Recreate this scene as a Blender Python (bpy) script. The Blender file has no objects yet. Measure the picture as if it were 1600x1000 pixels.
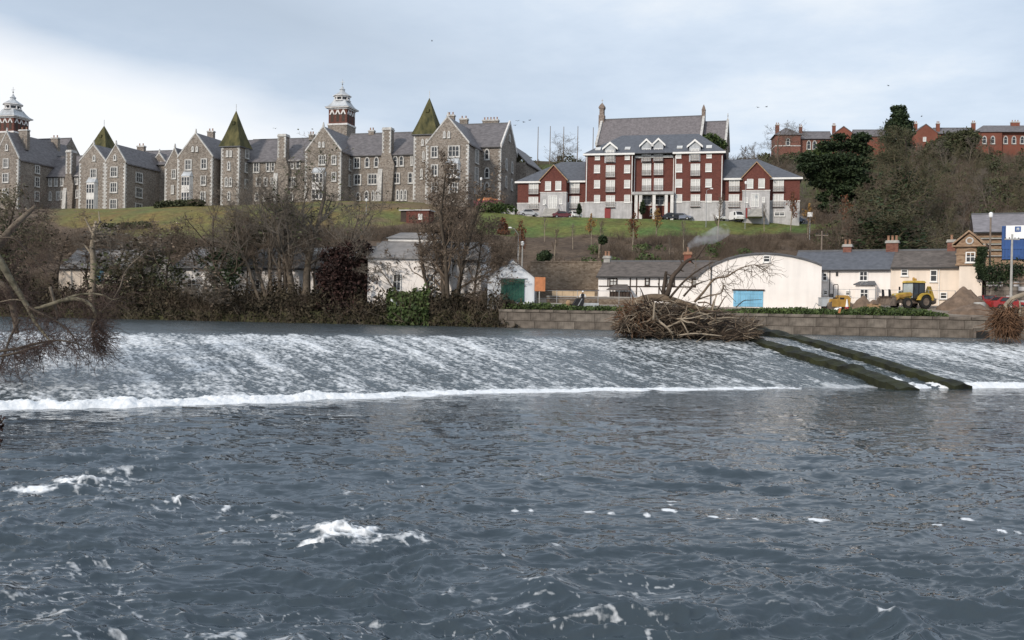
import bpy, math, random
import numpy as np
from mathutils import Vector, Matrix

# ------------------------------------------------------------------ camera, world, sun, exposure
SC = bpy.context.scene
COL = SC.collection
FPX = 1556.0                       # focal length in photograph pixels (1600 wide)
PITCH = math.atan(15.0 / FPX)
ROLL = math.radians(1.0)
EYE = np.array([0.0, 0.0, 5.0])
FWD = np.array([0.0, math.cos(PITCH), -math.sin(PITCH)])
_up0 = np.array([0.0, math.sin(PITCH), math.cos(PITCH)])
_r0 = np.array([1.0, 0.0, 0.0])
RGT = _r0 * math.cos(ROLL) + _up0 * math.sin(ROLL)
UPV = _up0 * math.cos(ROLL) - _r0 * math.sin(ROLL)

cam_d = bpy.data.cameras.new("camera")
cam = bpy.data.objects.new("camera", cam_d)
COL.objects.link(cam)
cam_d.sensor_width = 36.0
cam_d.lens = FPX / 1600.0 * 36.0
cam_d.clip_start = 0.1
cam_d.clip_end = 6000.0
cam.matrix_world = Matrix(((RGT[0], UPV[0], -FWD[0], EYE[0]),
                           (RGT[1], UPV[1], -FWD[1], EYE[1]),
                           (RGT[2], UPV[2], -FWD[2], EYE[2]),
                           (0, 0, 0, 1)))
SC.camera = cam

SUN_EL, SUN_AZ = math.radians(24.0), math.radians(-142.0)   # azimuth from +Y (clockwise): behind the camera, to the left
world = bpy.data.worlds.new("World")
SC.world = world
world.use_nodes = True
wn = world.node_tree.nodes
wl = world.node_tree.links
wn.clear()
w_out = wn.new("ShaderNodeOutputWorld")
w_bg = wn.new("ShaderNodeBackground")
w_bg.inputs["Strength"].default_value = 0.1
w_sky = wn.new("ShaderNodeTexSky")
w_sky.sky_type = 'NISHITA'
w_sky.sun_disc = False
w_sky.sun_elevation = SUN_EL
w_sky.sun_rotation = SUN_AZ % (2 * math.pi)
w_tc = wn.new("ShaderNodeTexCoord")
# cloud layer: project the view direction on a flat cloud deck
w_sep = wn.new("ShaderNodeSeparateXYZ")
wl.new(w_tc.outputs["Generated"], w_sep.inputs[0])


def wmath(op, a, b=None, clamp=False):
    n = wn.new("ShaderNodeMath")
    n.operation = op
    n.use_clamp = clamp
    for i, v in enumerate((a, b)):
        if v is None:
            continue
        if isinstance(v, (int, float)):
            n.inputs[i].default_value = v
        else:
            wl.new(v, n.inputs[i])
    return n.outputs[0]


w_z = wmath('ADD', wmath('MAXIMUM', w_sep.outputs["Z"], 0.0), 0.11)
w_cx = wmath('DIVIDE', w_sep.outputs["X"], w_z)
w_cy = wmath('DIVIDE', w_sep.outputs["Y"], w_z)
w_cmb = wn.new("ShaderNodeCombineXYZ")
wl.new(w_cx, w_cmb.inputs[0])
wl.new(w_cy, w_cmb.inputs[1])


def wnoise(scale, detail, rough, loc=(0, 0, 0)):
    mp = wn.new("ShaderNodeMapping")
    mp.inputs["Location"].default_value = loc
    wl.new(w_cmb.outputs[0], mp.inputs[0])
    n = wn.new("ShaderNodeTexNoise")
    n.inputs["Scale"].default_value = scale
    n.inputs["Detail"].default_value = detail
    n.inputs["Roughness"].default_value = rough
    wl.new(mp.outputs[0], n.inputs["Vector"])
    return n.outputs["Fac"]


def wramp(fac, stops):
    r = wn.new("ShaderNodeValToRGB")
    e = r.color_ramp.elements
    e[0].position, e[0].color = stops[0][0], (*stops[0][1], 1)
    e[1].position, e[1].color = stops[1][0], (*stops[1][1], 1)
    for p, c in stops[2:]:
        k = e.new(p)
        k.color = (*c, 1)
    wl.new(fac, r.inputs[0])
    return r.outputs[0]


def wmix(fac, a, b):
    m = wn.new("ShaderNodeMix")
    m.data_type = 'RGBA'
    if isinstance(fac, (int, float)):
        m.inputs[0].default_value = fac
    else:
        wl.new(fac, m.inputs[0])
    for sock, v in ((m.inputs[6], a), (m.inputs[7], b)):
        if isinstance(v, tuple):
            sock.default_value = (*v, 1)
        else:
            wl.new(v, sock)
    return m.outputs[2]


# overcast deck: blue-grey undersides, paler thin patches
w_n1 = wnoise(0.36, 8.0, 0.60, (12.4, 8.3, 0.0))
w_deck = wramp(w_n1, [(0.33, (0.47, 0.57, 0.71)), (0.44, (0.60, 0.71, 0.86)), (0.53, (0.74, 0.84, 0.97)), (0.63, (0.98, 1.02, 1.06))])
w_scale = wn.new("ShaderNodeVectorMath")
w_scale.operation = 'SCALE'
w_scale.inputs["Scale"].default_value = 10.0
wl.new(w_deck, w_scale.inputs[0])
# a break in the cloud low over the left of the hill, where the sky is white
w_n2 = wnoise(0.55, 5.0, 0.5, (0.0, 0.0, 5.0))
w_az = wmath('DIVIDE', w_sep.outputs["X"], wmath('MAXIMUM', w_sep.outputs["Y"], 0.05))
w_edge = wmath('ADD', wmath('MULTIPLY', w_az, -0.22), wmath('MULTIPLY', wmath('SUBTRACT', w_n2, 0.5), 0.13))
w_low = wmath('SUBTRACT', wmath('ADD', w_edge, 0.140), w_sep.outputs["Z"])
w_gap = wmath('MULTIPLY', w_low, 20.0, True)
# the cloud bank over the break is thicker and greyer
w_bank = wmath('SUBTRACT', 1.0, wmath('MULTIPLY', wmath('ABSOLUTE', wmath('ADD', w_low, 0.075)), 8.5, True))
w_bank = wmath('MULTIPLY', w_bank, wmath('MULTIPLY', wmath('ADD', wmath('MULTIPLY', w_az, -1.0), 0.12), 3.0, True))
w_front = wmath('MULTIPLY', wmath('ADD', w_sep.outputs["Y"], 0.1), 3.0, True)
w_gap = wmath('MULTIPLY', w_gap, w_front, True)
w_bank = wmath('MULTIPLY', wmath('MULTIPLY', w_bank, w_front), 0.85)
w_deck2 = wmix(w_bank, w_scale.outputs[0], (5.1, 6.0, 7.2))
w_cloud = wmix(w_gap, w_deck2, (10.6, 10.7, 10.9))
w_col = wmix(0.9, w_sky.outputs[0], w_cloud)
wl.new(w_col, w_bg.inputs["Color"])
wl.new(w_bg.outputs[0], w_out.inputs[0])

sun_d = bpy.data.lights.new("sun", 'SUN')
sun_d.energy = 2.8
sun_d.angle = math.radians(6.0)
sun_d.color = (1.0, 0.90, 0.78)
sun = bpy.data.objects.new("sun", sun_d)
COL.objects.link(sun)
_sd = Vector((math.sin(SUN_AZ) * math.cos(SUN_EL), math.cos(SUN_AZ) * math.cos(SUN_EL), math.sin(SUN_EL)))
sun.rotation_euler = (-_sd).to_track_quat('-Z', 'Y').to_euler()

SC.view_settings.view_transform = 'Standard'
SC.view_settings.look = 'None'
SC.view_settings.exposure = 0.0
SC.view_settings.gamma = 1.0
SC.view_settings.use_curve_mapping = False
SC.cycles.max_bounces = 6
SC.cycles.transparent_max_bounces = 8
SC.cycles.use_denoising = True

# ------------------------------------------------------------------ pixel <-> place
def ray(px, py):
    d = FWD + RGT * ((px - 800.0) / FPX) + UPV * ((500.0 - py) / FPX)
    return d


def P(px, py, y):
    """the place seen at a pixel of the photograph, y metres in front of the camera"""
    d = ray(px, py)
    return EYE + d * (y / d[1])


def hor(px):
    return 485.0 + (px - 800.0) * math.tan(ROLL)


# ------------------------------------------------------------------ numpy noise
def _hash(ix, iy, seed):
    n = (ix.astype(np.int64) * 374761393 + iy.astype(np.int64) * 668265263 + seed * 974634777) & 0xFFFFFFFF
    n = ((n ^ (n >> 13)) * 1274126177) & 0xFFFFFFFF
    n = n ^ (n >> 16)
    return (n & 0xFFFF) / 65535.0


def vnoise(x, y, seed=0):
    x = np.asarray(x, float)
    y = np.asarray(y, float)
    ix = np.floor(x)
    iy = np.floor(y)
    fx = x - ix
    fy = y - iy
    fx = fx * fx * fx * (fx * (fx * 6 - 15) + 10)
    fy = fy * fy * fy * (fy * (fy * 6 - 15) + 10)
    ix = ix.astype(np.int64)
    iy = iy.astype(np.int64)
    a = _hash(ix, iy, seed)
    b = _hash(ix + 1, iy, seed)
    c = _hash(ix, iy + 1, seed)
    d = _hash(ix + 1, iy + 1, seed)
    return (a * (1 - fx) + b * fx) * (1 - fy) + (c * (1 - fx) + d * fx) * fy


def fbm(x, y, octv=4, seed=0, gain=0.5):
    s = 0.0
    a = 1.0
    t = 0.0
    x = np.asarray(x, float)
    y = np.asarray(y, float)
    for k in range(octv):
        s = s + a * vnoise(x, y, seed + k * 17)
        t += a
        a *= gain
        x, y = x * 2.03 + 11.7, y * 2.03 - 5.3
    return s / t


# ------------------------------------------------------------------ mesh builders
class MB:
    """collects shapes, links them as ONE mesh object"""

    def __init__(self):
        self.v, self.f, self.m = [], [], []

    def add(self, verts, faces, mi=0):
        b = len(self.v)
        self.v.extend(tuple(map(float, p)) for p in verts)
        self.f.extend(tuple(i + b for i in f) for f in faces)
        self.m.extend([mi] * len(faces))
        return self

    def box(self, x0, x1, y0, y1, z0, z1, mi=0):
        return self.add([(x0, y0, z0), (x1, y0, z0), (x1, y1, z0), (x0, y1, z0), (x0, y0, z1), (x1, y0, z1), (x1, y1, z1), (x0, y1, z1)],
                        [(0, 3, 2, 1), (4, 5, 6, 7), (0, 1, 5, 4), (1, 2, 6, 5), (2, 3, 7, 6), (3, 0, 4, 7)], mi)

    def hexa(self, p, mi=0):
        """eight corners, bottom four then top four"""
        return self.add(p, [(0, 3, 2, 1), (4, 5, 6, 7), (0, 1, 5, 4), (1, 2, 6, 5), (2, 3, 7, 6), (3, 0, 4, 7)], mi)

    def extrude_y(self, poly, y0, y1, mi=0):
        """poly in (x, z), counter-clockwise seen from -y"""
        n = len(poly)
        v = [(x, y0, z) for x, z in poly] + [(x, y1, z) for x, z in poly]
        f = [tuple(range(n)), tuple(range(2 * n - 1, n - 1, -1))]
        f += [(i, i + n, (i + 1) % n + n, (i + 1) % n) for i in range(n)]
        return self.add(v, f, mi)

    def ring_y(self, outer, inner, y0, y1, mi=0):
        """frame between two matching polygons in (x, z)"""
        n = len(outer)
        v = [(x, y0, z) for x, z in outer] + [(x, y0, z) for x, z in inner] + [(x, y1, z) for x, z in outer] + [(x, y1, z) for x, z in inner]
        f = []
        for i in range(n):
            j = (i + 1) % n
            f += [(i, j, j + n, i + n), (i, i + 2 * n, j + 2 * n, j), (i + n, j + n, j + 3 * n, i + 3 * n)]
        return self.add(v, f, mi)

    def tube(self, pts, rad, n=6, mi=0, cap=True):
        pts = np.asarray(pts, float)
        k = len(pts)
        rad = np.broadcast_to(np.asarray(rad, float), (k,))
        t = np.gradient(pts, axis=0)
        t /= np.linalg.norm(t, axis=1)[:, None] + 1e-9
        ref = np.where(np.abs(t[:, 2:3]) < 0.9, np.array([[0, 0, 1.0]]), np.array([[1.0, 0, 0]]))
        a = np.cross(t, ref)
        a /= np.linalg.norm(a, axis=1)[:, None] + 1e-9
        for i in range(1, k):                       # keep the frame from flipping
            if np.dot(a[i], a[i - 1]) < 0:
                a[i] = -a[i]
        b = np.cross(t, a)
        ang = np.arange(n) * 2 * math.pi / n
        ring = pts[:, None, :] + rad[:, None, None] * (np.cos(ang)[None, :, None] * a[:, None, :] + np.sin(ang)[None, :, None] * b[:, None, :])
        v = ring.reshape(-1, 3)
        f = [(i * n + j, i * n + (j + 1) % n, (i + 1) * n + (j + 1) % n, (i + 1) * n + j) for i in range(k - 1) for j in range(n)]
        if cap:
            f += [tuple(range(n))[::-1], tuple((k - 1) * n + j for j in range(n))]
        return self.add(v, f, mi)

    def lathe(self, prof, c=(0, 0, 0), n=8, mi=0, rot=0.0):
        """prof: (radius, z) from bottom to top"""
        v, f = [], []
        for r, z in prof:
            for j in range(n):
                a = rot + 2 * math.pi * j / n
                v.append((c[0] + r * math.cos(a), c[1] + r * math.sin(a), c[2] + z))
        for i in range(len(prof) - 1):
            for j in range(n):
                f.append((i * n + j, i * n + (j + 1) % n, (i + 1) * n + (j + 1) % n, (i + 1) * n + j))
        f += [tuple(range(n))[::-1], tuple((len(prof) - 1) * n + j for j in range(n))]
        return self.add(v, f, mi)

    def mesh(self, name, mats):
        me = bpy.data.meshes.new(name)
        me.from_pydata(self.v, [], self.f)
        for m in (mats if isinstance(mats, (list, tuple)) else [mats]):
            me.materials.append(m)
        if len(me.materials) > 1:
            me.polygons.foreach_set("material_index", self.m)
        me.update()
        return me

    def build(self, name, mats, parent=None, loc=(0, 0, 0), smooth=False):
        me = self.mesh(name, mats)
        if smooth:
            me.polygons.foreach_set("use_smooth", [True] * len(me.polygons))
        return link(name, me, parent, loc)


def link(name, me, parent=None, loc=(0, 0, 0), rz=0.0):
    o = bpy.data.objects.new(name, me)
    COL.objects.link(o)
    o.location = loc
    o.rotation_euler = (0, 0, rz)
    if parent is not None:
        o.parent = parent
    return o


def mesh_np(name, verts, faces, mats, smooth=False, attr=None, attr_col=None):
    """verts (n,3), faces (m,k) of one size"""
    verts = np.ascontiguousarray(verts, np.float32)
    faces = np.ascontiguousarray(faces, np.int32)
    me = bpy.data.meshes.new(name)
    m, k = faces.shape
    me.vertices.add(len(verts))
    me.vertices.foreach_set("co", verts.ravel())
    me.loops.add(m * k)
    me.loops.foreach_set("vertex_index", faces.ravel())
    me.polygons.add(m)
    me.polygons.foreach_set("loop_start", np.arange(0, m * k, k, dtype=np.int32))
    if smooth:
        me.polygons.foreach_set("use_smooth", np.ones(m, bool))
    for nm, val in (attr or {}).items():
        a = me.attributes.new(nm, 'FLOAT', 'POINT')
        a.data.foreach_set("value", np.ascontiguousarray(val, np.float32).ravel())
    for nm, val in (attr_col or {}).items():
        a = me.attributes.new(nm, 'FLOAT_COLOR', 'POINT')
        c = np.ones((len(verts), 4), np.float32)
        c[:, :3] = val
        a.data.foreach_set("color", c.ravel())
    for mt in (mats if isinstance(mats, (list, tuple)) else [mats]):
        me.materials.append(mt)
    me.update()
    me.validate()
    return me


def grid_faces(nr, nc):
    i = np.arange(nr - 1)[:, None] * nc + np.arange(nc - 1)[None, :]
    return np.stack([i, i + 1, i + nc + 1, i + nc], -1).reshape(-1, 4)


def tag(o, label=None, cat=None, group=None, kind=None):
    if label:
        o["label"] = label
    if cat:
        o["category"] = cat
    if group:
        o["group"] = group
    if kind:
        o["kind"] = kind
    return o


def thing(name, label, cat, loc=(0, 0, 0), rz=0.0, group=None):
    o = bpy.data.objects.new(name, None)
    o.empty_display_size = 0.2
    COL.objects.link(o)
    o.location = tuple(float(c) for c in loc)
    o.rotation_euler = (0, 0, rz)
    return tag(o, label, cat, group)


def dup(root, loc, rz=0.0, label=None, scale=1.0, group=None):
    c = root.copy()
    COL.objects.link(c)
    c.location = tuple(float(k) for k in loc)
    c.rotation_euler = (0, 0, rz)
    c.scale = scale if isinstance(scale, tuple) else (scale,) * 3
    if label:
        c["label"] = label
    if group:
        c["group"] = group
    for ch in list(root.children):
        d = ch.copy()
        COL.objects.link(d)
        d.parent = c
        for g in list(ch.children):
            e = g.copy()
            COL.objects.link(e)
            e.parent = d
    return c


# ------------------------------------------------------------------ materials
def mat(name, col, rough=0.85, var=0.25, scale=3.0, col2=None, detail=4.0, bump=0.0, bscale=None, metallic=0.0, spec=0.3, stretch=(1, 1, 1), streak=0.0, lo=0.35, hi=0.68):
    m = bpy.data.materials.new(name)
    m.use_nodes = True
    nt = m.node_tree
    b = nt.nodes["Principled BSDF"]
    b.inputs["Roughness"].default_value = rough
    b.inputs["Metallic"].default_value = metallic
    b.inputs["Specular IOR Level"].default_value = spec
    tc = nt.nodes.new("ShaderNodeTexCoord")
    mp = nt.nodes.new("ShaderNodeMapping")
    mp.inputs["Scale"].default_value = stretch
    nt.links.new(tc.outputs["Object"], mp.inputs[0])
    n = nt.nodes.new("ShaderNodeTexNoise")
    n.inputs["Scale"].default_value = scale
    n.inputs["Detail"].default_value = detail
    n.inputs["Roughness"].default_value = 0.6
    nt.links.new(mp.outputs[0], n.inputs["Vector"])
    r = nt.nodes.new("ShaderNodeValToRGB")
    c1 = tuple(c * (1 - var) for c in col)
    c2 = col2 if col2 else tuple(min(1, c * (1 + var)) for c in col)
    r.color_ramp.elements[0].position, r.color_ramp.elements[0].color = lo, (*c1, 1)
    r.color_ramp.elements[1].position, r.color_ramp.elements[1].color = hi, (*c2, 1)
    nt.links.new(n.outputs["Fac"], r.inputs[0])
    out = r.outputs[0]
    if streak > 0:
        mp2 = nt.nodes.new("ShaderNodeMapping")
        mp2.inputs["Scale"].default_value = (1, 1, 0.12)
        nt.links.new(tc.outputs["Object"], mp2.inputs[0])
        n2 = nt.nodes.new("ShaderNodeTexNoise")
        n2.inputs["Scale"].default_value = 1.6
        n2.inputs["Detail"].default_value = 5.0
        nt.links.new(mp2.outputs[0], n2.inputs["Vector"])
        r2 = nt.nodes.new("ShaderNodeValToRGB")
        r2.color_ramp.elements[0].position, r2.color_ramp.elements[0].color = 0.38, (1 - streak,) * 3 + (1,)
        r2.color_ramp.elements[1].position, r2.color_ramp.elements[1].color = 0.58, (1, 1, 1, 1)
        nt.links.new(n2.outputs["Fac"], r2.inputs[0])
        mx = nt.nodes.new("ShaderNodeMix")
        mx.data_type = 'RGBA'
        mx.blend_type = 'MULTIPLY'
        mx.inputs[0].default_value = 1.0
        nt.links.new(out, mx.inputs[6])
        nt.links.new(r2.outputs[0], mx.inputs[7])
        out = mx.outputs[2]
    nt.links.new(out, b.inputs["Base Color"])
    if bump > 0:
        nb = nt.nodes.new("ShaderNodeTexNoise")
        nb.inputs["Scale"].default_value = bscale or scale * 2
        nb.inputs["Detail"].default_value = 3.0
        nt.links.new(mp.outputs[0], nb.inputs["Vector"])
        bp = nt.nodes.new("ShaderNodeBump")
        bp.inputs["Strength"].default_value = bump
        bp.inputs["Distance"].default_value = 0.05
        nt.links.new(nb.outputs["Fac"], bp.inputs["Height"])
        nt.links.new(bp.outputs[0], b.inputs["Normal"])
    return m


def masonry(name, cols, cell=2.2, flat=0.55, big=0.25, rough=0.9):
    """rubble or brick: cells of varying colour with mortar, weathered in large patches"""
    m = bpy.data.materials.new(name)
    m.use_nodes = True
    nt = m.node_tree
    b = nt.nodes["Principled BSDF"]
    b.inputs["Roughness"].default_value = rough
    b.inputs["Specular IOR Level"].default_value = 0.2
    tc = nt.nodes.new("ShaderNodeTexCoord")
    mp = nt.nodes.new("ShaderNodeMapping")
    mp.inputs["Scale"].default_value = (1, 1, 1 / flat)
    nt.links.new(tc.outputs["Object"], mp.inputs[0])
    v = nt.nodes.new("ShaderNodeTexVoronoi")
    v.inputs["Scale"].default_value = cell
    nt.links.new(mp.outputs[0], v.inputs["Vector"])
    sp = nt.nodes.new("ShaderNodeSeparateColor")
    nt.links.new(v.outputs["Color"], sp.inputs[0])
    r = nt.nodes.new("ShaderNodeValToRGB")
    el = r.color_ramp.elements
    el[0].position, el[0].color = 0.0, (*cols[0], 1)
    el[1].position, el[1].color = 1.0, (*cols[-1], 1)
    for i, c in enumerate(cols[1:-1]):
        k = el.new((i + 1) / (len(cols) - 1))
        k.color = (*c, 1)
    nt.links.new(sp.outputs[0], r.inputs[0])
    n = nt.nodes.new("ShaderNodeTexNoise")
    n.inputs["Scale"].default_value = 0.22
    n.inputs["Detail"].default_value = 5.0
    nt.links.new(tc.outputs["Object"], n.inputs["Vector"])
    r2 = nt.nodes.new("ShaderNodeValToRGB")
    r2.color_ramp.elements[0].position, r2.color_ramp.elements[0].color = 0.35, (1 - big,) * 3 + (1,)
    r2.color_ramp.elements[1].position, r2.color_ramp.elements[1].color = 0.65, (1, 1, 1, 1)
    nt.links.new(n.outputs["Fac"], r2.inputs[0])
    mx = nt.nodes.new("ShaderNodeMix")
    mx.data_type = 'RGBA'
    mx.blend_type = 'MULTIPLY'
    mx.inputs[0].default_value = 1.0
    nt.links.new(r.outputs[0], mx.inputs[6])
    nt.links.new(r2.outputs[0], mx.inputs[7])
    nt.links.new(mx.outputs[2], b.inputs["Base Color"])
    bp = nt.nodes.new("ShaderNodeBump")
    bp.inputs["Strength"].default_value = 0.5
    bp.inputs["Distance"].default_value = 0.05
    nt.links.new(v.outputs["Distance"], bp.inputs["Height"])
    bp.invert = True
    nt.links.new(bp.outputs[0], b.inputs["Normal"])
    return m


def attr_mat(name, rough=0.9, noise=0.35, scale=1.5):
    """colour from the mesh's own surface colour attribute, with fine grain"""
    m = bpy.data.materials.new(name)
    m.use_nodes = True
    nt = m.node_tree
    b = nt.nodes["Principled BSDF"]
    b.inputs["Roughness"].default_value = rough
    b.inputs["Specular IOR Level"].default_value = 0.15
    a = nt.nodes.new("ShaderNodeAttribute")
    a.attribute_name = "tint"
    tc = nt.nodes.new("ShaderNodeTexCoord")
    n = nt.nodes.new("ShaderNodeTexNoise")
    n.inputs["Scale"].default_value = scale
    n.inputs["Detail"].default_value = 6.0
    n.inputs["Roughness"].default_value = 0.7
    nt.links.new(tc.outputs["Object"], n.inputs["Vector"])
    r = nt.nodes.new("ShaderNodeValToRGB")
    r.color_ramp.elements[0].position, r.color_ramp.elements[0].color = 0.3, (1 - noise,) * 3 + (1,)
    r.color_ramp.elements[1].position, r.color_ramp.elements[1].color = 0.7, (1 + noise,) * 3 + (1,)
    nt.links.new(n.outputs["Fac"], r.inputs[0])
    mx = nt.nodes.new("ShaderNodeMix")
    mx.data_type = 'RGBA'
    mx.blend_type = 'MULTIPLY'
    mx.inputs[0].default_value = 1.0
    nt.links.new(a.outputs["Color"], mx.inputs[6])
    nt.links.new(r.outputs[0], mx.inputs[7])
    nt.links.new(mx.outputs[2], b.inputs["Base Color"])
    bp = nt.nodes.new("ShaderNodeBump")
    bp.inputs["Strength"].default_value = 0.6
    bp.inputs["Distance"].default_value = 0.15
    nt.links.new(n.outputs["Fac"], bp.inputs["Height"])
    nt.links.new(bp.outputs[0], b.inputs["Normal"])
    return m


M = {}
M['rubble'] = masonry("rubble_stone", [(0.155, 0.134, 0.116), (0.21, 0.182, 0.157), (0.265, 0.233, 0.203), (0.33, 0.297, 0.262), (0.225, 0.18, 0.145)], 3.6, 0.6, 0.22)
M['quoin'] = mat("limestone_trim", (0.52, 0.51, 0.49), 0.8, 0.22, 2.5, streak=0.25)
M['slate'] = mat("hospital_slate", (0.135, 0.125, 0.13), 0.6, 0.3, 1.1, stretch=(1, 1, 2.5), detail=7, spec=0.4)
M['slate_dark'] = mat("dark_slate", (0.085, 0.088, 0.098), 0.55, 0.25, 1.3, stretch=(1, 1, 2.5), detail=7, spec=0.4)
M['slate_church'] = mat("church_slate", (0.16, 0.145, 0.15), 0.7, 0.25, 1.6, detail=8)
M['slate_new'] = mat("blue_grey_slate", (0.10, 0.107, 0.125), 0.6, 0.2, 1.6, detail=7, stretch=(1, 1, 2.0))
M['moss_roof'] = mat("mossy_spire_slate", (0.05, 0.056, 0.026), 0.9, 0.4, 0.9, col2=(0.125, 0.112, 0.048), detail=8, stretch=(1, 1, 0.25))
M['brick'] = masonry("red_brick", [(0.100, 0.040, 0.034), (0.142, 0.052, 0.042), (0.175, 0.066, 0.052), (0.125, 0.052, 0.044)], 5.0, 0.35, 0.12)
M['brick_tower'] = masonry("tower_brick", [(0.10, 0.045, 0.036), (0.135, 0.058, 0.046), (0.165, 0.078, 0.062)], 4.0, 0.35, 0.15)
M['brick_hill'] = masonry("orange_brick", [(0.19, 0.072, 0.05), (0.235, 0.088, 0.06), (0.21, 0.09, 0.066)], 4.0, 0.35, 0.2)
M['greystone'] = mat("pale_render_plinth", (0.47, 0.46, 0.46), 0.85, 0.15, 1.0, detail=6, streak=0.18)
M['white_trim'] = mat("white_trim", (0.78, 0.77, 0.75), 0.6, 0.06, 2.0)
M['lead'] = mat("lead_roofing", (0.42, 0.44, 0.46), 0.55, 0.25, 0.8, stretch=(1, 1, 0.3))
M['glass_dark'] = mat("dark_window_glass", (0.03, 0.033, 0.038), 0.12, 0.3, 1.0, spec=0.6)
M['glass_pale'] = mat("glass_over_pale_blinds", (0.60, 0.60, 0.58), 0.15, 0.25, 0.35, spec=0.5, detail=2)
M['render_white'] = mat("white_render", (0.84, 0.81, 0.79), 0.85, 0.04, 0.6, detail=7, streak=0.06)
M['render_warm'] = mat("warm_white_render", (0.84, 0.79, 0.75), 0.85, 0.04, 0.6, detail=7, streak=0.06)
M['render_cream'] = mat("cream_render", (0.78, 0.68, 0.58), 0.85, 0.05, 0.6, detail=7, streak=0.08)
M['render_blue'] = mat("cold_white_cladding", (0.66, 0.69, 0.73), 0.7, 0.05, 0.6, detail=6, streak=0.12)
M['timber_dark'] = mat("dark_stained_timber", (0.05, 0.035, 0.028), 0.7, 0.3, 3.0)
M['timber'] = mat("pale_timber", (0.36, 0.24, 0.14), 0.8, 0.25, 3.0)
M['black'] = mat("black_metal", (0.02, 0.02, 0.022), 0.5, 0.2, 3.0)
M['steel'] = mat("galvanised_steel", (0.33, 0.34, 0.35), 0.5, 0.2, 3.0, metallic=0.4)
M['pole_wood'] = mat("weathered_pole_wood", (0.20, 0.16, 0.13), 0.85, 0.25, 2.0)
M['concrete'] = mat("concrete", (0.36, 0.35, 0.33), 0.9, 0.2, 2.0, detail=6)
M['bark'] = mat("bare_bark", (0.07, 0.056, 0.043), 0.9, 0.35, 1.2)
M['bark_pale'] = mat("pale_dead_wood", (0.27, 0.225, 0.17), 0.9, 0.3, 1.5)
M['bark_grey'] = mat("grey_brown_bark", (0.135, 0.11, 0.085), 0.9, 0.35, 1.2)
M['twig_brown'] = mat("brown_twigs", (0.135, 0.103, 0.077), 0.9, 0.35, 0.7)
M['twig_grey'] = mat("grey_twigs", (0.155, 0.132, 0.108), 0.9, 0.3, 0.7)
M['twig_olive'] = mat("olive_twigs", (0.13, 0.115, 0.072), 0.9, 0.35, 0.7)
M['leaf_dark'] = mat("dark_evergreen_leaves", (0.022, 0.042, 0.020), 0.7, 0.5, 0.7, col2=(0.05, 0.075, 0.03))
M['leaf_green'] = mat("green_leaves", (0.045, 0.08, 0.022), 0.7, 0.45, 1.0, col2=(0.10, 0.14, 0.045))
M['leaf_olive'] = mat("olive_leaves", (0.048, 0.058, 0.026), 0.8, 0.4, 0.8, col2=(0.095, 0.10, 0.05))
M['leaf_copper'] = mat("copper_beech_leaves", (0.028, 0.017, 0.014), 0.8, 0.45, 0.9, col2=(0.058, 0.027, 0.023))
M['leaf_rust'] = mat("rust_leaves", (0.15, 0.06, 0.03), 0.8, 0.4, 1.2)
M['leaf_gold'] = mat("gold_leaves", (0.28, 0.16, 0.05), 0.8, 0.35, 1.2)
M['moss'] = mat("wet_moss", (0.010, 0.011, 0.008), 0.75, 0.5, 0.7, col2=(0.034, 0.038, 0.014), detail=7, bump=0.8, bscale=5.0)
M['soil'] = mat("brown_soil", (0.16, 0.115, 0.085), 0.95, 0.3, 1.5, detail=7, bump=0.6, bscale=4.0)
M['yellow'] = mat("yellow_machine_paint", (0.50, 0.34, 0.06), 0.5, 0.15, 1.5, streak=0.2)
M['amber'] = mat("amber_paint", (0.44, 0.25, 0.06), 0.5, 0.15, 1.5, streak=0.2)
M['rubber'] = mat("tyre_rubber", (0.022, 0.021, 0.02), 0.85, 0.3, 4.0)
M['mud'] = mat("muddy_steel", (0.16, 0.125, 0.10), 0.8, 0.3, 3.0)
M['blue_door'] = mat("sky_blue_doors", (0.21, 0.47, 0.66), 0.6, 0.1, 1.5, streak=0.2)
M['blue_cabin'] = mat("blue_cabin_paint", (0.02, 0.075, 0.24), 0.45, 0.12, 1.5, streak=0.15)
M['green_door'] = mat("dark_green_door", (0.02, 0.085, 0.06), 0.5, 0.12, 1.5)
M['red_paint'] = mat("dark_red_paint", (0.22, 0.03, 0.03), 0.5, 0.15, 1.5)
M['orange'] = mat("orange_board", (0.50, 0.20, 0.09), 0.7, 0.2, 1.5)
M['sign_white'] = mat("sign_white", (0.80, 0.80, 0.80), 0.5, 0.05, 1.0)
M['clay'] = mat("clay_pots", (0.30, 0.17, 0.11), 0.8, 0.2, 3.0)

# ------------------------------------------------------------------ the land: bank, yard, brown slope, lawns, hill
def bank_y(x):
    return 112.4 - 0.287 * x


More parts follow.
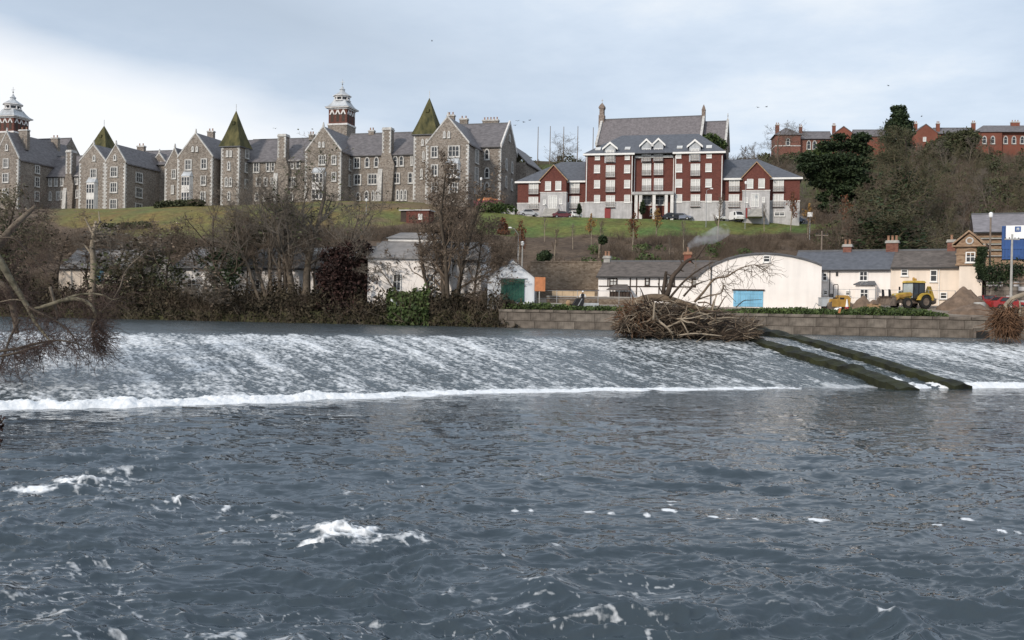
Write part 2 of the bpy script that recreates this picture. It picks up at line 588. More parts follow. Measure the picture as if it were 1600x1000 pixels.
T_PX = np.array([-600, 0, 150, 300, 600, 760, 850, 1000, 1250, 1350, 1600, 2300], float)
T_D = np.array([0, 1.2, 9, 23, 30, 70, 85, 100, 132, 180, 225, 320, 520, 2600], float)   # metres back from the water line (nominal line at 110)
T_Z = np.array([
    # 0    1.2  9    23   30    70    85    100   132   180  225  320  520 2600
    [2.2, 4.2, 5.6, 6.5, 8.0, 16.0, 21.0, 24.0, 25.0, 27.0, 29.0, 30.0, 28.0, 20],
    [2.2, 4.2, 5.6, 6.5, 8.0, 16.0, 21.5, 24.4, 25.2, 27.0, 29.0, 30.0, 28.0, 20],
    [2.2, 4.2, 5.6, 6.5, 8.0, 16.5, 22.0, 24.9, 25.6, 28.0, 30.0, 31.0, 28.0, 20],
    [2.2, 4.2, 5.6, 6.5, 8.0, 17.5, 23.3, 26.0, 26.5, 29.0, 32.0, 33.0, 28.0, 20],
    [2.2, 4.4, 5.8, 6.5, 8.0, 18.5, 24.8, 27.6, 28.3, 33.0, 42.0, 46.0, 40.0, 20],
    [2.2, 4.8, 6.0, 6.6, 8.0, 18.8, 24.0, 27.0, 28.5, 39.0, 55.0, 60.0, 50.0, 20],
    [2.2, 5.1, 6.1, 6.7, 8.0, 18.6, 23.4, 24.0, 25.5, 39.0, 55.5, 61.0, 50.0, 20],
    [2.2, 5.2, 6.1, 6.8, 8.2, 18.3, 23.4, 23.8, 24.8, 39.0, 54.0, 60.0, 50.0, 20],
    [2.2, 5.2, 6.1, 7.0, 8.5, 17.6, 23.0, 24.2, 31.0, 47.0, 57.0, 58.0, 50.0, 20],
    [2.2, 5.2, 6.1, 7.0, 8.8, 18.0, 23.0, 27.0, 35.0, 49.5, 58.0, 59.0, 50.0, 20],
    [2.2, 5.2, 6.1, 7.2, 9.5, 19.5, 24.0, 28.0, 37.0, 51.0, 59.0, 60.0, 50.0, 20],
    [2.2, 5.2, 6.1, 7.2, 9.5, 19.5, 24.0, 28.0, 37.0, 51.0, 59.0, 60.0, 50.0, 20]])


def land_t(x, y):
    """nominal distance behind the water line: exact close to the bank, plain depth further up"""
    b = bank_y(x)
    k = np.clip((y - b) / 45.0, 0, 1)
    return (y - b) * (1 - k) + (y - 110.0) * k


def zg(x, y):
    x = np.asarray(x, float)
    y = np.asarray(y, float)
    pxc = np.clip(800 + 1556 * x / np.maximum(y, 1), T_PX[0], T_PX[-1])
    t = np.clip(land_t(x, y), 0, T_D[-1])
    ci = np.clip(np.searchsorted(T_PX, pxc) - 1, 0, len(T_PX) - 2)
    cf = (pxc - T_PX[ci]) / (T_PX[ci + 1] - T_PX[ci])
    cf = cf * cf * (3 - 2 * cf)
    di = np.clip(np.searchsorted(T_D, t) - 1, 0, len(T_D) - 2)
    df = (t - T_D[di]) / (T_D[di + 1] - T_D[di])
    a = T_Z[ci, di] * (1 - cf) + T_Z[ci + 1, di] * cf
    b = T_Z[ci, di + 1] * (1 - cf) + T_Z[ci + 1, di + 1] * cf
    return a * (1 - df) + b * df


def proj(p):
    v = np.asarray(p, float) - EYE
    f = v @ FWD
    return 800 + FPX * (v @ RGT) / f, 500 - FPX * (v @ UPV) / f


def G(px, d):
    """point on the ground, d metres out, in the photograph's column px"""
    x = (px - 800) / FPX * d
    for _ in range(4):
        z = float(zg(x, d))
        q = proj((x, d, z))
        x += (px - q[0]) * d / FPX
    return np.array([x, d, float(zg(x, d))])


_u = np.concatenate([np.linspace(-1.5, -0.62, 14)[:-1], np.linspace(-0.62, 0.62, 240), np.linspace(0.62, 1.5, 14)[1:]])
_t = np.concatenate([np.linspace(0, 1.2, 3)[:-1], np.linspace(1.2, 30, 34)[:-1], np.linspace(30, 135, 100)[:-1], np.linspace(135, 330, 60)[:-1], [330, 400, 520, 900, 2600]])
# rows: y chosen so that land_t runs through _t
UU, TT = np.meshgrid(_u, _t)
# water line y for a column: y = 112.4 - .287 u y
B0 = 112.4 / (1 + 0.287 * np.clip(UU, -1.2, 1.5))
YY = np.where(TT < 100, B0 + TT * (210.0 - B0) / 100.0, 110.0 + TT)
YY = np.where(TT < 25, B0 + TT, np.where(TT < 60, (B0 + TT) * (1 - (TT - 25) / 35) + (B0 + TT * (210.0 - B0) / 100.0) * ((TT - 25) / 35), YY))
XX = UU * YY
ZZ = zg(XX, YY)
ZZ = ZZ + (fbm(XX / 7, YY / 7, 4, 3) - 0.5) * np.clip((TT - 26) / 20, 0, 1) * 1.1 * np.where((TT > 80) & (TT < 130), 0.3, 1.0)
PXG = 800 + 1556 * XX / YY
nz = fbm(XX / 5.0, YY / 5.0, 5, 21)
nz2 = fbm(XX / 1.7, YY / 1.7, 4, 31)


def sstep(a, b, v):
    t = np.clip((v - a) / (b - a), 0, 1)
    return t * t * (3 - 2 * t)


col = np.empty(XX.shape + (3,))
scrub = np.stack([0.105 + 0.07 * (nz - .5), 0.078 + 0.05 * (nz - .5), 0.058 + 0.03 * (nz - .5)], -1) * (0.75 + 0.5 * nz2[..., None])
col[:] = scrub


def blend(mask, c):
    global col
    c = np.asarray(c)
    col = col * (1 - mask[..., None]) + c * mask[..., None]


nz3 = fbm(XX / 2.6 + 40, YY / 2.6, 4, 23)
yard = (1 - sstep(22, 27, TT)) * sstep(820, 850, PXG) * (0.45 + 0.55 * sstep(.35, .5, nz3)) * sstep(.8, 3, TT)
blend(yard, np.array([0.27, 0.235, 0.20]) * (0.7 + 0.6 * nz2[..., None]))
lbank = (1 - sstep(22, 30, TT)) * (1 - sstep(820, 850, PXG))
blend(lbank, np.array([0.055, 0.055, 0.028]) * (0.6 + 0.8 * nz2[..., None]))
low_edge = np.interp(PXG, [740, 1000, 1200, 1345], [178.5, 181, 186.5, 194]) + (nz - .5) * 5
lawn = sstep(-0.4, 0.4, YY - low_edge) * (1 - sstep(197.5, 198.5, YY)) * sstep(735, 750, PXG) * (1 - sstep(1335, 1350, PXG))
blend(lawn, np.stack([0.118 + 0.10 * (nz - .5), 0.136 + 0.06 * (nz2 - .5), 0.046 + 0 * nz], -1) * (.8 + .4 * nz2[..., None]))
hl_edge = np.interp(PXG, [60, 250, 420, 560, 660], [190, 179, 176, 181, 188]) + (nz - .5) * 9
hlawn = sstep(-1, 1, YY - hl_edge) * (1 - sstep(236, 242, YY)) * sstep(60, 110, PXG) * (1 - sstep(640, 690, PXG))
hl_patch = sstep(0.5, 0.6, fbm(XX / 9, YY / 6, 3, 77)) * sstep(470, 560, PXG)
blend(hlawn, np.stack([0.145 + 0.10 * (nz - .5), 0.132 + 0.05 * (nz2 - .5), 0.052 + 0 * nz], -1))
blend(hlawn * hl_patch * 0.7, [0.17, 0.12, 0.085])
tar = sstep(198, 199, YY) * (1 - sstep(222, 226, YY)) * sstep(800, 830, PXG) * (1 - sstep(1250, 1290, PXG))
blend(tar, [0.12, 0.12, 0.125])
hill = sstep(232, 250, YY)
blend(hill, np.stack([0.085 + 0.06 * (nz - .5), 0.072 + 0.05 * (nz - .5), 0.04 + 0 * nz], -1))
hillgreen = hill * sstep(0.52, 0.62, fbm(XX / 14, YY / 14, 3, 41))
blend(hillgreen * .8, [0.07, 0.095, 0.03])
V = np.stack([XX, YY, ZZ], -1).reshape(-1, 3)
M['land'] = attr_mat("land_surface", 0.95, 0.4, 1.2)
terrain = link("terrain", mesh_np("terrain", V, grid_faces(*XX.shape), M['land'], True, attr_col={"tint": np.clip(col, 0.01, 0.9).reshape(-1, 3)}))
tag(terrain, kind="structure")

# ------------------------------------------------------------------ water
def water_mat(name, bump_scale, bump_strength, stretch=(1, 1, 1), base=(0.032, 0.048, 0.066), rough=0.09, dist=0.05):
    m = bpy.data.materials.new(name)
    m.use_nodes = True
    nt = m.node_tree
    b = nt.nodes["Principled BSDF"]
    b.inputs["IOR"].default_value = 1.33
    b.inputs["Specular IOR Level"].default_value = 0.5
    a = nt.nodes.new("ShaderNodeAttribute")
    a.attribute_name = "foam"
    tc = nt.nodes.new("ShaderNodeTexCoord")
    mp = nt.nodes.new("ShaderNodeMapping")
    mp.inputs["Scale"].default_value = stretch
    nt.links.new(tc.outputs["Object"], mp.inputs[0])
    n = nt.nodes.new("ShaderNodeTexNoise")
    n.inputs["Scale"].default_value = bump_scale
    n.inputs["Detail"].default_value = 2.5
    n.inputs["Roughness"].default_value = 0.6
    nt.links.new(mp.outputs[0], n.inputs["Vector"])
    bp = nt.nodes.new("ShaderNodeBump")
    bp.inputs["Strength"].default_value = bump_strength
    bp.inputs["Distance"].default_value = dist
    nt.links.new(n.outputs["Fac"], bp.inputs["Height"])
    nt.links.new(bp.outputs[0], b.inputs["Normal"])
    # foam breaks up with fine grain
    n2 = nt.nodes.new("ShaderNodeTexNoise")
    n2.inputs["Scale"].default_value = 9.0
    n2.inputs["Detail"].default_value = 4.0
    nt.links.new(tc.outputs["Object"], n2.inputs["Vector"])
    ad = nt.nodes.new("ShaderNodeMath")
    ad.operation = 'MULTIPLY_ADD'
    nt.links.new(n2.outputs["Fac"], ad.inputs[0])
    ad.inputs[1].default_value = 0.7
    nt.links.new(a.outputs["Fac"], ad.inputs[2])
    sb = nt.nodes.new("ShaderNodeMapRange")
    sb.inputs["From Min"].default_value = 0.50
    sb.inputs["From Max"].default_value = 1.25
    nt.links.new(ad.outputs[0], sb.inputs["Value"])
    mx = nt.nodes.new("ShaderNodeMix")
    mx.data_type = 'RGBA'
    nt.links.new(sb.outputs[0], mx.inputs[0])
    mx.inputs[6].default_value = (*base, 1)
    mx.inputs[7].default_value = (0.80, 0.82, 0.84, 1)
    nt.links.new(mx.outputs[2], b.inputs["Base Color"])
    mr = nt.nodes.new("ShaderNodeMapRange")
    nt.links.new(sb.outputs[0], mr.inputs["Value"])
    mr.inputs["To Min"].default_value = rough
    mr.inputs["To Max"].default_value = 0.7
    nt.links.new(mr.outputs[0], b.inputs["Roughness"])
    return m


# weir: the sheet from the far bank over the curved crest and down the sloping face
FOOT = np.array([(-80, 20), (-45, 33), (-22, 46.5), (-16, 50.5), (0, 60.8), (12.7, 66), (32, 72), (45, 76), (90, 90)], float)


def crest_y(x):
    return 83.0 + 0.20 * x


def foot_y(x):
    x = np.asarray(x, float)
    return (np.interp(x - 3, FOOT[:, 0], FOOT[:, 1]) + np.interp(x, FOOT[:, 0], FOOT[:, 1]) + np.interp(x + 3, FOOT[:, 0], FOOT[:, 1])) / 3


def weir_pt(xc, t):
    """xc: crest abscissa, t: 0 crest .. 1 foot -> x, y, z of the bed surface"""
    xc = np.asarray(xc, float)
    yc = crest_y(xc)
    xf = xc + 5.0
    yf = foot_y(xf)
    x = xc + (xf - xc) * t
    y = yc + (yf - yc) * t
    z = 3.0 * (1 - 1.10 * t * t / (t + 0.10))
    return x, y, z


def weir_z(x, y):
    """height of the weir face at a place (few fixed-point steps)"""
    t = 0.5
    for _ in range(12):
        xc = x - 5.0 * t
        yc, yf = crest_y(xc), float(foot_y(xc + 5))
        t = min(1.0, max(0.0, (y - yc) / (yf - yc)))
    return float(weir_pt(x - 5 * t, t)[2])


xs = np.concatenate([np.linspace(-80, -42, 60)[:-1], np.linspace(-42, 50, 1080), np.linspace(50, 80, 50)[1:]])
tw = np.concatenate([-np.linspace(1, 0, 110)[:-1] ** 1.4, np.linspace(0, 0.12, 24)[:-1], np.linspace(0.12, 1.05, 190)])
XC, TW = np.meshgrid(xs, tw)
slope = TW >= 0
wx, wy, wz = weir_pt(XC, np.clip(TW, 0, None))
back = np.clip(-TW, 0, 1)
bx = XC - 2 * back
wx = np.where(slope, wx, bx)
wy = np.where(slope, wy, crest_y(XC) + (bank_y(bx) + 5 - crest_y(XC)) * back)
wz = np.where(slope, wz, 3.0)
L = np.abs(foot_y(XC + 5) - crest_y(XC))
along = np.clip(TW, 0, None) * L
acr = XC * 1.04
tt = np.clip(TW, 0, 1)
# streaks run with the current, flecks are short
fine = fbm(acr / 0.19 - along * 1.6, along / 0.34, 4, 5, 0.75)
mid = fbm(acr / 1.0 - along * 0.36, along / 2.4, 4, 9, 0.55)
stk = fbm((acr - along * 0.36) / 0.9, along / 8.0, 4, 13, 0.6)
patch = fbm(acr / 9.0, along / 7.0, 3, 19)
leftness = 1 - sstep(-14, 6, XC)
rightw = sstep(27, 31, XC + 5 * tt)
dens = 0.31 + 0.13 * np.exp(-((tt - 0.28) / 0.25) ** 2) + 0.12 * leftness - 0.10 * sstep(10, 22, XC) * (1 - rightw) + 0.06 * rightw
dens = dens * sstep(0.0, 0.10, tt - 0.05 * (1 - mid) - 0.015) + 0.10 * (patch - 0.5)
sig = 0.58 * fine + 0.14 * mid + 0.28 * stk
foam_w = 0.86 * sstep(-0.13, 0.27, sig - (0.70 - 0.55 * dens)) * slope
foam_w = np.maximum(foam_w, sstep(0.93, 1.0, TW + 0.1 * (mid - .5)) * 0.5)
h = (fine - 0.5) * 0.10 + (mid - 0.5) * 0.12 + (stk - 0.5) * 0.12
wz = wz + np.where(slope, h * sstep(0.02, 0.2, tt), 0) + ((1 - np.abs(2 * fbm(wx / 1.9, wy / 1.5, 4, 51, .6) - 1)) - .6) * 0.16 * (1 - slope) * np.clip(back * 12, 0, 1)
M['water_weir'] = water_mat("weir_water_surface", 3.2, 0.7, (1, 0.6, 1), base=(0.055, 0.07, 0.078), rough=0.22, dist=0.16)
weir = link("weir_water", mesh_np("weir_water", np.stack([wx, wy, wz], -1).reshape(-1, 3), grid_faces(*XC.shape), M['water_weir'], True, attr={"foam": foam_w}))
tag(weir, kind="structure")

# lower river
iy = np.concatenate([np.linspace(1 / 2.0, 1 / 11.0, 40)[:-1], np.linspace(1 / 11.0, 1 / 92.0, 470)])
ry = 1 / iy
ru = np.concatenate([np.linspace(-1.1, -0.60, 30)[:-1], np.linspace(-0.60, 0.60, 900), np.linspace(0.60, 1.1, 30)[1:]])
RU, RY = np.meshgrid(ru, ry)
RX = RU * np.maximum(RY, 12)
keep = RY < foot_y(RX) + 6
dY = np.gradient(ry)[:, None] * np.ones_like(RX)
warp1 = fbm(RX / 3.5, RY / 3.5, 3, 61) - .5
warp2 = fbm(RX / 3.1 + 9, RY / 2.7, 3, 67) - .5
qx_, qy_ = RX + 1.5 * warp1 + RY * 0.10, RY + 1.5 * warp2


def ridge(sx, sy, seed, rot=0.0):
    c_, s_ = math.cos(rot), math.sin(rot)
    a_, b_ = (qx_ * c_ + qy_ * s_) / sx, (-qx_ * s_ + qy_ * c_) / sy
    return (1 - np.abs(2 * vnoise(a_, b_, seed) - 1)) ** 1.4


def fade(sy):
    return np.clip(sy / (1.1 * np.abs(dY)), 0, 1)


env = 0.35 + 1.3 * fbm(RX / 6.0, RY / 8.0, 4, 71)
near = sstep(60, 14, RY)
Hw = np.zeros_like(RX)
for sx, sy, amp, seed, rot in [(5.6, 2.4, .15, 401, .12), (2.9, 1.2, .125, 402, -.22), (1.6, .68, .085, 403, .28), (.9, .38, .062, 404, -.1), (.5, .22, .038, 405, .35), (.27, .125, .020, 406, -.3)]:
    Hw += amp * (ridge(sx, sy, seed, rot) - .45) * fade(sy) * (0.55 + 0.45 * near)
Hw *= env * (0.72 + .5 * near)
foam_r = np.zeros_like(RX)
FL = [  # px, py, half width px, half height px, strength, lift
    (50, 771, 60, 6, .85, .05), (120, 758, 45, 14, .9, .22), (160, 757, 60, 22, .75, .20), (200, 790, 60, 18, .5, .08), (285, 790, 26, 15, .85, .16), (240, 803, 70, 10, .45, .05),
    (352, 797, 12, 5, .7, .03), (345, 828, 14, 8, .7, .08), (385, 848, 40, 9, .5, .05), (450, 812, 45, 8, .45, .05), (430, 788, 18, 5, .4, .03),
    (520, 840, 34, 20, 1.0, .30), (565, 846, 55, 16, .95, .24), (640, 853, 50, 12, .7, .14), (480, 857, 35, 6, .8, .04), (720, 866, 40, 12, .25, .15), (785, 882, 26, 6, .6, .12),
    (550, 772, 26, 8, .6, .03), (590, 770, 22, 5, .5, .02), (655, 778, 25, 5, .45, .02), (700, 790, 40, 5, .35, .02), (805, 797, 10, 3, .8, .02), (830, 797, 6, 3, .8, .02), (920, 800, 18, 3, .7, .02),
    (955, 803, 14, 3, .75, .02), (1045, 801, 16, 5, .9, .03), (1010, 808, 10, 3, .7, .02), (1115, 811, 14, 5, .9, .03), (1145, 814, 22, 4, .75, .02), (1180, 819, 10, 3, .75, .02), (1275, 817, 26, 5, 1.0, .03),
    (1330, 812, 14, 3, .5, .02), (1360, 805, 12, 3, .6, .02), (1410, 812, 16, 3, .5, .02), (1465, 825, 10, 4, .9, .03), (1510, 815, 16, 4, .7, .02), (1485, 812, 8, 3, .6, .02), (1565, 830, 8, 4, .85, .02), (1590, 833, 8, 3, .7, .02), (1540, 824, 8, 3, .5, .02),
    (870, 861, 20, 4, .55, .04), (940, 955, 34, 12, .52, .12), (985, 962, 22, 8, .35, .08), (700, 928, 14, 8, .6, .05), (735, 935, 30, 8, .45, .05), (800, 915, 20, 4, .4, .04), (1250, 935, 70, 16, .25, .12), (1160, 945, 16, 8, .55, .06),
    (1390, 970, 50, 6, .6, .06), (1350, 985, 40, 4, .45, .04), (880, 930, 40, 12, .25, .10), (1300, 950, 90, 22, .12, .10), (100, 910, 25, 5, .5, .03), (340, 905, 15, 3, .4, .02), (60, 842, 60, 6, .2, .08), (1200, 620, 60, 4, .3, 0), (490, 632, 30, 4, .6, 0), (560, 640, 20, 3, .3, 0),
]
gn = fbm(RX / 0.42, RY / 0.30, 5, 91, 0.6)
gn2 = fbm(RX / 1.3, RY / 0.8, 4, 95, 0.55)
lx_, ly_ = RX + .5 * (gn2 - .5) + .25 * (gn - .5), RY + .6 * (gn2 - .5)
lace = np.maximum((1 - np.abs(2 * vnoise(lx_ / .55 + ly_ * .5, ly_ / .26, 501) - 1)) ** 2, .85 * (1 - np.abs(2 * vnoise(lx_ / .26, ly_ / .12 + lx_ * .9, 502) - 1)) ** 2)
lace = .6 * lace + .4 * fbm(lx_ / .16, ly_ / .09, 3, 503, .65)
for (fx, fy, hw, hh, st, lift) in FL:
    dq = 5.0 * FPX / (fy - hor(fx))
    c = P(fx, fy, dq)
    rx = hw * dq / FPX
    rv = hh * dq * dq / (5.0 * FPX)
    q = ((RX - c[0]) / rx) ** 2 + ((RY - c[1] + 0.25 * (RX - c[0])) / rv) ** 2
    e = np.exp(-q * 1.2)
    small = hh < 7
    if small:
        foam_r = np.maximum(foam_r, sstep(0.0, 0.20, e * (0.10 + 1.05 * (.5 * gn + .5 * lace)) * st - 0.24) * min(1, st + .1))
    else:
        e2 = np.exp(-q * .55)
        foam_r = np.maximum(foam_r, sstep(.42, 1.08, lace * .95 + e * .62 * st - .20 + .0 * e2) * sstep(.05, .5, e2 * st) * min(1, st + .15))
    Hw += np.exp(-q * .8) * lift * 0.62 * (0.15 + 1.2 * gn2) * (0.5 + .6 * gn + .5 * lace)
drift_ = np.exp(-((RY - np.interp(RX, [-8, 0, 8, 14], [30.5, 26.5, 24.6, 23.4])) / 1.1) ** 2)
foam_r = np.maximum(foam_r, .9 * sstep(.74, .86, gn) * drift_ * sstep(.40, .55, vnoise(RX / 1.1, RY / .5, 140)))
fleck = sstep(0.62, 0.85, lace) * sstep(0.50, 0.66, fbm(RX / 4, RY / 3, 3, 101)) * 0.5 * np.where(RX < 3, 1, .45) * near
foam_r = np.maximum(foam_r, fleck)
fd = foot_y(RX) - RY
foam_r = np.maximum(foam_r, sstep(2.6, 0.5, fd + 2.5 * (gn2 - .5)) * sstep(0.40, 0.6, gn) * np.where(RX < 0, 0.75, 0.45))
vid = np.full(RX.shape, -1)
F = grid_faces(*RX.shape)
F = F[keep.ravel()[F].all(1)]
used = np.unique(F)
remap = np.full(RX.size, -1)
remap[used] = np.arange(len(used))
M['water'] = water_mat("river_water_surface", 1.7, 0.85, (0.6, 1.15, 1), base=(0.038, 0.054, 0.068), rough=0.06, dist=0.10)
river = link("river_water", mesh_np("river_water", np.stack([RX, RY, Hw], -1).reshape(-1, 3)[used], remap[F][:, ::-1], M['water'], True, attr={"foam": foam_r.ravel()[used]}))
tag(river, kind="structure")

# white water heaped along the foot of the weir
M['foam'] = mat("white_water_foam", (0.78, 0.80, 0.82), 0.8, 0.06, 6.0, bump=0.6, bscale=8.0)


def foam_ridge(xl, xr, nx, half_up, half_dn, amp_of_x, seed):
    fx = np.linspace(xl, xr, nx)
    w = np.linspace(-1, 1, 26)
    FX, W = np.meshgrid(fx, w)
    across = np.where(W < 0, W * half_up, W * half_dn)       # + is downstream
    wob = (fbm(FX / 2.5, 0 * FX, 3, seed) - .5) * 1.3
    y = foot_y(FX) - across - wob
    a = amp_of_x(FX)
    n1 = fbm(FX / 0.9, y / 0.6, 4, seed + 3, 0.6)
    n2 = fbm(FX / 3.5, y / 2.0, 3, seed + 5)
    base = np.maximum(0, -across) * 0.12
    n3 = fbm(FX / 0.28, y / 0.2, 3, seed + 9, 0.7)
    zz = base - 0.10 + (1 - W ** 2) * a * 0.62 * (0.15 + 1.1 * n1 * (0.4 + 1.2 * n2) + 0.55 * n3) - 0.16 * np.abs(W) ** 3
    o = link("white_water", mesh_np("white_water", np.stack([FX, y, zz], -1).reshape(-1, 3), grid_faces(*FX.shape)[:, ::-1], M['foam'], True))
    return tag(o, "white churning foam along the foot of the weir", kind="stuff")


foam_ridge(-42, 27.2, 1300, 1.3, 1.5, lambda x: np.interp(x, [-40, -20, -8, 0, 12, 20, 26.5, 27.2], [0.70, 0.70, 0.50, 0.33, 0.27, 0.18, 0.10, 0.0]), 201)
foam_ridge(28.6, 60, 520, 1.6, 1.8, lambda x: np.interp(x, [28.5, 31, 38, 60], [0.45, 0.65, 0.55, 0.5]), 231)

# ------------------------------------------------------------------ mossy fish-pass walls down the weir face
def wall_depth(px, py, d0, lift=0.5):
    """depth at which this sight line runs just above the weir face"""
    best = (9, d0)
    for d in np.linspace(d0 - 7, d0 + 7, 141):
        p = P(px, py, d)
        e = abs(p[2] - max(weir_z(p[0], p[1]), 0.0) - lift)
        if e < best[0]:
            best = (e, d)
    return best[1]


def pass_wall(label, pts, width):
    """pts: (px, py top, depth, height above)"""
    mb = MB()
    top = [P(a, b, wall_depth(a, b, d, .5 if i < 3 else .32)) for i, (a, b, d) in enumerate(pts)]
    n = 48
    q = np.array(top)
    s = np.linspace(0, len(q) - 1, n)
    c = np.stack([np.interp(s, np.arange(len(q)), q[:, k]) for k in range(3)], -1)
    dirv = c[-1] - c[0]
    nrm = np.array([-dirv[1], dirv[0], 0.0])
    nrm /= np.linalg.norm(nrm)
    rr = np.random.default_rng(int(pts[0][0]))
    rings = []
    for i in range(n):
        jz = rr.normal(0, 0.06)
        jl, jr = rr.normal(0, 0.05, 2)
        a = c[i] + nrm * (width / 2 + jl)
        b = c[i] - nrm * (width / 2 + jr)
        rings += [a + [0, 0, jz - 0.12], a + [0, 0, -2.6], b + [0, 0, -2.6], b + [0, 0, jz - 0.12], c[i] + [0, 0, jz + 0.05]]
    f = []
    for i in range(n - 1):
        for k in range(5):
            f.append((i * 5 + k, i * 5 + (k + 1) % 5, (i + 1) * 5 + (k + 1) % 5, (i + 1) * 5 + k))
    f += [tuple(range(5)), tuple((n - 1) * 5 + k for k in range(4, -1, -1))]
    mb.add(rings, f)
    o = mb.build("fish_pass_wall", M['moss'])
    return tag(o, label, "weir wall", "low walls of the channel down the weir")


FW = [(1138, 517, 85.0), (1240, 545, 78.5), (1350, 577, 72.0), (1420, 603, 68.0)]
CULV = 1
RW = [(1185, 511, 86.0), (1290, 535, 80.0), (1400, 568, 74.5), (1506, 601, 71.2)]
pass_wall("nearer mossy wall of the channel, ending first at the foam below the weir", FW, 1.7)
pass_wall("farther mossy wall of the channel, longer and greener along its top", RW, 1.5)
# water and foam in the channel between them
cn = 60
sa = np.linspace(0, 1, cn)
ca = np.stack([np.interp(sa * 3, range(4), [P(p[0], p[1], wall_depth(*p, .5 if p[1] < 595 else .32))[k] for p in FW]) for k in range(3)], -1)
cb = np.stack([np.interp(sa * 3, range(4), [P(p[0], p[1], wall_depth(*p, .5 if p[1] < 595 else .32))[k] for p in RW]) for k in range(3)], -1)
cw = np.linspace(0, 1, 24)
CH = ca[:, None, :] * (1 - cw)[None, :, None] + cb[:, None, :] * cw[None, :, None]
nn = fbm(CH[..., 0] / 0.7, CH[..., 1] / 0.5, 4, 300, 0.6)
lowq = sstep(0.62, 0.85, sa)[:, None]
CH[..., 2] += -0.66 + 0.42 * nn * lowq + 0.25 * (nn - .5)
CH[..., 2] -= (sstep(.93, 1.0, sa)[:, None]) * np.maximum(CH[..., 2] + .35, 0)
cf_ = np.clip(lowq * (0.0 + 1.5 * nn), 0, 1) * (np.exp(-((cw - .34) / .17) ** 2))[None, :]
ch = link("channel_water", mesh_np("channel_water", CH.reshape(-1, 3), grid_faces(cn, 24), M['water_weir'], True, attr={"foam": cf_}))
tag(ch, kind="structure")

# ------------------------------------------------------------------ quay wall: coping and courses of big blocks
QA, QB = np.array([-1.5, bank_y(-1.5)]), np.array([58.0, bank_y(58.0)])
q_len = float(np.hypot(*(QB - QA)))
q_ang = math.atan2(QB[1] - QA[1], QB[0] - QA[0])
M['quay'] = mat("quay_limestone", (0.150, 0.128, 0.108), 0.9, 0.42, 1.1, detail=8, bump=0.5, streak=0.35)
M['quay_b'] = mat("quay_limestone_pale", (0.19, 0.165, 0.14), 0.9, 0.42, 1.1, detail=8, bump=0.5, streak=0.35)
M['quay_core'] = mat("quay_joint_mortar", (0.10, 0.085, 0.07), 0.95, 0.3, 2.0)
quay = thing("quay_wall", "long stone quay wall of big blocks above the upper water", "river wall", (QA[0], QA[1], 3.0), q_ang)
MB().box(0, q_len, 0.06, 1.1, -1.2, 2.0).build("core", M['quay_core'], quay)
rq = random.Random(5)
blk = {}


def quay_block(kind, L_, H_, D_):
    key = (kind, L_, H_, D_)
    if key not in blk:
        b = MB()
        e = 0.025
        b.add([(0, 0.03, 0), (L_, 0.03, 0), (L_, D_, 0), (0, D_, 0), (0, 0.03, H_), (L_, 0.03, H_), (L_, D_, H_), (0, D_, H_),
               (e, 0, e), (L_ - e, 0, e), (L_ - e, 0, H_ - e), (e, 0, H_ - e)],
              [(0, 3, 2, 1), (4, 5, 6, 7), (1, 2, 6, 5), (2, 3, 7, 6), (3, 0, 4, 7), (0, 1, 9, 8), (1, 5, 10, 9), (5, 4, 11, 10), (4, 0, 8, 11), (8, 9, 10, 11)])
        blk[key] = b.mesh("block", M[kind])
    return blk[key]


for (z0, H_, off, proud, lens) in [(-0.95, 0.86, 0.0, -0.12, (1.7, 2.2, 2.6)), (-0.05, 0.88, 0.0, 0.0, (1.9, 2.3, 2.7)), (0.87, 0.92, 0.9, 0.0, (1.9, 2.3, 2.7)), (1.82, 0.30, 0.4, -0.10, (1.6, 2.0))]:
    s = -off
    while s < q_len - 0.3:
        L_ = rq.choice(lens)
        s0, s1 = max(0, s), min(q_len, s + L_)
        if s1 - s0 > 0.3:
            me = quay_block(rq.choice(('quay', 'quay', 'quay_b')), round(s1 - s0 - 0.03, 2), H_, 0.5)
            link("block" if H_ > 0.5 else "coping_stone", me, quay, (s0, proud + rq.uniform(-0.015, 0.015), z0))
        s += L_

cx_ = None
for s_ in np.linspace(30, 58, 300):
    p_ = np.array([QA[0] + s_ * math.cos(q_ang), QA[1] + s_ * math.sin(q_ang), 3.4])
    if proj(p_)[0] > 1536:
        cx_ = s_
        break
MB().box(cx_ - .7, cx_ + .5, -.22, .3, -.2, .75).build("culvert_opening", M['quay_core'] if False else mat("culvert_painted_shade", (0.02, 0.02, 0.02), 0.9, 0.2, 2.0), quay)  # solid black box: the shade inside the culvert is put into its colour
MB().box(cx_ - .95, cx_ - .705, -.26, .3, -.3, 1.05).build("culvert_jamb", M['quay'], quay)
MB().box(cx_ + .505, cx_ + .75, -.26, .3, -.3, 1.05).build("culvert_jamb", M['quay'], quay)
MB().box(cx_ - .7, cx_ + .5, -.24, .3, .755, 1.05).build("culvert_lintel", M['quay_b'], quay)

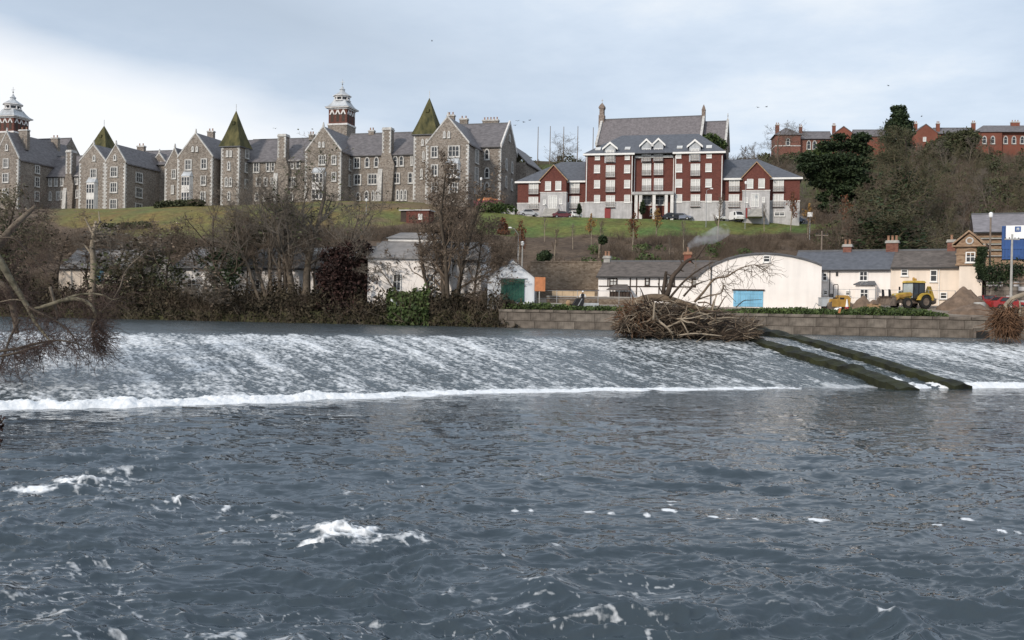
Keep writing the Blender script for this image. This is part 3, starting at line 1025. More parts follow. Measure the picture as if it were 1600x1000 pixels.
# ------------------------------------------------------------------ buildings: a frame laid along a facade
class Front:
    """local x runs along the facade, local y goes back, z is height over the base"""

    def __init__(self, pxa, da, pxb, db, pya=None, pyb=None):
        a = P(pxa, 480 if pya is None else pya, da)
        b = P(pxb, 480 if pyb is None else pyb, db)
        self.ang = math.atan2(b[1] - a[1], b[0] - a[0])
        self.e = np.array([math.cos(self.ang), math.sin(self.ang), 0])
        self.b = np.array([-self.e[1], self.e[0], 0])
        self.o = np.array([a[0], a[1], 0.0])

    def uz(self, px, py, y=0.0):
        """pixel -> (x, height) on the plane lying y metres behind the facade line"""
        d = ray(px, py)
        o = self.o + self.b * y
        t = ((o - EYE) @ self.b) / (d @ self.b)
        q = EYE + d * t
        return float((q - self.o) @ self.e), float(q[2])

    def yz(self, px, py, x):
        """pixel -> (depth, height) on the cross plane at x"""
        d = ray(px, py)
        o = self.o + self.e * x
        t = ((o - EYE) @ self.e) / (d @ self.e)
        q = EYE + d * t
        return float((q - self.o) @ self.b), float(q[2])

    def thing(self, name, label, cat, group=None):
        return thing(name, label, cat, self.o, self.ang, group)


def arch_poly(w, h, n=5, pointed=True):
    """opening with a pointed head, base at the origin, in (x, z)"""
    r = w / 2
    p = [(-r, 0), (r, 0)]
    rise = min(h * 0.4, w * 0.75)
    for i in range(n + 1):
        t = i / n
        p.append((r * math.cos(t * math.pi / 2) if not pointed else r * (1 - t ** 1.6), h - rise + rise * math.sin(t * math.pi / 2)))
    for i in range(n - 1, -1, -1):
        t = i / n
        p.append((-r * math.cos(t * math.pi / 2) if not pointed else -r * (1 - t ** 1.6), h - rise + rise * math.sin(t * math.pi / 2)))
    return p


def rect_poly(w, h):
    return [(-w / 2, 0), (w / 2, 0), (w / 2, h), (-w / 2, h)]


WIN = {}


def window(parent, x, y, z, w, h, kind, rz=0.0, name="window"):
    """x, y, z: middle of the opening; the frame is one part, its pane a sub-part"""
    w, h = max(0.35, round(w * 5) / 5), max(0.4, round(h * 5) / 5)
    key = (w, h, kind)
    if key not in WIN:
        f, g = MB(), MB()
        if kind.startswith('stone'):
            lights = int(kind[5])
            arch = kind.endswith('a')
            s = 0.26
            out = arch_poly(w, h) if arch else rect_poly(w, h)
            inn = [(a, b + s * 0.8) for a, b in (arch_poly(w - 2 * s, h - 2 * s) if arch else rect_poly(w - 2 * s, h - 1.6 * s))]
            f.ring_y(out, inn, -0.10, 0.14, 0)
            iw, ih = w - 2 * s, h - 1.7 * s
            for k in range(1, lights):
                xm = -iw / 2 + iw * k / lights
                f.box(xm - 0.075, xm + 0.075, -0.05, 0.12, s * 0.6, h - s * (1.3 if arch else .9), 0)
            if h > 1.8:
                f.box(-iw / 2, iw / 2, -0.035, 0.11, s * 0.8 + ih * 0.52, s * 0.8 + ih * 0.52 + 0.10, 0)
            f.box(-w / 2 - 0.06, w / 2 + 0.06, -0.18, 0.02, -0.14, 0.0, 0)
            if not arch:
                for k in range(lights):                      # small shoulders to the head of each light
                    xa = -iw / 2 + iw * k / lights
                    xb = xa + iw / lights
                    zt = h - 0.8 * s
                    f.extrude_y([(xa, zt - .28), (xa + .02, zt - .28), (xa + (xb - xa) * .3, zt - .02), (xa, zt - .02)], -0.03, 0.10, 0)
                    f.extrude_y([(xb - .02, zt - .28), (xb, zt - .28), (xb, zt - .02), (xb - (xb - xa) * .3, zt - .02)], -0.03, 0.10, 0)
            g.box(-iw / 2 - 0.02, iw / 2 + 0.02, 0.03, 0.10, s * 0.7, h - s * (1.6 if arch else .7), 0)
            if arch:
                g.extrude_y([(a * 0.98, b) for a, b in inn], 0.04, 0.095, 0)
            mats, gm = M['quoin'], M['glass_dark']
        elif kind.startswith('french'):
            s = 0.10
            f.ring_y(rect_poly(w, h), [(a, b + s) for a, b in rect_poly(w - 2 * s, h - 2 * s)], -0.06, 0.10, 0)
            f.box(-0.07, 0.07, -0.045, 0.09, s, h - s, 0)
            for sx in (-1, 1):
                f.box(sx * w / 4 - 0.03, sx * w / 4 + 0.03, -0.03, 0.08, s, h - s, 0)
            for t in (0.42, 0.72):
                f.box(-w / 2 + s, w / 2 - s, -0.02, 0.07, h * t, h * t + 0.06, 0)
            g.box(-w / 2 + s * .9, w / 2 - s * .9, 0.03, 0.08, s * .9, h - s * .9, 0)
            mats, gm = M['white_trim'], M['glass_pale']
        elif kind == 'sashp':
            s = 0.10
            f.ring_y(rect_poly(w, h), [(a, b + s) for a, b in rect_poly(w - 2 * s, h - 2 * s)], -0.06, 0.10, 0)
            f.box(-w / 2 + s, w / 2 - s, -0.02, 0.07, h * .5, h * .5 + 0.06, 0)
            f.box(-w / 2 - .06, w / 2 + .06, -0.12, 0.05, -0.08, -0.005, 0)
            g.box(-w / 2 + s * .9, w / 2 - s * .9, 0.03, 0.08, s * .9, h - s * .9, 0)
            mats, gm = M['white_trim'], M['glass_pale']
        elif kind in ('sashd', 'timberd'):
            s = 0.11 if kind == 'sashd' else 0.14
            f.ring_y(rect_poly(w, h), [(a, b + s) for a, b in rect_poly(w - 2 * s, h - 2 * s)], -0.05, 0.10, 0)
            f.box(-w / 2 + s, w / 2 - s, -0.015, 0.07, h * .5, h * .5 + 0.08, 0)
            if w > 0.9:
                f.box(-0.035, 0.035, -0.01, 0.065, s, h - s, 0)
            f.box(-w / 2 - .08, w / 2 + .08, -0.12, 0.05, -0.09, -0.005, 0)
            g.box(-w / 2 + s * .9, w / 2 - s * .9, 0.03, 0.08, s * .9, h - s * .9, 0)
            mats, gm = (M['white_trim'] if kind == 'sashd' else M['timber_dark']), (M['glass_dark'] if kind == 'sashd' else M['glass_pale'])
        WIN[key] = (f.mesh("window", mats), g.mesh("pane", gm))
    a, b = WIN[key]
    o = link(name, a, parent, (x, y, z - h / 2), rz)
    link("pane", b, o)
    return o


def px_size(dist):
    return dist / FPX


class Block:
    """helper bound to one building"""

    def __init__(self, fr, root, depth_hint):
        self.f, self.r, self.k = fr, root, depth_hint / FPX

    def win(self, px, py, wpx, hpx, kind, y=0.0):
        x, z = self.f.uz(px, py, y)
        return window(self.r, x, y - 0.10, z, wpx * self.k, hpx * self.k, kind)

    def win_side(self, px, py, x, w, h, kind):
        y, z = self.f.yz(px, py, x)
        return window(self.r, x + 0.10, y, z, w, h, kind, math.pi / 2)

    def win_at_side(self, x, y, z, w, h, kind):
        return window(self.r, x + 0.10, y, z, w, h, kind, math.pi / 2)

    def wall_gable_front(self, x0, x1, y0, y1, z0, ze, xa, za, m='rubble'):
        """front-facing gable with ridge running back; returns wall part"""
        b = MB()
        poly = [(x0, z0), (x1, z0), (x1, ze), (xa, za), (x0, ze)]
        b.extrude_y(poly, y0, y1)
        return b.build("wall", M[m], self.r)

    def roof_gable_front(self, x0, x1, y0, y1, ze, xa, za, m='slate', over=0.35, th=0.28, coping='quoin', front_cope=True):
        b = MB()
        sl = (za - ze) / (xa - x0)
        sr = (za - ze) / (x1 - xa)
        p = [(x0 - over, ze - sl * over), (xa, za), (x1 + over, ze - sr * over), (x1 + over, ze - sr * over + th), (xa, za + th), (x0 - over, ze - sl * over + th)]
        # two slabs
        b.extrude_y([p[0], p[1], p[4], p[5]], y0 + (0.35 if front_cope else -0.15), y1)
        b.extrude_y([p[1], p[2], p[3], p[4]], y0 + (0.35 if front_cope else -0.15), y1)
        o = b.build("roof", M[m], self.r)
        if front_cope:
            c = MB()
            t2 = th + 0.12
            q = [(x0 - 0.1, ze - 0.15), (xa, za + 0.0), (x1 + 0.1, ze - 0.15), (x1 + 0.1, ze + t2 - .1), (xa, za + t2), (x0 - 0.1, ze + t2 - .1)]
            c.extrude_y([q[0], q[1], q[4], q[5]], y0 - 0.06, y0 + 0.33)
            c.extrude_y([q[1], q[2], q[3], q[4]], y0 - 0.06, y0 + 0.33)
            c.extrude_y([(xa - .22, za + t2 - .1), (xa + .22, za + t2 - .1), (xa + .05, za + t2 + .75), (xa - .05, za + t2 + .75)], y0 + 0.02, y0 + .3)
            c.build("gable_coping", M[coping], self.r)
        return o

    def range_wall(self, x0, x1, y0, y1, z0, ze, m='rubble', zr=None):
        if zr is not None:
            ym = (y0 + y1) / 2
            return MB().add([(x0, y0, z0), (x1, y0, z0), (x1, y1, z0), (x0, y1, z0), (x0, y0, ze), (x1, y0, ze), (x1, y1, ze), (x0, y1, ze), (x0, ym, zr), (x1, ym, zr)],
                            [(0, 3, 2, 1), (0, 1, 5, 4), (1, 2, 6, 9, 5), (2, 3, 7, 6), (3, 0, 4, 8, 7), (4, 5, 9, 8), (6, 7, 8, 9)]).build("wall", M[m], self.r)
        return MB().box(x0, x1, y0, y1, z0, ze).build("wall", M[m], self.r)

    def range_roof(self, x0, x1, y0, y1, ze, zr, m='slate', over=0.3, th=0.25, gutter=True):
        """ridge runs along x"""
        b = MB()
        ym = (y0 + y1) / 2
        s = (zr - ze) / (ym - y0)
        for sg in (0, 1):
            ya, yb = (y0 - over, ym) if sg == 0 else (ym, y1 + over)
            za, zb = (ze - s * over, zr) if sg == 0 else (zr, ze - s * over)
            b.hexa([(x0, ya, za), (x1, ya, za), (x1, yb, zb), (x0, yb, zb), (x0, ya, za + th), (x1, ya, za + th), (x1, yb, zb + th), (x0, yb, zb + th)])
        o = b.build("roof", M[m], self.r)
        MB().box(x0, x1, ym - 0.14, ym + 0.14, zr + th - 0.12, zr + th + 0.12).build("ridge_tiles", M['slate_dark'], self.r)
        if gutter:
            MB().box(x0 + .02, x1 - .02, y0 - over - 0.14, y0 - over + 0.02, ze - s * over - 0.02, ze - s * over + 0.16).build("gutter", M['black'], self.r)
        return o

    def chimney(self, x, y, z0, z1, w=1.0, d=0.9, m='rubble', pots=2, cap='quoin', potm='clay'):
        b = MB()
        b.box(x - w / 2, x + w / 2, y - d / 2, y + d / 2, z0, z1, 0)
        b.box(x - w / 2 - .12, x + w / 2 + .12, y - d / 2 - .12, y + d / 2 + .12, z1, z1 + .18, 1)
        b.box(x - w / 2 - .05, x + w / 2 + .05, y - d / 2 - .05, y + d / 2 + .05, z1 + .18, z1 + .34, 1)
        o = b.build("chimney", [M[m], M[cap]], self.r)
        for i in range(pots):
            MB().lathe([(0.16, 0), (0.13, .45), (0.17, .5), (0.17, .58)], (x - w / 2 + w * (i + .5) / pots, y, z1 + .34), 8).build("chimney_pot", M[potm], o)
        return o

    def quoins(self, x, y, z0, z1, sx=1, sy=1, size=0.55):
        """alternating long and short corner stones; sx, sy: direction into the building from the corner"""
        b = MB()
        z = z0
        k = 0
        while z < z1 - 0.1:
            a, c = (size, size * .5) if k % 2 == 0 else (size * .5, size)
            h = min(0.42, z1 - z)
            xa, xb = sorted((x - sx * 0.05, x + sx * a))
            ya, yb = sorted((y - sy * 0.05, y + sy * c))
            b.box(xa, xb, ya, yb, z, z + h - 0.03)
            z += 0.42
            k += 1
        return tag(b.build("quoin_strip", M['quoin'], self.r), kind="stuff")

    def bay(self, px0, px1, py_top, py_bot, y, roof_py, wins):
        """white canted stone bay window with a lead roof"""
        x0, zt = self.f.uz(px0, py_top, y)
        x1, zb = self.f.uz(px1, py_bot, y)
        _, zr = self.f.uz(px0, roof_py, y)
        pr = 0.9
        b = MB()
        pl = [(x0, y), (x0 + .35, y - pr), (x1 - .35, y - pr), (x1, y)]
        v = [(a, c, zb) for a, c in pl] + [(a, c, zt) for a, c in pl]
        b.add(v, [(0, 1, 5, 4), (1, 2, 6, 5), (2, 3, 7, 6), (4, 5, 6, 7), (3, 2, 1, 0)])
        o = b.build("bay_window", M['quoin_w'], self.r)
        c = MB()
        v = [(a - (.1 if i < 2 else -.1), cc - .1, zt) for i, (a, cc) in enumerate(pl)] + [(x0 + .3, y, zr), (x1 - .3, y, zr)]
        c.add(v, [(0, 1, 4), (1, 2, 5, 4), (2, 3, 5), (0, 3, 2, 1)])
        c.build("bay_roof", M['lead'], o)
        for (py, hp, n) in wins:
            _, zc = self.f.uz((px0 + px1) / 2, py, y - pr)
            g = MB()
            w = (x1 - x0 - .7)
            hh = hp * self.k
            for i in range(n):
                xa = x0 + .35 + w * (i + .14) / n
                xb = x0 + .35 + w * (i + .86) / n
                g.box(xa, xb, y - pr - .02, y - pr + .05, zc - hh / 2, zc - .03)
                g.box(xa, xb, y - pr - .02, y - pr + .05, zc + .05, zc + hh / 2)
            g.build("pane", M['glass_dark'], o)
        return o


M['quoin_w'] = mat("white_limestone", (0.68, 0.66, 0.64), 0.8, 0.12, 1.5, streak=0.2)


def cupola_tower(bk, px, py_top, py_cor, py_eave, py_base, y, half_px):
    """square brick tower with arcaded belfry, swept lead roof, lantern and finial"""
    x, z_eave = bk.f.uz(px, py_eave, y)
    _, z_top = bk.f.uz(px, py_top, y)
    _, z_base = bk.f.uz(px, py_base, y)
    k = bk.k * 1.06
    r = half_px * k
    root = bk.r
    hb = z_eave - z_base
    # shaft
    MB().box(x - r, x + r, y - r, y + r, z_base - 9, z_base).build("tower_base", M['rubble'], root)
    t = MB().box(x - r * .95, x + r * .95, y - r * .95, y + r * .95, z_base, z_eave)
    t = t.build("tower", M['brick_tower'], root)
    tr = MB()
    tr.box(x - r * 1.05, x + r * 1.05, y - r * 1.05, y + r * 1.05, z_base - .05, z_base + .35)
    tr.box(x - r * 1.02, x + r * 1.02, y - r * 1.02, y + r * 1.02, z_eave - .55, z_eave - .25)
    tr.box(x - r * 1.22, x + r * 1.22, y - r * 1.22, y + r * 1.22, z_eave - .25, z_eave)
    zs = z_eave - hb * .42
    for face in range(4):
        for i in range(3):
            a = (-1 + i) * r * .58
            w = r * .24
            # white voussoirs round each arch: a little zig-zag band
            for sgn in (-1, 1):
                c0, c1 = a + sgn * w * .9, a
                pts = [(c0 - .16, zs), (c0 + .16, zs), (c1 + .17, zs + hb * .26), (c1 - .17, zs + hb * .26)]
                ya, yb = -r * .95 - .10, -r * .95 + .03
                q = [(u, ya, zz) for u, zz in pts] + [(u, yb, zz) for u, zz in pts]
                ca, sa_ = math.cos(face * math.pi / 2), math.sin(face * math.pi / 2)
                q = [(x + u * ca - v * sa_, y + u * sa_ + v * ca, zz) for u, v, zz in q]
                tr.add(q, [(0, 1, 2, 3), (7, 6, 5, 4), (0, 4, 5, 1), (1, 5, 6, 2), (2, 6, 7, 3), (3, 7, 4, 0)])
    tr.build("white_stone_band", M['quoin_w'], t)
    dk = MB()
    for face in range(4):
        for i in range(3):
            a = (-1 + i) * r * .58
            pts = [(a - r * .15, z_base + hb * .18), (a + r * .15, z_base + hb * .18), (a + r * .15, zs), (a, zs + hb * .16), (a - r * .15, zs)]
            ya = -r * .95 - .02
            q = [(u, ya, zz) for u, zz in pts] + [(u, ya + .1, zz) for u, zz in pts]
            ca, sa_ = math.cos(face * math.pi / 2), math.sin(face * math.pi / 2)
            q = [(x + u * ca - v * sa_, y + u * sa_ + v * ca, zz) for u, v, zz in q]
            dk.add(q, [(0, 1, 2, 3, 4)])
    dk.build("louvre_opening", M['brick_tower'] if False else M['timber_dark'], t)
    H = z_top - z_eave
    s2 = math.sqrt(2)
    lf = MB()
    lf.lathe([(r * 1.26 * s2, 0), (r * 1.0 * s2, H * .055), (r * .80 * s2, H * .14), (r * .66 * s2, H * .22), (r * .64 * s2, H * .24)], (x, y, z_eave), 4, 0, math.pi / 4)
    lr = lf.build("tower_roof", M['lead'], root)
    ln = MB()
    for i in range(8):
        a = math.pi / 8 + i * math.pi / 4
        cx, cy = x + r * .70 * math.cos(a), y + r * .70 * math.sin(a)
        ln.lathe([(.16, 0), (.16, H * .17)], (cx, cy, z_eave + H * .24), 6)
    ln.lathe([(r * .84, 0), (r * .84, H * .03)], (x, y, z_eave + H * .24), 8, 0, math.pi / 8)
    ln.lathe([(r * .76, 0), (r * .78, H * .045)], (x, y, z_eave + H * .365), 8, 0, math.pi / 8)
    ln.lathe([(r * .92, 0), (r * .90, H * .02)], (x, y, z_eave + H * .41), 8, 0, math.pi / 8)
    lo = ln.build("lantern", M['quoin_w'], root)
    MB().lathe([(r * .56, 0), (r * .56, H * .13)], (x, y, z_eave + H * .262), 8, 0, math.pi / 8).build("lantern_core", M['glass_dark'], lo)
    tp = MB()
    tp.lathe([(r * .90, 0), (r * .62, H * .06), (r * .42, H * .11), (r * .26, H * .15), (r * .22, H * .20), (r * .30, H * .215), (r * .14, H * .27), (r * .07, H * .33)], (x, y, z_eave + H * .43), 8, 0, math.pi / 8)
    tp.build("lantern_roof", M['lead'], lo)
    fn = MB()
    fn.lathe([(.06, 0), (.05, H * .24)], (x, y, z_eave + H * .76), 6)
    fn.lathe([(.03, 0), (.20, .2), (.20, .32), (.03, .5)], (x, y, z_eave + H * .80), 8)
    fn.box(x - .5, x + .5, y - .04, y + .04, z_eave + H * .90, z_eave + H * .90 + .1)
    fn.build("finial", M['steel'], lr)


def spire_tower(bk, px0, px1, py_eave, py_apex, py_base, y, wins, apex_px):
    """square stair tower under a tall mossy pyramid"""
    x0, ze = bk.f.uz(px0, py_eave, y)
    x1, _ = bk.f.uz(px1, py_eave, y)
    _, z0 = bk.f.uz(px0, py_base, y)
    w = x1 - x0
    cx, cy = (x0 + x1) / 2, y + w / 2
    _, za = bk.f.uz(apex_px, py_apex, cy)
    t = MB().box(x0, x1, y, y + w, z0 - 3, ze).build("tower", M['rubble'], bk.r)
    o = 0.45
    sp = MB()
    n = 7
    prof = []
    for i in range(n + 1):
        q = i / n
        prof.append(((w / 2 + o) * math.sqrt(2) * (1 - q) ** (1.0) * (1 - 0.06 * math.sin(q * math.pi)) + .04, (za - ze) * q))
    sp.lathe(prof, (cx, cy, ze), 4, 0, math.pi / 4)
    s = sp.build("spire", M['moss_roof'], bk.r)
    f = MB()
    f.box(cx - .045, cx + .045, cy - .045, cy + .045, za - .2, za + 1.5)
    f.build("finial", M['steel'], s)
    f = MB().box(x0 - .5, x1 + .5, y - .5, y + w + .5, ze - .18, ze - .01)
    f.build("eaves_course", M['slate_dark'], bk.r)
    d = MB()
    q = 0.66
    hw = (w / 2 + o) * (1 - q)
    d.box(cx - .35, cx + .35, cy - hw - .35, cy, ze + (za - ze) * q - .5, ze + (za - ze) * q + .25)
    d.build("spire_vent", M['moss_roof'], s)
    bk.quoins(x0, y, z0, ze - .2, 1, 1)
    bk.quoins(x1, y, z0, ze - .2, -1, 1)
    for (px, py, wp, hp, kind) in wins:
        bk.win(px, py, wp, hp, kind, y)
    return x0, x1, w


# ---- the hospital stands in three stone blocks along the top lawn
HF = Front(0, 237.8, 800, 205.0)


def gable_wing(bk, pxl, pxr, py_el, py_er, pxa, pya, py_base, y, depth, wins=(), bay=None, side=(), chim=None, coping=True):
    """projecting gabled wing, features read in pixels"""
    xl, zl = bk.f.uz(pxl, py_el, y)
    xr, zr = bk.f.uz(pxr, py_er, y)
    xa, za = bk.f.uz(pxa, pya, y)
    _, z0 = bk.f.uz((pxl + pxr) / 2, py_base, y)
    ze = (zl + zr) / 2
    xa = (xl + xr) / 2 * .7 + xa * .3
    bk.wall_gable_front(xl, xr, y, y + depth, z0 - 3, ze, xa, za)
    bk.roof_gable_front(xl, xr, y, y + depth, ze, xa, za)
    bk.quoins(xl, y, z0, ze - .3, 1, 1)
    bk.quoins(xr, y, z0, ze - .3, -1, 1)
    for (px, py, wp, hp, kind) in wins:
        bk.win(px, py, wp, hp, kind, y)
    if bay:
        bk.bay(*bay[:4], y, *bay[4:])
    for (d, py, w, h, kind) in side:                      # on the right-hand return, d metres back
        _, zc = bk.f.uz(pxr, py, y)
        bk.win_at_side(xr, y + d, zc, w, h, kind)
    if chim:
        cx, cz = bk.f.uz(chim[0], chim[1], y + chim[2])
        bk.chimney(cx, y + chim[2], za - 3.5, cz, chim[3], .9)
    return xl, xr, ze, za, z0


def plain_range(bk, pxl, pxr, py_e, py_r, py_base, y, depth, wins=(), z_drop=3.0):
    xl, ze = bk.f.uz(pxl, py_e[0], y)
    xr, ze2 = bk.f.uz(pxr, py_e[1], y)
    ze = (ze + ze2) / 2
    xm, zr = bk.f.uz((pxl + pxr) / 2, py_r, y + depth / 2)
    _, z0 = bk.f.uz((pxl + pxr) / 2, py_base, y)
    bk.range_wall(xl, xr, y, y + depth, z0 - z_drop, ze, zr=zr)
    bk.range_roof(xl, xr, y, y + depth, ze, zr)
    for (px, py, wp, hp, kind) in wins:
        bk.win(px, py, wp, hp, kind, y)
    return xl, xr, ze, zr, z0


def chimney_breast(bk, pxl, pxr, py_top, py_sh, py_base, y):
    """tall external stack that narrows at shoulders and cuts through the eaves, with pale corner stones"""
    xl, zt = bk.f.uz(pxl, py_top, y)
    xr, _ = bk.f.uz(pxr, py_top, y)
    _, zs = bk.f.uz(pxl, py_sh, y)
    _, z0 = bk.f.uz(pxl, py_base, y)
    w = xr - xl
    b = MB()
    b.box(xl, xr, y - .8, y + 1.0, zs, zt, 0)
    g = w * .45
    b.extrude_y([(xl - g, z0 - 3), (xr + g * .2, z0 - 3), (xr + g, zs - 2.6), (xr, zs), (xl, zs), (xl - g, zs - 2.6)], y - .85, y + .6, 0)
    b.box(xl - .15, xr + .15, y - .95, y + 1.15, zt, zt + .3, 1)
    b.box(xl - .05, xr + .05, y - .85, y + 1.05, zt + .3, zt + .6, 1)
    b.build("chimney_stack", [M['rubble'], M['quoin']], bk.r)
    bk.quoins(xl, y - .8, zs, zt, 1, 1, .4)
    bk.quoins(xr, y - .8, zs, zt, -1, 1, .4)
    # buttress under it, quoined white
    c = MB()
    c.hexa([(xl - g, y - 1.7, z0 - 3), (xl - g + 1.0, y - 1.7, z0 - 3), (xl - g + 1.0, y - .8, z0 - 3), (xl - g, y - .8, z0 - 3),
            (xl - g, y - 1.1, zs - 4.5), (xl - g + 1.0, y - 1.1, zs - 4.5), (xl - g + 1.0, y - .8, zs - 3.2), (xl - g, y - .8, zs - 3.2)])
    c.build("buttress", M['quoin'], bk.r)


# block at the left edge, with the nearer cupola
A = HF.thing("stone_hospital_block", "grey stone hospital block at the left edge, with a brick cupola tower on it", "hospital", "stone hospital blocks along the top lawn")
bk = Block(HF, A, 236)
S3, S2, S1 = 'stone3', 'stone2', 'stone1'
xl, xr, ze, za, z0 = gable_wing(bk, -9, 29, 247, 248, 10, 207, 336, -4, 20, wins=[(11, 230, 5, 10, 'stone1a'), (9.5, 255, 11, 15, S3), (9, 278, 12, 15, S3), (9, 302, 12, 15, S3)],
    side=[(6, 259, 1.6, 1.9, S2), (6, 279, 1.7, 2.3, S2), (6, 302, 1.7, 2.3, S2), (13, 262, 2.4, 1.8, S3), (13, 283, 2.5, 2.4, S3), (13, 306, 2.5, 2.4, S3)], chim=(38, 205, 4, 2.4))
bk.chimney(xr - 3.2, 12, za - 3, za + 1.2, 2.0, .9)
plain_range(bk, 34, 88, (252, 252), 219, 333, 15.5, 11, wins=[(80, 250, 5, 8, 'stone1a')])
bk.chimney(bk.f.uz(84, 215, 21)[0], 21, za - 3, za + 1.4, 2.4, .9)
plain_range(bk, 60, 132, (276, 275), 246, 334, 5.5, 10, wins=[(79, 284, 6, 15, S2), (88, 284, 6, 15, S2), (97.5, 283.5, 6, 15, S2), (120, 281, 7, 14, S2), (79, 306, 5, 14, 'stone1a'), (91, 306, 6, 14, S2), (98, 305, 6, 14, S2), (121, 303, 5, 13, S1)])
chimney_breast(bk, 107, 115, 239, 272, 334, 5.5)
cupola_tower(bk, 20, 136, 183, 184, 210, 14, 17)

# double-gabled block
B_ = HF.thing("stone_hospital_block", "grey stone hospital block with two side-by-side gables and a mossy spire behind", "hospital", "stone hospital blocks along the top lawn")
bk = Block(HF, B_, 228)
gable_wing(bk, 124, 164.3, 252, 252, 149.5, 227, 331, 0.06, 22, wins=[(147.5, 247, 5, 10, 'stone1a'), (146.5, 271, 12, 15, S3)], bay=(137, 152.5, 286, 331, 277, [(294.5, 13, 3), (319, 15, 3)]))
gable_wing(bk, 164.7, 196, 253, 254, 181.5, 227, 331, 0, 22, wins=[(180, 246, 5, 10, 'stone1a'), (178.5, 268.5, 13, 16, S3), (178, 293, 13, 16, S3), (177.5, 319, 13, 17, S3)],
    side=[(5, 273, 2.6, 2.4, S3), (5, 297, 2.6, 2.5, S3), (5, 322, 2.6, 2.5, S3), (16, 278, 1.2, 2.4, 'stone1a'), (16, 301, 1.2, 2.2, 'stone1a'), (16, 322, 1.2, 2.0, 'stone1a')])
xq, zq = bk.f.uz(252, 238, 22)
gable_wing(bk, 231, 264, 262, 262, 251, 240, 331, 14, 12, wins=[(245, 277, 9, 15, S3), (244, 300, 9, 15, S3), (243, 321, 9, 12, S3), (252, 256, 4, 8, 'stone1a')])
plain_range(bk, 190, 258, (258, 258), 238, 331, 13, 12, wins=[])
bk.chimney(bk.f.uz(221, 229, 19)[0], 19, bk.f.uz(221, 240, 19)[1] - 1, bk.f.uz(221, 230, 19)[1], 2.0, .9)
spire_tower(bk, 133, 166, 244, 197, 330, 14, [], 153.5)

# the long main block
Cc = HF.thing("stone_hospital_block", "long grey stone hospital block with two mossy pyramid spires and a brick cupola", "hospital", "stone hospital blocks along the top lawn")
bk = Block(HF, Cc, 214)
gable_wing(bk, 258, 284, 261, 260, 276, 232, 324, 3, 14, wins=[(272, 272, 8, 16, S2), (270, 296, 6, 15, S2), (270, 320, 6, 10, 'stone1a')])
gable_wing(bk, 277.5, 332, 247, 244, 306.5, 209, 323, 0, 20, wins=[(301.5, 232.5, 4, 9, 'stone1a'), (308, 232.5, 4, 9, 'stone1a'), (294.5, 257.5, 13, 17, S3), (319, 256, 11, 17, S2), (318, 282, 10, 16, S2), (317.5, 307, 10, 16, S2)],
    bay=(285, 301, 276, 323, 268, [(283, 13, 3), (308, 15, 3)]), side=[(6, 259, 2.0, 2.4, S3), (6, 283, 2.0, 2.4, S3)], chim=(330, 207, 12, 1.6))
plain_range(bk, 326, 396, (246, 246), 222, 322, 12, 12)
spire_tower(bk, 346, 374, 229, 173, 321, 1.5, [(355.5, 240, 5, 10, S1), (361, 240, 5, 10, S1), (358, 259, 6, 15, 'stone1a'), (354, 284, 6, 16, 'stone1a'), (360.5, 284, 6, 16, 'stone1a'), (358, 306, 6, 14, 'stone1a')], 371)
xt = bk.f.uz(374, 261, 1.5)[0]
for zz in (240, 262, 287):
    bk.win_at_side(xt, 4.6, bk.f.uz(374, zz, 4)[1], 1.6, 2.2, S2)
plain_range(bk, 374, 492, (252.5, 251.5), 219, 321, 5, 12, wins=[(401, 261.5, 11, 17, S2), (419, 260.5, 7, 16, S1), (427, 260.5, 7, 16, S1), (455, 257, 11, 15, S2), (466, 257, 8, 15, S1), (404, 284, 8, 15, S1), (415.5, 284, 7, 14, S1), (427, 284, 8, 15, S2), (457, 285, 14, 17, S3),
    (402, 307, 8, 14, 'stone1a'), (415, 307, 7, 14, 'stone1a'), (427, 306, 8, 14, 'stone1a'), (455, 307, 8, 14, 'stone1a')])
chimney_breast(bk, 437, 449, 214.5, 247, 320, 5)
bk.chimney(bk.f.uz(487.5, 212, 11)[0], 11, bk.f.uz(487, 224, 11)[1] - 1, bk.f.uz(487, 212, 11)[1], 1.2, .9)
gable_wing(bk, 477, 533, 237, 235.5, 504, 199, 313, 0, 22, wins=[(499.5, 225.5, 4, 9, 'stone1a'), (505.5, 225.5, 4, 9, 'stone1a'), (504, 250, 13, 16, S3), (522, 250, 9, 15, S2), (522, 276, 9, 15, S2)],
    bay=(488, 509, 271, 313, 262, [(278, 13, 3), (303, 14, 3)]), side=[(5, 253, 2.0, 2.6, S2), (5, 278, 2.0, 2.6, S2)])
cupola_tower(bk, 534.5, 124, 169, 170, 198, 16, 16.5)
plain_range(bk, 530, 650, (244, 240.5), 210, 313, 5, 12, wins=[(558, 254.5, 12, 18, S2), (574, 253.5, 8, 18, 'stone1a'), (588.5, 253, 8, 18, 'stone1a'), (618, 251.5, 9, 18, 'stone1a'), (627.5, 251, 8, 18, 'stone1a'), (643.5, 250, 5, 17, 'stone1a'), (559, 280.5, 13, 17, S2), (582.5, 280, 18, 17, S3), (620, 278.5, 12, 18, S2), (641.5, 278, 8, 17, S1),
    (560, 307, 8, 15, 'stone1a'), (573, 306, 8, 17, 'stone1a'), (583, 305.5, 6, 17, 'stone1a'), (589, 305.5, 6, 17, 'stone1a'), (621.5, 304.5, 6, 18, 'stone1a'), (627.5, 304.5, 6, 18, 'stone1a'), (633.5, 304.5, 6, 18, 'stone1a')])
chimney_breast(bk, 600, 613, 204.5, 240, 313, 5)
bk.chimney(bk.f.uz(581, 206, 11)[0], 11, bk.f.uz(581, 217, 11)[1] - 1, bk.f.uz(581, 206, 11)[1], 1.3, .9)
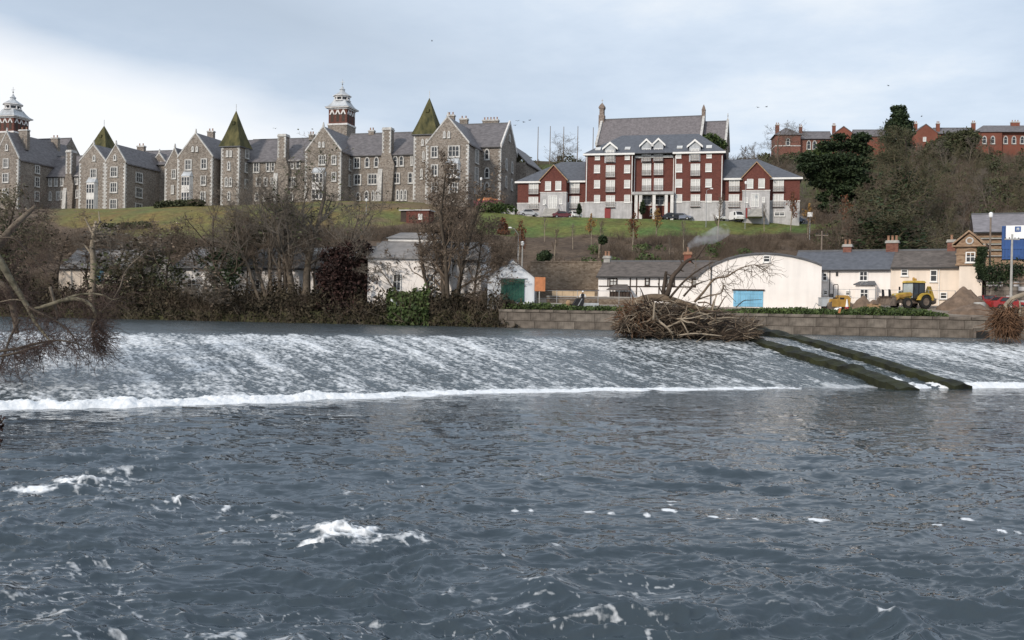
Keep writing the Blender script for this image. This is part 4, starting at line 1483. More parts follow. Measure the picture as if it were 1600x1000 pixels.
spire_tower(bk, 647, 681, 210.5, 153, 312, 1.0, [(660.5, 222, 4, 10, 'stone1a'), (667, 222, 4, 10, 'stone1a'), (662, 244, 5, 16, 'stone1a'), (659, 271.5, 5, 16, 'stone1a')], 673.5)
xl, xr, ze, za, z0 = gable_wing(bk, 666, 732.5, 226, 222.5, 699.5, 183.5, 312, -2.5, 16, wins=[(694.5, 210, 4.5, 10, 'stone1a'), (701.5, 210, 4.5, 10, 'stone1a'), (679, 237.5, 11, 18, S2), (709.5, 236.5, 19, 18, S3), (679, 266, 11, 18, S2), (679, 292, 10, 15, S2), (709, 293, 14, 16, S3)],
    bay=(696.5, 719, 257, 279, 247, [(265, 15, 3)]), side=[(5.5, 238, 2.3, 3.0, S3), (5.5, 267, 2.3, 3.0, S3), (5.5, 290, 2.3, 2.4, S3)], chim=(705, 182, 9, 1.6))
# end range with its own gable towards the right
yE = 6.5
xe0, zee = bk.f.uz(738, 230, yE)
xe1, _ = bk.f.uz(783, 228, yE)
_, zer = bk.f.uz(765, 195, yE + 6.5)
dE = 13.0
MB().add([(xe0, yE, z0 - 3), (xe1, yE, z0 - 3), (xe1, yE + dE, z0 - 3), (xe0, yE + dE, z0 - 3), (xe0, yE, zee), (xe1, yE, zee), (xe1, yE + dE, zee), (xe0, yE + dE, zee), (xe1, yE + dE / 2, zer), (xe0, yE + dE / 2, zer)],
         [(0, 3, 2, 1), (0, 1, 5, 4), (1, 2, 6, 8, 5), (2, 3, 7, 6), (3, 0, 4, 9, 7), (4, 5, 8, 9), (6, 7, 9, 8)]).build("wall", M['rubble'], Cc)
bk.range_roof(xe0 - 6, xe1 - .1, yE, yE + dE, zee, zer)
MB().hexa([(xe1 - .15, yE - .2, zee - .3), (xe1 + .2, yE - .2, zee - .3), (xe1 + .2, yE + dE / 2, zer), (xe1 - .15, yE + dE / 2, zer), (xe1 - .15, yE - .2, zee + .5), (xe1 + .2, yE - .2, zee + .5), (xe1 + .2, yE + dE / 2, zer + .8), (xe1 - .15, yE + dE / 2, zer + .8)]).build("gable_coping", M['quoin_w'], Cc)
MB().hexa([(xe1 - .15, yE + dE + .2, zee - .3), (xe1 + .2, yE + dE + .2, zee - .3), (xe1 + .2, yE + dE / 2, zer), (xe1 - .15, yE + dE / 2, zer), (xe1 - .15, yE + dE + .2, zee + .5), (xe1 + .2, yE + dE + .2, zee + .5), (xe1 + .2, yE + dE / 2, zer + .78), (xe1 - .15, yE + dE / 2, zer + .78)]).build("gable_coping", M['quoin_w'], Cc)
bk.quoins(xe1, yE, z0, zee - .3, -1, 1)
for py in (241, 270, 293):
    bk.win(761, py, 8, 18, 'stone1a', yE)
for py, dd in ((252, 4.2), (252, 9), (280, 4.2), (280, 9)):
    bk.win_at_side(xe1, yE + dd, bk.f.uz(783, py, yE)[1], 1.3, 2.6, 'stone1a')
bk.win_at_side(xe1, yE + dE / 2, (zee + zer) / 2, 1.0, 1.6, 'stone1a')
xw, zw = bk.f.uz(766, 189, yE + 7)
bk.chimney(xw, yE + 7.5, zer - 1, zw, 3.6, 1.0, pots=5)
xw, zw = bk.f.uz(724, 187, yE + 7)
bk.chimney(xw, yE + 7.5, zer - 2, zw, 1.8, 1.0)
# lower back wing seen past the gable
xb_, zb_ = bk.f.uz(797, 240, yE + 20)
bk.range_wall(xe0, xe1 + 2.2, yE + dE + .05, yE + 30, z0 - 3, zee - 1.5)
bk.roof_gable_front(xe0, xe1 + 2.2, yE + dE + .05, yE + 30, zee - 1.5, (xe0 + xe1) / 2 + 1, zee + 3.0, front_cope=False)
bk.win_at_side(xe1 + 2.2, yE + 18, zee - 5, 1.3, 2.4, 'stone1a')
bk.win_at_side(xe1 + 2.2, yE + 24, zee - 5, 1.3, 2.4, 'stone1a')

# ------------------------------------------------------------------ red-brick apartments behind the lawn
AF = Front(808, 205.0, 1248, 192.4)
AP = AF.thing("apartment_building", "red brick apartment building with balconies and white dormers above the green lawn", "apartment building")
bk = Block(AF, AP, 198)


def rail(parent, x, y, z, w, h=1.0, name="balcony", pr=0.35):
    b = MB()
    b.box(x - w / 2, x + w / 2, y - pr, y - .02, z - .12, z, 0)
    for zz in (z + h, z + h * .52):
        b.box(x - w / 2, x + w / 2, y - pr, y - pr + .05, zz - .05, zz, 0)
    n = max(5, int(w / .28))
    for i in range(n + 1):
        xx = x - w / 2 + (w - .04) * i / n
        b.box(xx, xx + .04, y - pr + .005, y - pr + .045, z, z + h - .05, 0)
    for sx in (-1, 1):
        xx = x + sx * (w / 2 - .025)
        b.box(xx - .025, xx + .025, y - pr + .05, y - .02, z + h - .05, z + h, 0)
    return b.build(name, M['balcony'], parent)


M['balcony'] = mat("dark_brown_balcony", (0.075, 0.045, 0.04), 0.5, 0.2, 2.0)


def hip_roof(bk, x0, x1, y0, y1, ze, zr, hipl, hipr, m='slate_new', over=.5, th=.12):
    ym = (y0 + y1) / 2
    a, b, c, d = x0 - over, x1 + over, y0 - over, y1 + over
    v = [(a, c, ze), (b, c, ze), (b, d, ze), (a, d, ze), (x0 + hipl, ym, zr), (x1 - hipr, ym, zr),
         (a, c, ze - th), (b, c, ze - th), (b, d, ze - th), (a, d, ze - th)]
    f = [(0, 1, 5, 4), (1, 2, 5), (2, 3, 4, 5), (3, 0, 4), (6, 9, 8, 7), (0, 6, 7, 1), (1, 7, 8, 2), (2, 8, 9, 3), (3, 9, 6, 0)]
    return MB().add(v, f).build("roof", M[m], bk.r)


def storey_wall(bk, x0, x1, y0, y1, z0, zm, z1):
    MB().box(x0 - .04, x1 + .04, y0 - .04, y1, z0 - 3, zm).build("plinth_wall", M['greystone'], bk.r)
    MB().box(x0 - .12, x1 + .12, y0 - .12, y1, zm, zm + .18).build("string_course", M['quoin_w'], bk.r)
    MB().box(x0, x1, y0, y1, zm + .18, z1).build("wall", M['brick'], bk.r)


def fascia(bk, x0, x1, y, z, h=.35, d=.12):
    MB().box(x0, x1, y - .5 - d, y - .5, z - h, z).build("fascia", M['white_trim'], bk.r)
    MB().box(x0 + .02, x1 - .02, y - .5 + .002, y - .01, z - h, z - h + .05).build("soffit", M['white_trim'], bk.r)


def pipe(bk, px, y, py0, py1):
    x, z1 = bk.f.uz(px, py0, y - .1)
    _, z0 = bk.f.uz(px, py1, y - .1)
    MB().tube([(x, y - .1, z0), (x, y - .1, z1)], .09, 6).build("downpipe", M['white_trim'], bk.r)


def wing(x_l, x_r, py_e, py_r, py_m, py_b, y, depth, gable, hips, wins, frenches, basem):
    x0, ze = bk.f.uz(x_l, py_e, y)
    x1, _ = bk.f.uz(x_r, py_e, y)
    _, zm = bk.f.uz((x_l + x_r) / 2, py_m, y)
    _, zb = bk.f.uz((x_l + x_r) / 2, py_b, y)
    _, zr = bk.f.uz((x_l + x_r) / 2, py_r, y + depth / 2)
    storey_wall(bk, x0, x1, y, y + depth, zb, zm, ze)
    hip_roof(bk, x0, x1, y, y + depth, ze, zr, *hips)
    fascia(bk, x0 - .5, x1 + .5, y, ze)
    # projecting gable
    gl, gr, gpe, gpa, gpx, gm = gable
    yg = y - 1.6
    a, zge = bk.f.uz(gl, gpe, yg)
    b, _ = bk.f.uz(gr, gpe, yg)
    m, zga = bk.f.uz(gpx, gpa, yg)
    m = (a + b) / 2
    _, zgm = bk.f.uz(gl, gm, yg)
    MB().box(a - .05, b + .05, yg - .05, y + 1, zb - 3, zgm).build("plinth_wall", M['greystone'], AP)
    MB().box(a - .13, b + .13, yg - .13, y + .5, zgm, zgm + .16).build("string_course", M['quoin_w'], AP)
    MB().extrude_y([(a, zgm + .16), (b, zgm + .16), (b, zge), (m, zga), (a, zge)], yg, y + 1).build("wall", M['brick'], AP)
    s = (zga - zge) / (m - a)
    o = .35
    rb = MB()
    rb.extrude_y([(a - o, zge - s * o), (m, zga), (m, zga + .2), (a - o, zge - s * o + .2)], yg - .25, y + depth / 2)
    rb.extrude_y([(m, zga), (b + o, zge - s * o), (b + o, zge - s * o + .2), (m, zga + .2)], yg - .25, y + depth / 2)
    rb.build("roof", M['slate_new'], AP)
    bb = MB()
    bb.extrude_y([(a - o, zge - s * o - .12), (m, zga - .12), (m, zga + .1), (a - o, zge - s * o + .1)], yg - .32, yg - .26)
    bb.extrude_y([(m, zga - .12), (b + o, zge - s * o - .12), (b + o, zge - s * o + .1), (m, zga + .1)], yg - .32, yg - .26)
    bb.build("bargeboard", M['timber'], AP)
    for (px, py, w, h, on_g) in wins:
        bk.win(px, py, w, h, 'sashp', yg if on_g else y)
    for (px, py, w, h, on_g) in frenches:
        yy = yg if on_g else y
        bk.win(px, py, w, h, 'french', yy)
        if not on_g:
            xx, zz = bk.f.uz(px, py, yy)
            rail(AP, xx, yy - .12, zz - h * bk.k / 2 + .05, w * bk.k + .25)
    for (px, py, w, h) in basem:
        bk.win(px, py, w, h, 'sashd', y - .04)
    # entrance steps up the gable
    xs_, zt = bk.f.uz(gpx - 2, 326, yg - .1)
    st = MB()
    n = 9
    zt_ = zt
    for i in range(n):
        st.box(xs_ - 1.4, xs_ + 1.4, yg - .1 - .4 * (n - i), yg - .1, zb - .4 + (zt_ - zb + .4) * i / n, zb - .4 + (zt_ - zb + .4) * (i + 1) / n - .003)
    so = st.build("entrance_steps", M['concrete'], AP)
    for sx in (-1, 1):
        r = MB()
        r.tube([(xs_ + sx * 1.35, yg - .3, zt_ + .95), (xs_ + sx * 1.35, yg - 3.6, zb + .9)], .04, 5)
        r.tube([(xs_ + sx * 1.35, yg - .3, zt_ - .1), (xs_ + sx * 1.35, yg - .3, zt_ + .95)], .04, 5)
        r.tube([(xs_ + sx * 1.35, yg - 3.6, zb - .3), (xs_ + sx * 1.35, yg - 3.6, zb + .9)], .04, 5)
        r.build("handrail", M['steel'], so)


wing(809, 917, 284, 253.5, 318, 339, 1.2, 11, (845, 885, 280, 258, 864.5, 301.5), (8, .2),
     [(856.5, 290.5, 10, 14, True), (872.5, 290, 10, 14, True), (851, 316, 5, 8, True), (876.5, 315, 5, 8, True)],
     [(834, 294.5, 15, 19, False), (833.5, 317.5, 15, 20, False), (864, 316, 14, 20, True), (898, 293.5, 16, 19, False), (897.5, 316.5, 15, 20, False)],
     [(829, 334, 10, 6)])
wing(1129, 1250, 279, 248.5, 315, 339, 1.2, 11, (1161, 1203, 275.5, 253, 1181.5, 298.5), (.2, 8),
     [(1172, 287, 10, 14, True), (1190, 286.5, 10, 14, True), (1166.5, 313, 5, 8, True), (1193, 312, 5, 8, True)],
     [(1147.3, 290, 16, 19, False), (1146.8, 314, 16, 20, False), (1179.7, 313, 13, 20, True), (1216.3, 289.5, 16, 20, False), (1216, 313.5, 16, 20, False)],
     [(1218, 334.5, 15, 7)])
# dark red basement door
xd, zd = bk.f.uz(1168.5, 333, -.5)
MB().box(xd - .5, xd + .5, -.62, -.40, zd - 1.0, zd + 1.0).build("door", M['red_paint'], AP)

# tall middle: two bays and a set-back centre
x0, ze1 = bk.f.uz(915.5, 241, 0)
x1, _ = bk.f.uz(988.5, 241, 0)
x2, ze2 = bk.f.uz(1055, 238, 0)
x3, _ = bk.f.uz(1130, 237, 0)
zeC = (ze1 + ze2) / 2
_, zmC = bk.f.uz(1020, 316, 0)
_, zbC = bk.f.uz(1020, 339, 0)
DEP = 15.0
storey_wall(bk, x0, x1, 0, DEP, zbC, zmC, zeC)
storey_wall(bk, x2, x3, 0, DEP, zbC, zmC, zeC)
yM = 1.3
MB().box(x1 + .01, x2 - .01, yM, DEP - .3, zbC - 3, zeC - .5).build("wall", M['brick'], AP)
_, zrC = bk.f.uz(1030, 210.5, DEP / 2)
xh0, _ = bk.f.uz(972, 212, DEP / 2)
xh1, _ = bk.f.uz(1092, 208.5, DEP / 2)
hip_roof(bk, x0, x3, 0, DEP, zeC, zrC, xh0 - x0, x3 - xh1)
fascia(bk, x0 - .5, x1 + .45, 0, zeC)
fascia(bk, x2 - .45, x3 + .5, 0, zeC)
MB().box(x1 + .47, x2 - .47, yM - .5, yM - .36, zeC - .85, zeC - .40).build("fascia", M['white_trim'], AP)
# end white strip like the photo's corner pipes
for px in (917, 988, 992, 1053, 1056, 1128.5):
    pipe(bk, px, 0 if px not in (992, 1053) else yM, 243, 318 if px not in (992, 1053) else 300)
# portico across the ground floor of the centre
xa, zp = bk.f.uz(991, 300, -1.0)
xb, _ = bk.f.uz(1052, 300, -1.0)
MB().box(x1 + .02, x2 - .02, -1.4, yM - .01, zp - .55, zp).build("portico_slab", M['greystone'], AP)
for px in (994, 1001, 1022, 1041, 1050):
    xx, _ = bk.f.uz(px, 315, -1.0)
    MB().box(xx - .3, xx + .3, -1.2, -.6, zbC - 2, zp - .55).build("portico_column", M['quoin_w'], AP)
for px in (1011, 1031):
    bk.win(px, 312, 14, 18, 'sashd', yM)
bk.win(1020.5, 331, 10, 12, 'sashd', yM)
# windows of the bays
for (px, pys) in ((933, (264, 287.8, 311)), (980, (264, 287.6, 310.7)), (1061, (262.6, 286.3, 310)), (1107.2, (262, 286, 309.7))):
    for py in pys:
        bk.win(px, py, 10, 12.5, 'sashp')
for px, py in ((933.6, 246.8), (980.3, 246.4), (1060.5, 244.2), (1108, 243.8)):
    bk.win(px, py, 7.5, 7, 'sashp')


def french(px, py, y, w=13.5, h=19.5):
    bk.win(px, py, w, h, 'french', y)
    xx, zz = bk.f.uz(px, py, y)
    rail(AP, xx, y - .12, zz - h * bk.k / 2 + .05, w * bk.k + .25)


for px, pys in ((953.8, (267.7, 290.8, 314.7)), (1086.5, (265.5, 289.6, 313.5))):
    for py in pys:
        french(px, py, 0)
for px, pys in ((1010.3, (265, 288.8)), (1029, (264.3, 288.2))):
    for py in pys:
        french(px, py, yM)


def dormer(px, py_apex, py_eave, py_sill, wpx, y):
    x, za = bk.f.uz(px, py_apex, y)
    _, ze = bk.f.uz(px, py_eave, y)
    _, zs = bk.f.uz(px, py_sill, y)
    w = wpx * bk.k / 2
    MB().extrude_y([(x - w * .74, zs - .2), (x + w * .74, zs - .2), (x + w * .74, ze + .15), (x, za - .2), (x - w * .74, ze + .15)], y - .06, y + 5).build("dormer", M['lead'], AP)
    rb = MB()
    rb.extrude_y([(x - w, ze - .15), (x, za - .05), (x, za + .18), (x - w, ze + .1)], y - .3, y + 6)
    rb.extrude_y([(x, za - .05), (x + w, ze - .15), (x + w, ze + .1), (x, za + .18)], y - .3, y + 6)
    rb.build("dormer_roof", M['slate_new'], AP)
    bb = MB()
    bb.extrude_y([(x - w - .1, ze - .35), (x, za - .32), (x, za + .12), (x - w - .1, ze + .05)], y - .42, y - .305)
    bb.extrude_y([(x, za - .32), (x + w + .1, ze - .35), (x + w + .1, ze + .05), (x, za + .12)], y - .42, y - .305)
    bb.build("dormer_bargeboard", M['white_trim'], AP)


dormer(953.6, 222.5, 232, 253, 23, 0)
dormer(1086, 218.5, 228.5, 251, 23, 0)
dormer(1010.3, 217.5, 227.5, 252, 20.5, yM - .3)
dormer(1029, 216.5, 226.5, 251, 20.5, yM - .3)
french(953.6, 244, -.06, 12.5, 19)
french(1086, 242, -.06, 12.5, 19)
french(1010.3, 242.5, yM - .36, 12.5, 20)
french(1028.8, 242, yM - .36, 12.5, 20)
for px, py in ((934.5, 234), (980.7, 232.8), (1062, 231.8), (1108, 230.7)):
    x, z = bk.f.uz(px, py, 1.4)
    sl = (zrC - zeC) / (DEP / 2 + .5)
    zz = zeC + sl * 1.9
    MB().hexa([(x - .55, .9, zz - sl * .5 + .04), (x + .55, .9, zz - sl * .5 + .04), (x + .55, 1.9, zz + sl * .5 + .04), (x - .55, 1.9, zz + sl * .5 + .04),
               (x - .55, .9, zz - sl * .5 + .16), (x + .55, .9, zz - sl * .5 + .16), (x + .55, 1.9, zz + sl * .5 + .16), (x - .55, 1.9, zz + sl * .5 + .16)]).build("skylight", M['glass_pale'], AP)
xd, zd = bk.f.uz(949.5, 333, 0)
MB().box(xd - .6, xd + .6, -.14, .02, zd - 1, zd + 1).build("door", M['red_paint'], AP)

# ------------------------------------------------------------------ church on the hill behind
CF = Front(930, 262.0, 1140, 252.0)
CH_ = CF.thing("church", "stone church with long slate roof and slender bellcote behind the apartments", "church")
bk = Block(CF, CH_, 257)
M['church_stone'] = masonry("church_stone", [(0.17, 0.13, 0.11), (0.24, 0.19, 0.16), (0.31, 0.26, 0.23)], 2.2, 0.6, 0.2)
dC = 14
c0, zr_ = bk.f.uz(942, 187, dC / 2)
c1, zr2 = bk.f.uz(1100, 183.5, dC / 2)
_, ze_ = bk.f.uz(940, 226, 0)
zrN = (zr_ + zr2) / 2
bk.range_wall(c0 - .3, c1, 0, dC, 36, ze_, 'church_stone', zr=zrN)
bk.range_roof(c0, c1 - .1, 0, dC, ze_, zrN, 'slate_church')
# west gable parapet and bellcote
for ya, yb, zz0, zz1 in ((-.3, dC / 2, ze_ - .3, zrN), (dC + .3, dC / 2, ze_ - .3, zrN)):
    for xx in (c0 - .45, c1 - .3):
        MB().hexa([(xx, ya, zz0), (xx + .6, ya, zz0), (xx + .6, yb, zz1), (xx, yb, zz1), (xx, ya, zz0 + .8), (xx + .6, ya, zz0 + .8), (xx + .6, yb, zz1 + .8), (xx, yb, zz1 + .8)]).build("gable_coping", M['quoin'], CH_)
_, zb1 = bk.f.uz(938, 160, dC / 2)
bh = zb1 - zrN
bc = MB()
bc.box(c0 - 1.0, c0 + .5, dC / 2 - .9, dC / 2 + .9, zrN - 3, zrN + bh * .28)
for sy in (-1, 1):
    bc.box(c0 - .8, c0 + .3, dC / 2 + sy * .65 - .22, dC / 2 + sy * .65 + .22, zrN + bh * .28, zrN + bh * .62)
bc.box(c0 - .85, c0 + .35, dC / 2 - .42, dC / 2 + .42, zrN + bh * .28, zrN + bh * .36)
bc.box(c0 - .95, c0 + .45, dC / 2 - .95, dC / 2 + .95, zrN + bh * .62, zrN + bh * .68)
bc.lathe([(1.2, 0), (1.0, bh * .10), (.55, bh * .2), (.15, bh * .27), (.05, bh * .30)], (c0 - .25, dC / 2, zrN + bh * .68), 4, 0, math.pi / 4)
bco = bc.build("bellcote", M['church_stone'], CH_)
fn = MB()
fn.box(c0 - .3, c0 - .2, dC / 2 - .05, dC / 2 + .05, zrN + bh * .95, zrN + bh * 1.18)
fn.box(c0 - .5, c0, dC / 2 - .04, dC / 2 + .04, zrN + bh * 1.08, zrN + bh * 1.11)
fn.build("cross", M['quoin'], bco)
fn = MB()
fn.box(c1 - .55, c1 + .35, dC / 2 - .7, dC / 2 + .7, zrN - 2, zrN + 1.6)
fn.lathe([(.75, 0), (.45, .8), (.1, 1.5)], (c1 - .1, dC / 2, zrN + 1.6), 4, 0, math.pi / 4)
fn.build("gable_pinnacle", M['church_stone'], CH_)
e1, zer_ = bk.f.uz(1137, 190.5, dC / 2)
_, zee_ = bk.f.uz(1120, 226, 1.5)
bk.range_wall(c1 + .02, e1, 1.5, dC - 1.5, 36, zee_, 'church_stone', zr=zer_)
bk.range_roof(c1 + .35, e1 - .2, 1.5, dC - 1.5, zee_, zer_, 'slate_church')
for ya, yb in ((1.2, dC / 2), (dC - 1.2, dC / 2)):
    MB().hexa([(e1 - .25, ya, zee_ - .3), (e1 + .3, ya, zee_ - .3), (e1 + .3, yb, zer_), (e1 - .25, yb, zer_), (e1 - .25, ya, zee_ + .5), (e1 + .3, ya, zee_ + .5), (e1 + .3, yb, zer_ + .8), (e1 - .25, yb, zer_ + .8)]).build("gable_coping", M['quoin'], CH_)
fn = MB()
fn.box(e1 - .05, e1 + .12, dC / 2 - .1, dC / 2 + .1, zer_ + .5, zer_ + 2.2)
fn.box(e1 - .05, e1 + .12, dC / 2 - .5, dC / 2 + .5, zer_ + 1.5, zer_ + 1.7)
fn.build("cross", M['quoin'], CH_)
for px in (960, 1000, 1040, 1080):
    bk.win(px, 236, 6, 16, 'stone1a', 0)

# ------------------------------------------------------------------ brick buildings along the hilltop
TF = Front(1211, 326.0, 1600, 318.0)
tl = TF.thing("brick_terrace", "dull red brick building on the hilltop ridge, left of the tall dark conifer", "building", "brick buildings on the hilltop")
bk = Block(TF, tl, 323)
p0, pze = bk.f.uz(1212, 210.5, 0)
p1, _ = bk.f.uz(1251, 210.5, 0)
M['brick_dull'] = masonry("dull_brick", [(0.16, 0.075, 0.06), (0.22, 0.10, 0.075), (0.26, 0.13, 0.10)], 3.0, 0.35, 0.25)
MB().box(p0, p1, 0, 9, 48, pze).build("wall", M['brick_dull'], tl)
MB().box(p0 - .08, p1 + .08, -.08, 9, bk.f.uz(1230, 228.5, 0)[1], bk.f.uz(1230, 227, 0)[1]).build("string_course", M['quoin'], tl)
hip_roof(bk, p0, p1, 0, 9, pze, bk.f.uz(1231, 200, 4.5)[1], 3.6, 3.6, 'slate')
bk.win(1231, 221.5, 7, 13, 'stone1a')
bk.chimney(bk.f.uz(1214.5, 200, 4)[0], 4, pze - 1, bk.f.uz(1214.5, 196, 4)[1], 1.2, 1, 'brick_dull')
r0, rze = bk.f.uz(1251, 217, 1.5)
r1, _ = bk.f.uz(1301, 216, 1.5)
bk.range_wall(r0, r1, 1.5, 9.5, 48, rze, 'brick_dull', zr=bk.f.uz(1275, 207, 5.5)[1])
bk.range_roof(r0, r1, 1.5, 9.5, rze, bk.f.uz(1275, 207, 5.5)[1], 'slate')
for px in (1263.5, 1272.5):
    bk.win(px, 226.5, 7, 14, 'stone1a', 1.5)
bk.chimney(bk.f.uz(1251, 200, 5)[0], 5, rze, bk.f.uz(1251, 199, 5)[1], 1.0, 1, 'brick_dull')


def brick_gable(bk, pl, pr, pe, pa, pxa, depth=9, m='brick_hill', y=0):
    a, ze = bk.f.uz(pl, pe, y)
    b, _ = bk.f.uz(pr, pe, y)
    c, za = bk.f.uz(pxa, pa, y)
    bk.wall_gable_front(a, b, y, y + depth, 48, ze, (a + b) / 2, za, m)
    bk.roof_gable_front(a, b, y, y + depth, ze, (a + b) / 2, za, 'slate', front_cope=False)
    return a, b, ze, za


brick_gable(bk, 1300, 1336, 211, 198, 1318, y=.5)
bk.chimney(bk.f.uz(1303, 200, 5)[0], 5, rze, bk.f.uz(1303, 197, 5)[1], 1.0, 1, 'brick_hill')
r0, rze = bk.f.uz(1336, 213, 2)
r1, _ = bk.f.uz(1396, 213, 2)
bk.range_wall(r0, r1, 2, 9.5, 48, rze, 'brick_hill', zr=bk.f.uz(1366, 204, 5.5)[1])
bk.range_roof(r0, r1, 2, 9.5, rze, bk.f.uz(1366, 204, 5.5)[1], 'slate')

tr_ = TF.thing("brick_terrace", "bright orange brick building on the hilltop ridge, right of the tall dark conifer", "building", "brick buildings on the hilltop")
bk = Block(TF, tr_, 320)
brick_gable(bk, 1428, 1465, 208, 194.5, 1449, y=.5)
bk.win(1444.5, 217.5, 5, 7, 'sashp', .5)
for px in (1430.5, 1465.5):
    x, z = bk.f.uz(px, 194, 4)
    bk.chimney(x, 4, z - 5, z, 1.0, 1, 'brick_hill')
r0, rze = bk.f.uz(1463, 209, 2.5)
r1, _ = bk.f.uz(1527, 208, 2.5)
bk.range_wall(r0, r1, 2.5, 10, 48, rze, 'brick_hill', zr=bk.f.uz(1495, 201, 6)[1])
bk.range_roof(r0, r1, 2.5, 10, rze, bk.f.uz(1495, 201, 6)[1], 'slate')
x, z = bk.f.uz(1521, 193, 5)
bk.chimney(x, 5, z - 5, z, 1.1, 1, 'brick_hill')
r0, rze = bk.f.uz(1527, 206, 0)
r1, _ = bk.f.uz(1566, 206, 0)
r2, _ = bk.f.uz(1640, 206, 0)
MB().box(r0, r1, 0, 10, 48, rze).build("wall", M['brick_hill'], tr_)
MB().box(r1 + .01, r2, 1.0, 10, 48, rze).build("wall", M['brick_hill'], tr_)
hip_roof(bk, r0, r2, 0, 10, rze, bk.f.uz(1560, 196, 5)[1], 3.5, 3.5, 'slate')
for px, yy in ((1538, 0), (1551, 0), (1571, 1), (1584, 1), (1597, 1)):
    bk.win(px, 218.5, 6.5, 13, 'stone1a', yy)
x, z = bk.f.uz(1586, 192, 5)
bk.chimney(x, 5, z - 3, z, 2.6, 1, 'brick_hill', pots=3)

# ------------------------------------------------------------------ riverside buildings, right side
# barrel-roofed white warehouse
WF = Front(1090, 113.5, 1284, 109.5)
wh = WF.thing("warehouse", "white barrel-roofed warehouse with sky-blue double doors", "warehouse")
bk = Block(WF, wh, 111.5)
arc = [(1088, 437), (1094, 430), (1104, 421.5), (1118, 413.5), (1136, 406), (1156, 400.8), (1176, 398.2), (1196, 397.5), (1216, 398.6), (1236, 401.5), (1256, 406), (1272, 411), (1284, 416)]
ap = [bk.f.uz(a, b, 0) for a, b in arc]
zg0 = bk.f.uz(1190, 479, 0)[1]
poly = [(ap[0][0], zg0 - 1), (ap[-1][0], zg0 - 1)] + ap[::-1]
MB().extrude_y(poly, 0, 26).build("wall", M['render_warm'], wh)
rb = MB()
for i in range(len(ap) - 1):
    (xa, za), (xb, zb) = ap[i], ap[i + 1]
    rb.hexa([(xa, -.25, za + .02), (xb, -.25, zb + .02), (xb, 26.2, zb + .02), (xa, 26.2, za + .02), (xa, -.25, za + .22), (xb, -.25, zb + .22), (xb, 26.2, zb + .22), (xa, 26.2, za + .22)])
rb.build("barrel_roof", M['slate_dark'], wh)
xa, zt = bk.f.uz(1146, 454, 0)
xb, zb = bk.f.uz(1192, 478, 0)
dw = (xb - xa) / 2
for i in range(2):
    d = MB()
    n = 6
    for j in range(n):
        d.box(xa + dw * i + dw * j / n + .01, xa + dw * i + dw * (j + 1) / n - .01, -.10, .02, zb - .1, zt)
    for zz in (zb + .25, zt - .35):
        d.box(xa + dw * i + .05, xa + dw * (i + 1) - .05, -.14, -.102, zz, zz + .12)
    d.build("door_leaf", M['blue_door'], wh)
MB().box(xa - .15, xb + .15, -.2, .02, zt + .01, zt + .16).build("door_lintel", M['timber_dark'], wh)
bk.win(1198, 404.5, 10, 10, 'sashd')
xp, zp = bk.f.uz(1111.5, 414, 0)
MB().tube([(xp, -.12, zg0), (xp, -.12, zp)], .07, 6).build("drainpipe", M['black'], wh)

# low white timber-framed house left of it
LF = Front(935, 122.5, 1092, 118.5)
lw = LF.thing("timbered_house", "low white house with dark timber lines and dark brown windows behind the debris tree", "house")
bk = Block(LF, lw, 120.5)
x0, ze = bk.f.uz(935, 431.5, 0)
x1, ze_b = bk.f.uz(1096, 432, 0)
zr = bk.f.uz(1000, 410, 3.5)[1]
z0 = bk.f.uz(1000, 472, 0)[1]
bk.range_wall(x0, x1 + 1.5, 0, 7, z0 - 1, ze, 'render_white', zr=zr)
M['tile_brown'] = mat("weathered_brown_slate", (0.115, 0.10, 0.092), 0.85, 0.3, 1.4, detail=8, stretch=(1, 1, 2.5))
bk.range_roof(x0 - .2, x1 + 1.5, 0, 7, ze, zr, 'tile_brown', over=.35, th=.14)
for px, py, w, h in ((958.5, 440.5, 14, 13), (1011.5, 440, 9, 13), (1048, 439.5, 12, 13), (1086, 441, 10, 10)):
    bk.win(px, py, w, h, 'timberd')
tm = [(985, 433, 985, 460), (995, 433, 995, 462), (1030, 433, 1030, 462), (950, 433, 950, 447)]
for a, b, c, d in tm:
    xx, za = bk.f.uz(a, b, 0)
    _, zb = bk.f.uz(c, d, 0)
    MB().box(xx - .07, xx + .07, -.05, .02, zb, za).build("timber_post", M['timber_dark'], lw)
xx, zz = bk.f.uz(985, 447.5, 0)
MB().box(x0 + .05, x1 - .1, -.06, .02, zz - .07, zz + .07).build("timber_rail", M['timber_dark'], lw)
# dark lean-to in front
a0, zt = bk.f.uz(950, 449, -1.5)
a1, _ = bk.f.uz(984, 449, -1.5)
pz = bk.f.uz(960, 463, -1.5)[1]
b = MB()
for i in range(7):
    xx = a0 + .25 + (a1 - a0 - .5) * i / 6
    b.box(xx - .05, xx + .05, -1.5, -1.4, pz - 1, zt - .3)
b.box(a0 + .2, a1 - .2, -1.38, -.1, pz - 1, zt - .5)
b.build("porch", M['timber_dark'], lw)
MB().hexa([(a0 - .1, -1.9, zt - .35), (a1 + .1, -1.9, zt - .35), (a1 - .6, -.1, zt + .3), (a0 + .6, -.1, zt + .3), (a0 - .1, -1.9, zt - .25), (a1 + .1, -1.9, zt - .25), (a1 - .6, -.1, zt + .42), (a0 + .6, -.1, zt + .42)]).build("porch_roof", M['tile_brown'], lw)
bk.chimney(bk.f.uz(949, 405, 3.5)[0], 3.5, zr - .5, bk.f.uz(949, 404, 3.5)[1], .8, .6, 'concrete', pots=2, cap='concrete')
bk.chimney(bk.f.uz(1075, 400, 3.5)[0], 3.5, zr - .5, bk.f.uz(1075, 398, 3.5)[1], .9, .6, 'brick_hill', pots=1, cap='clay')

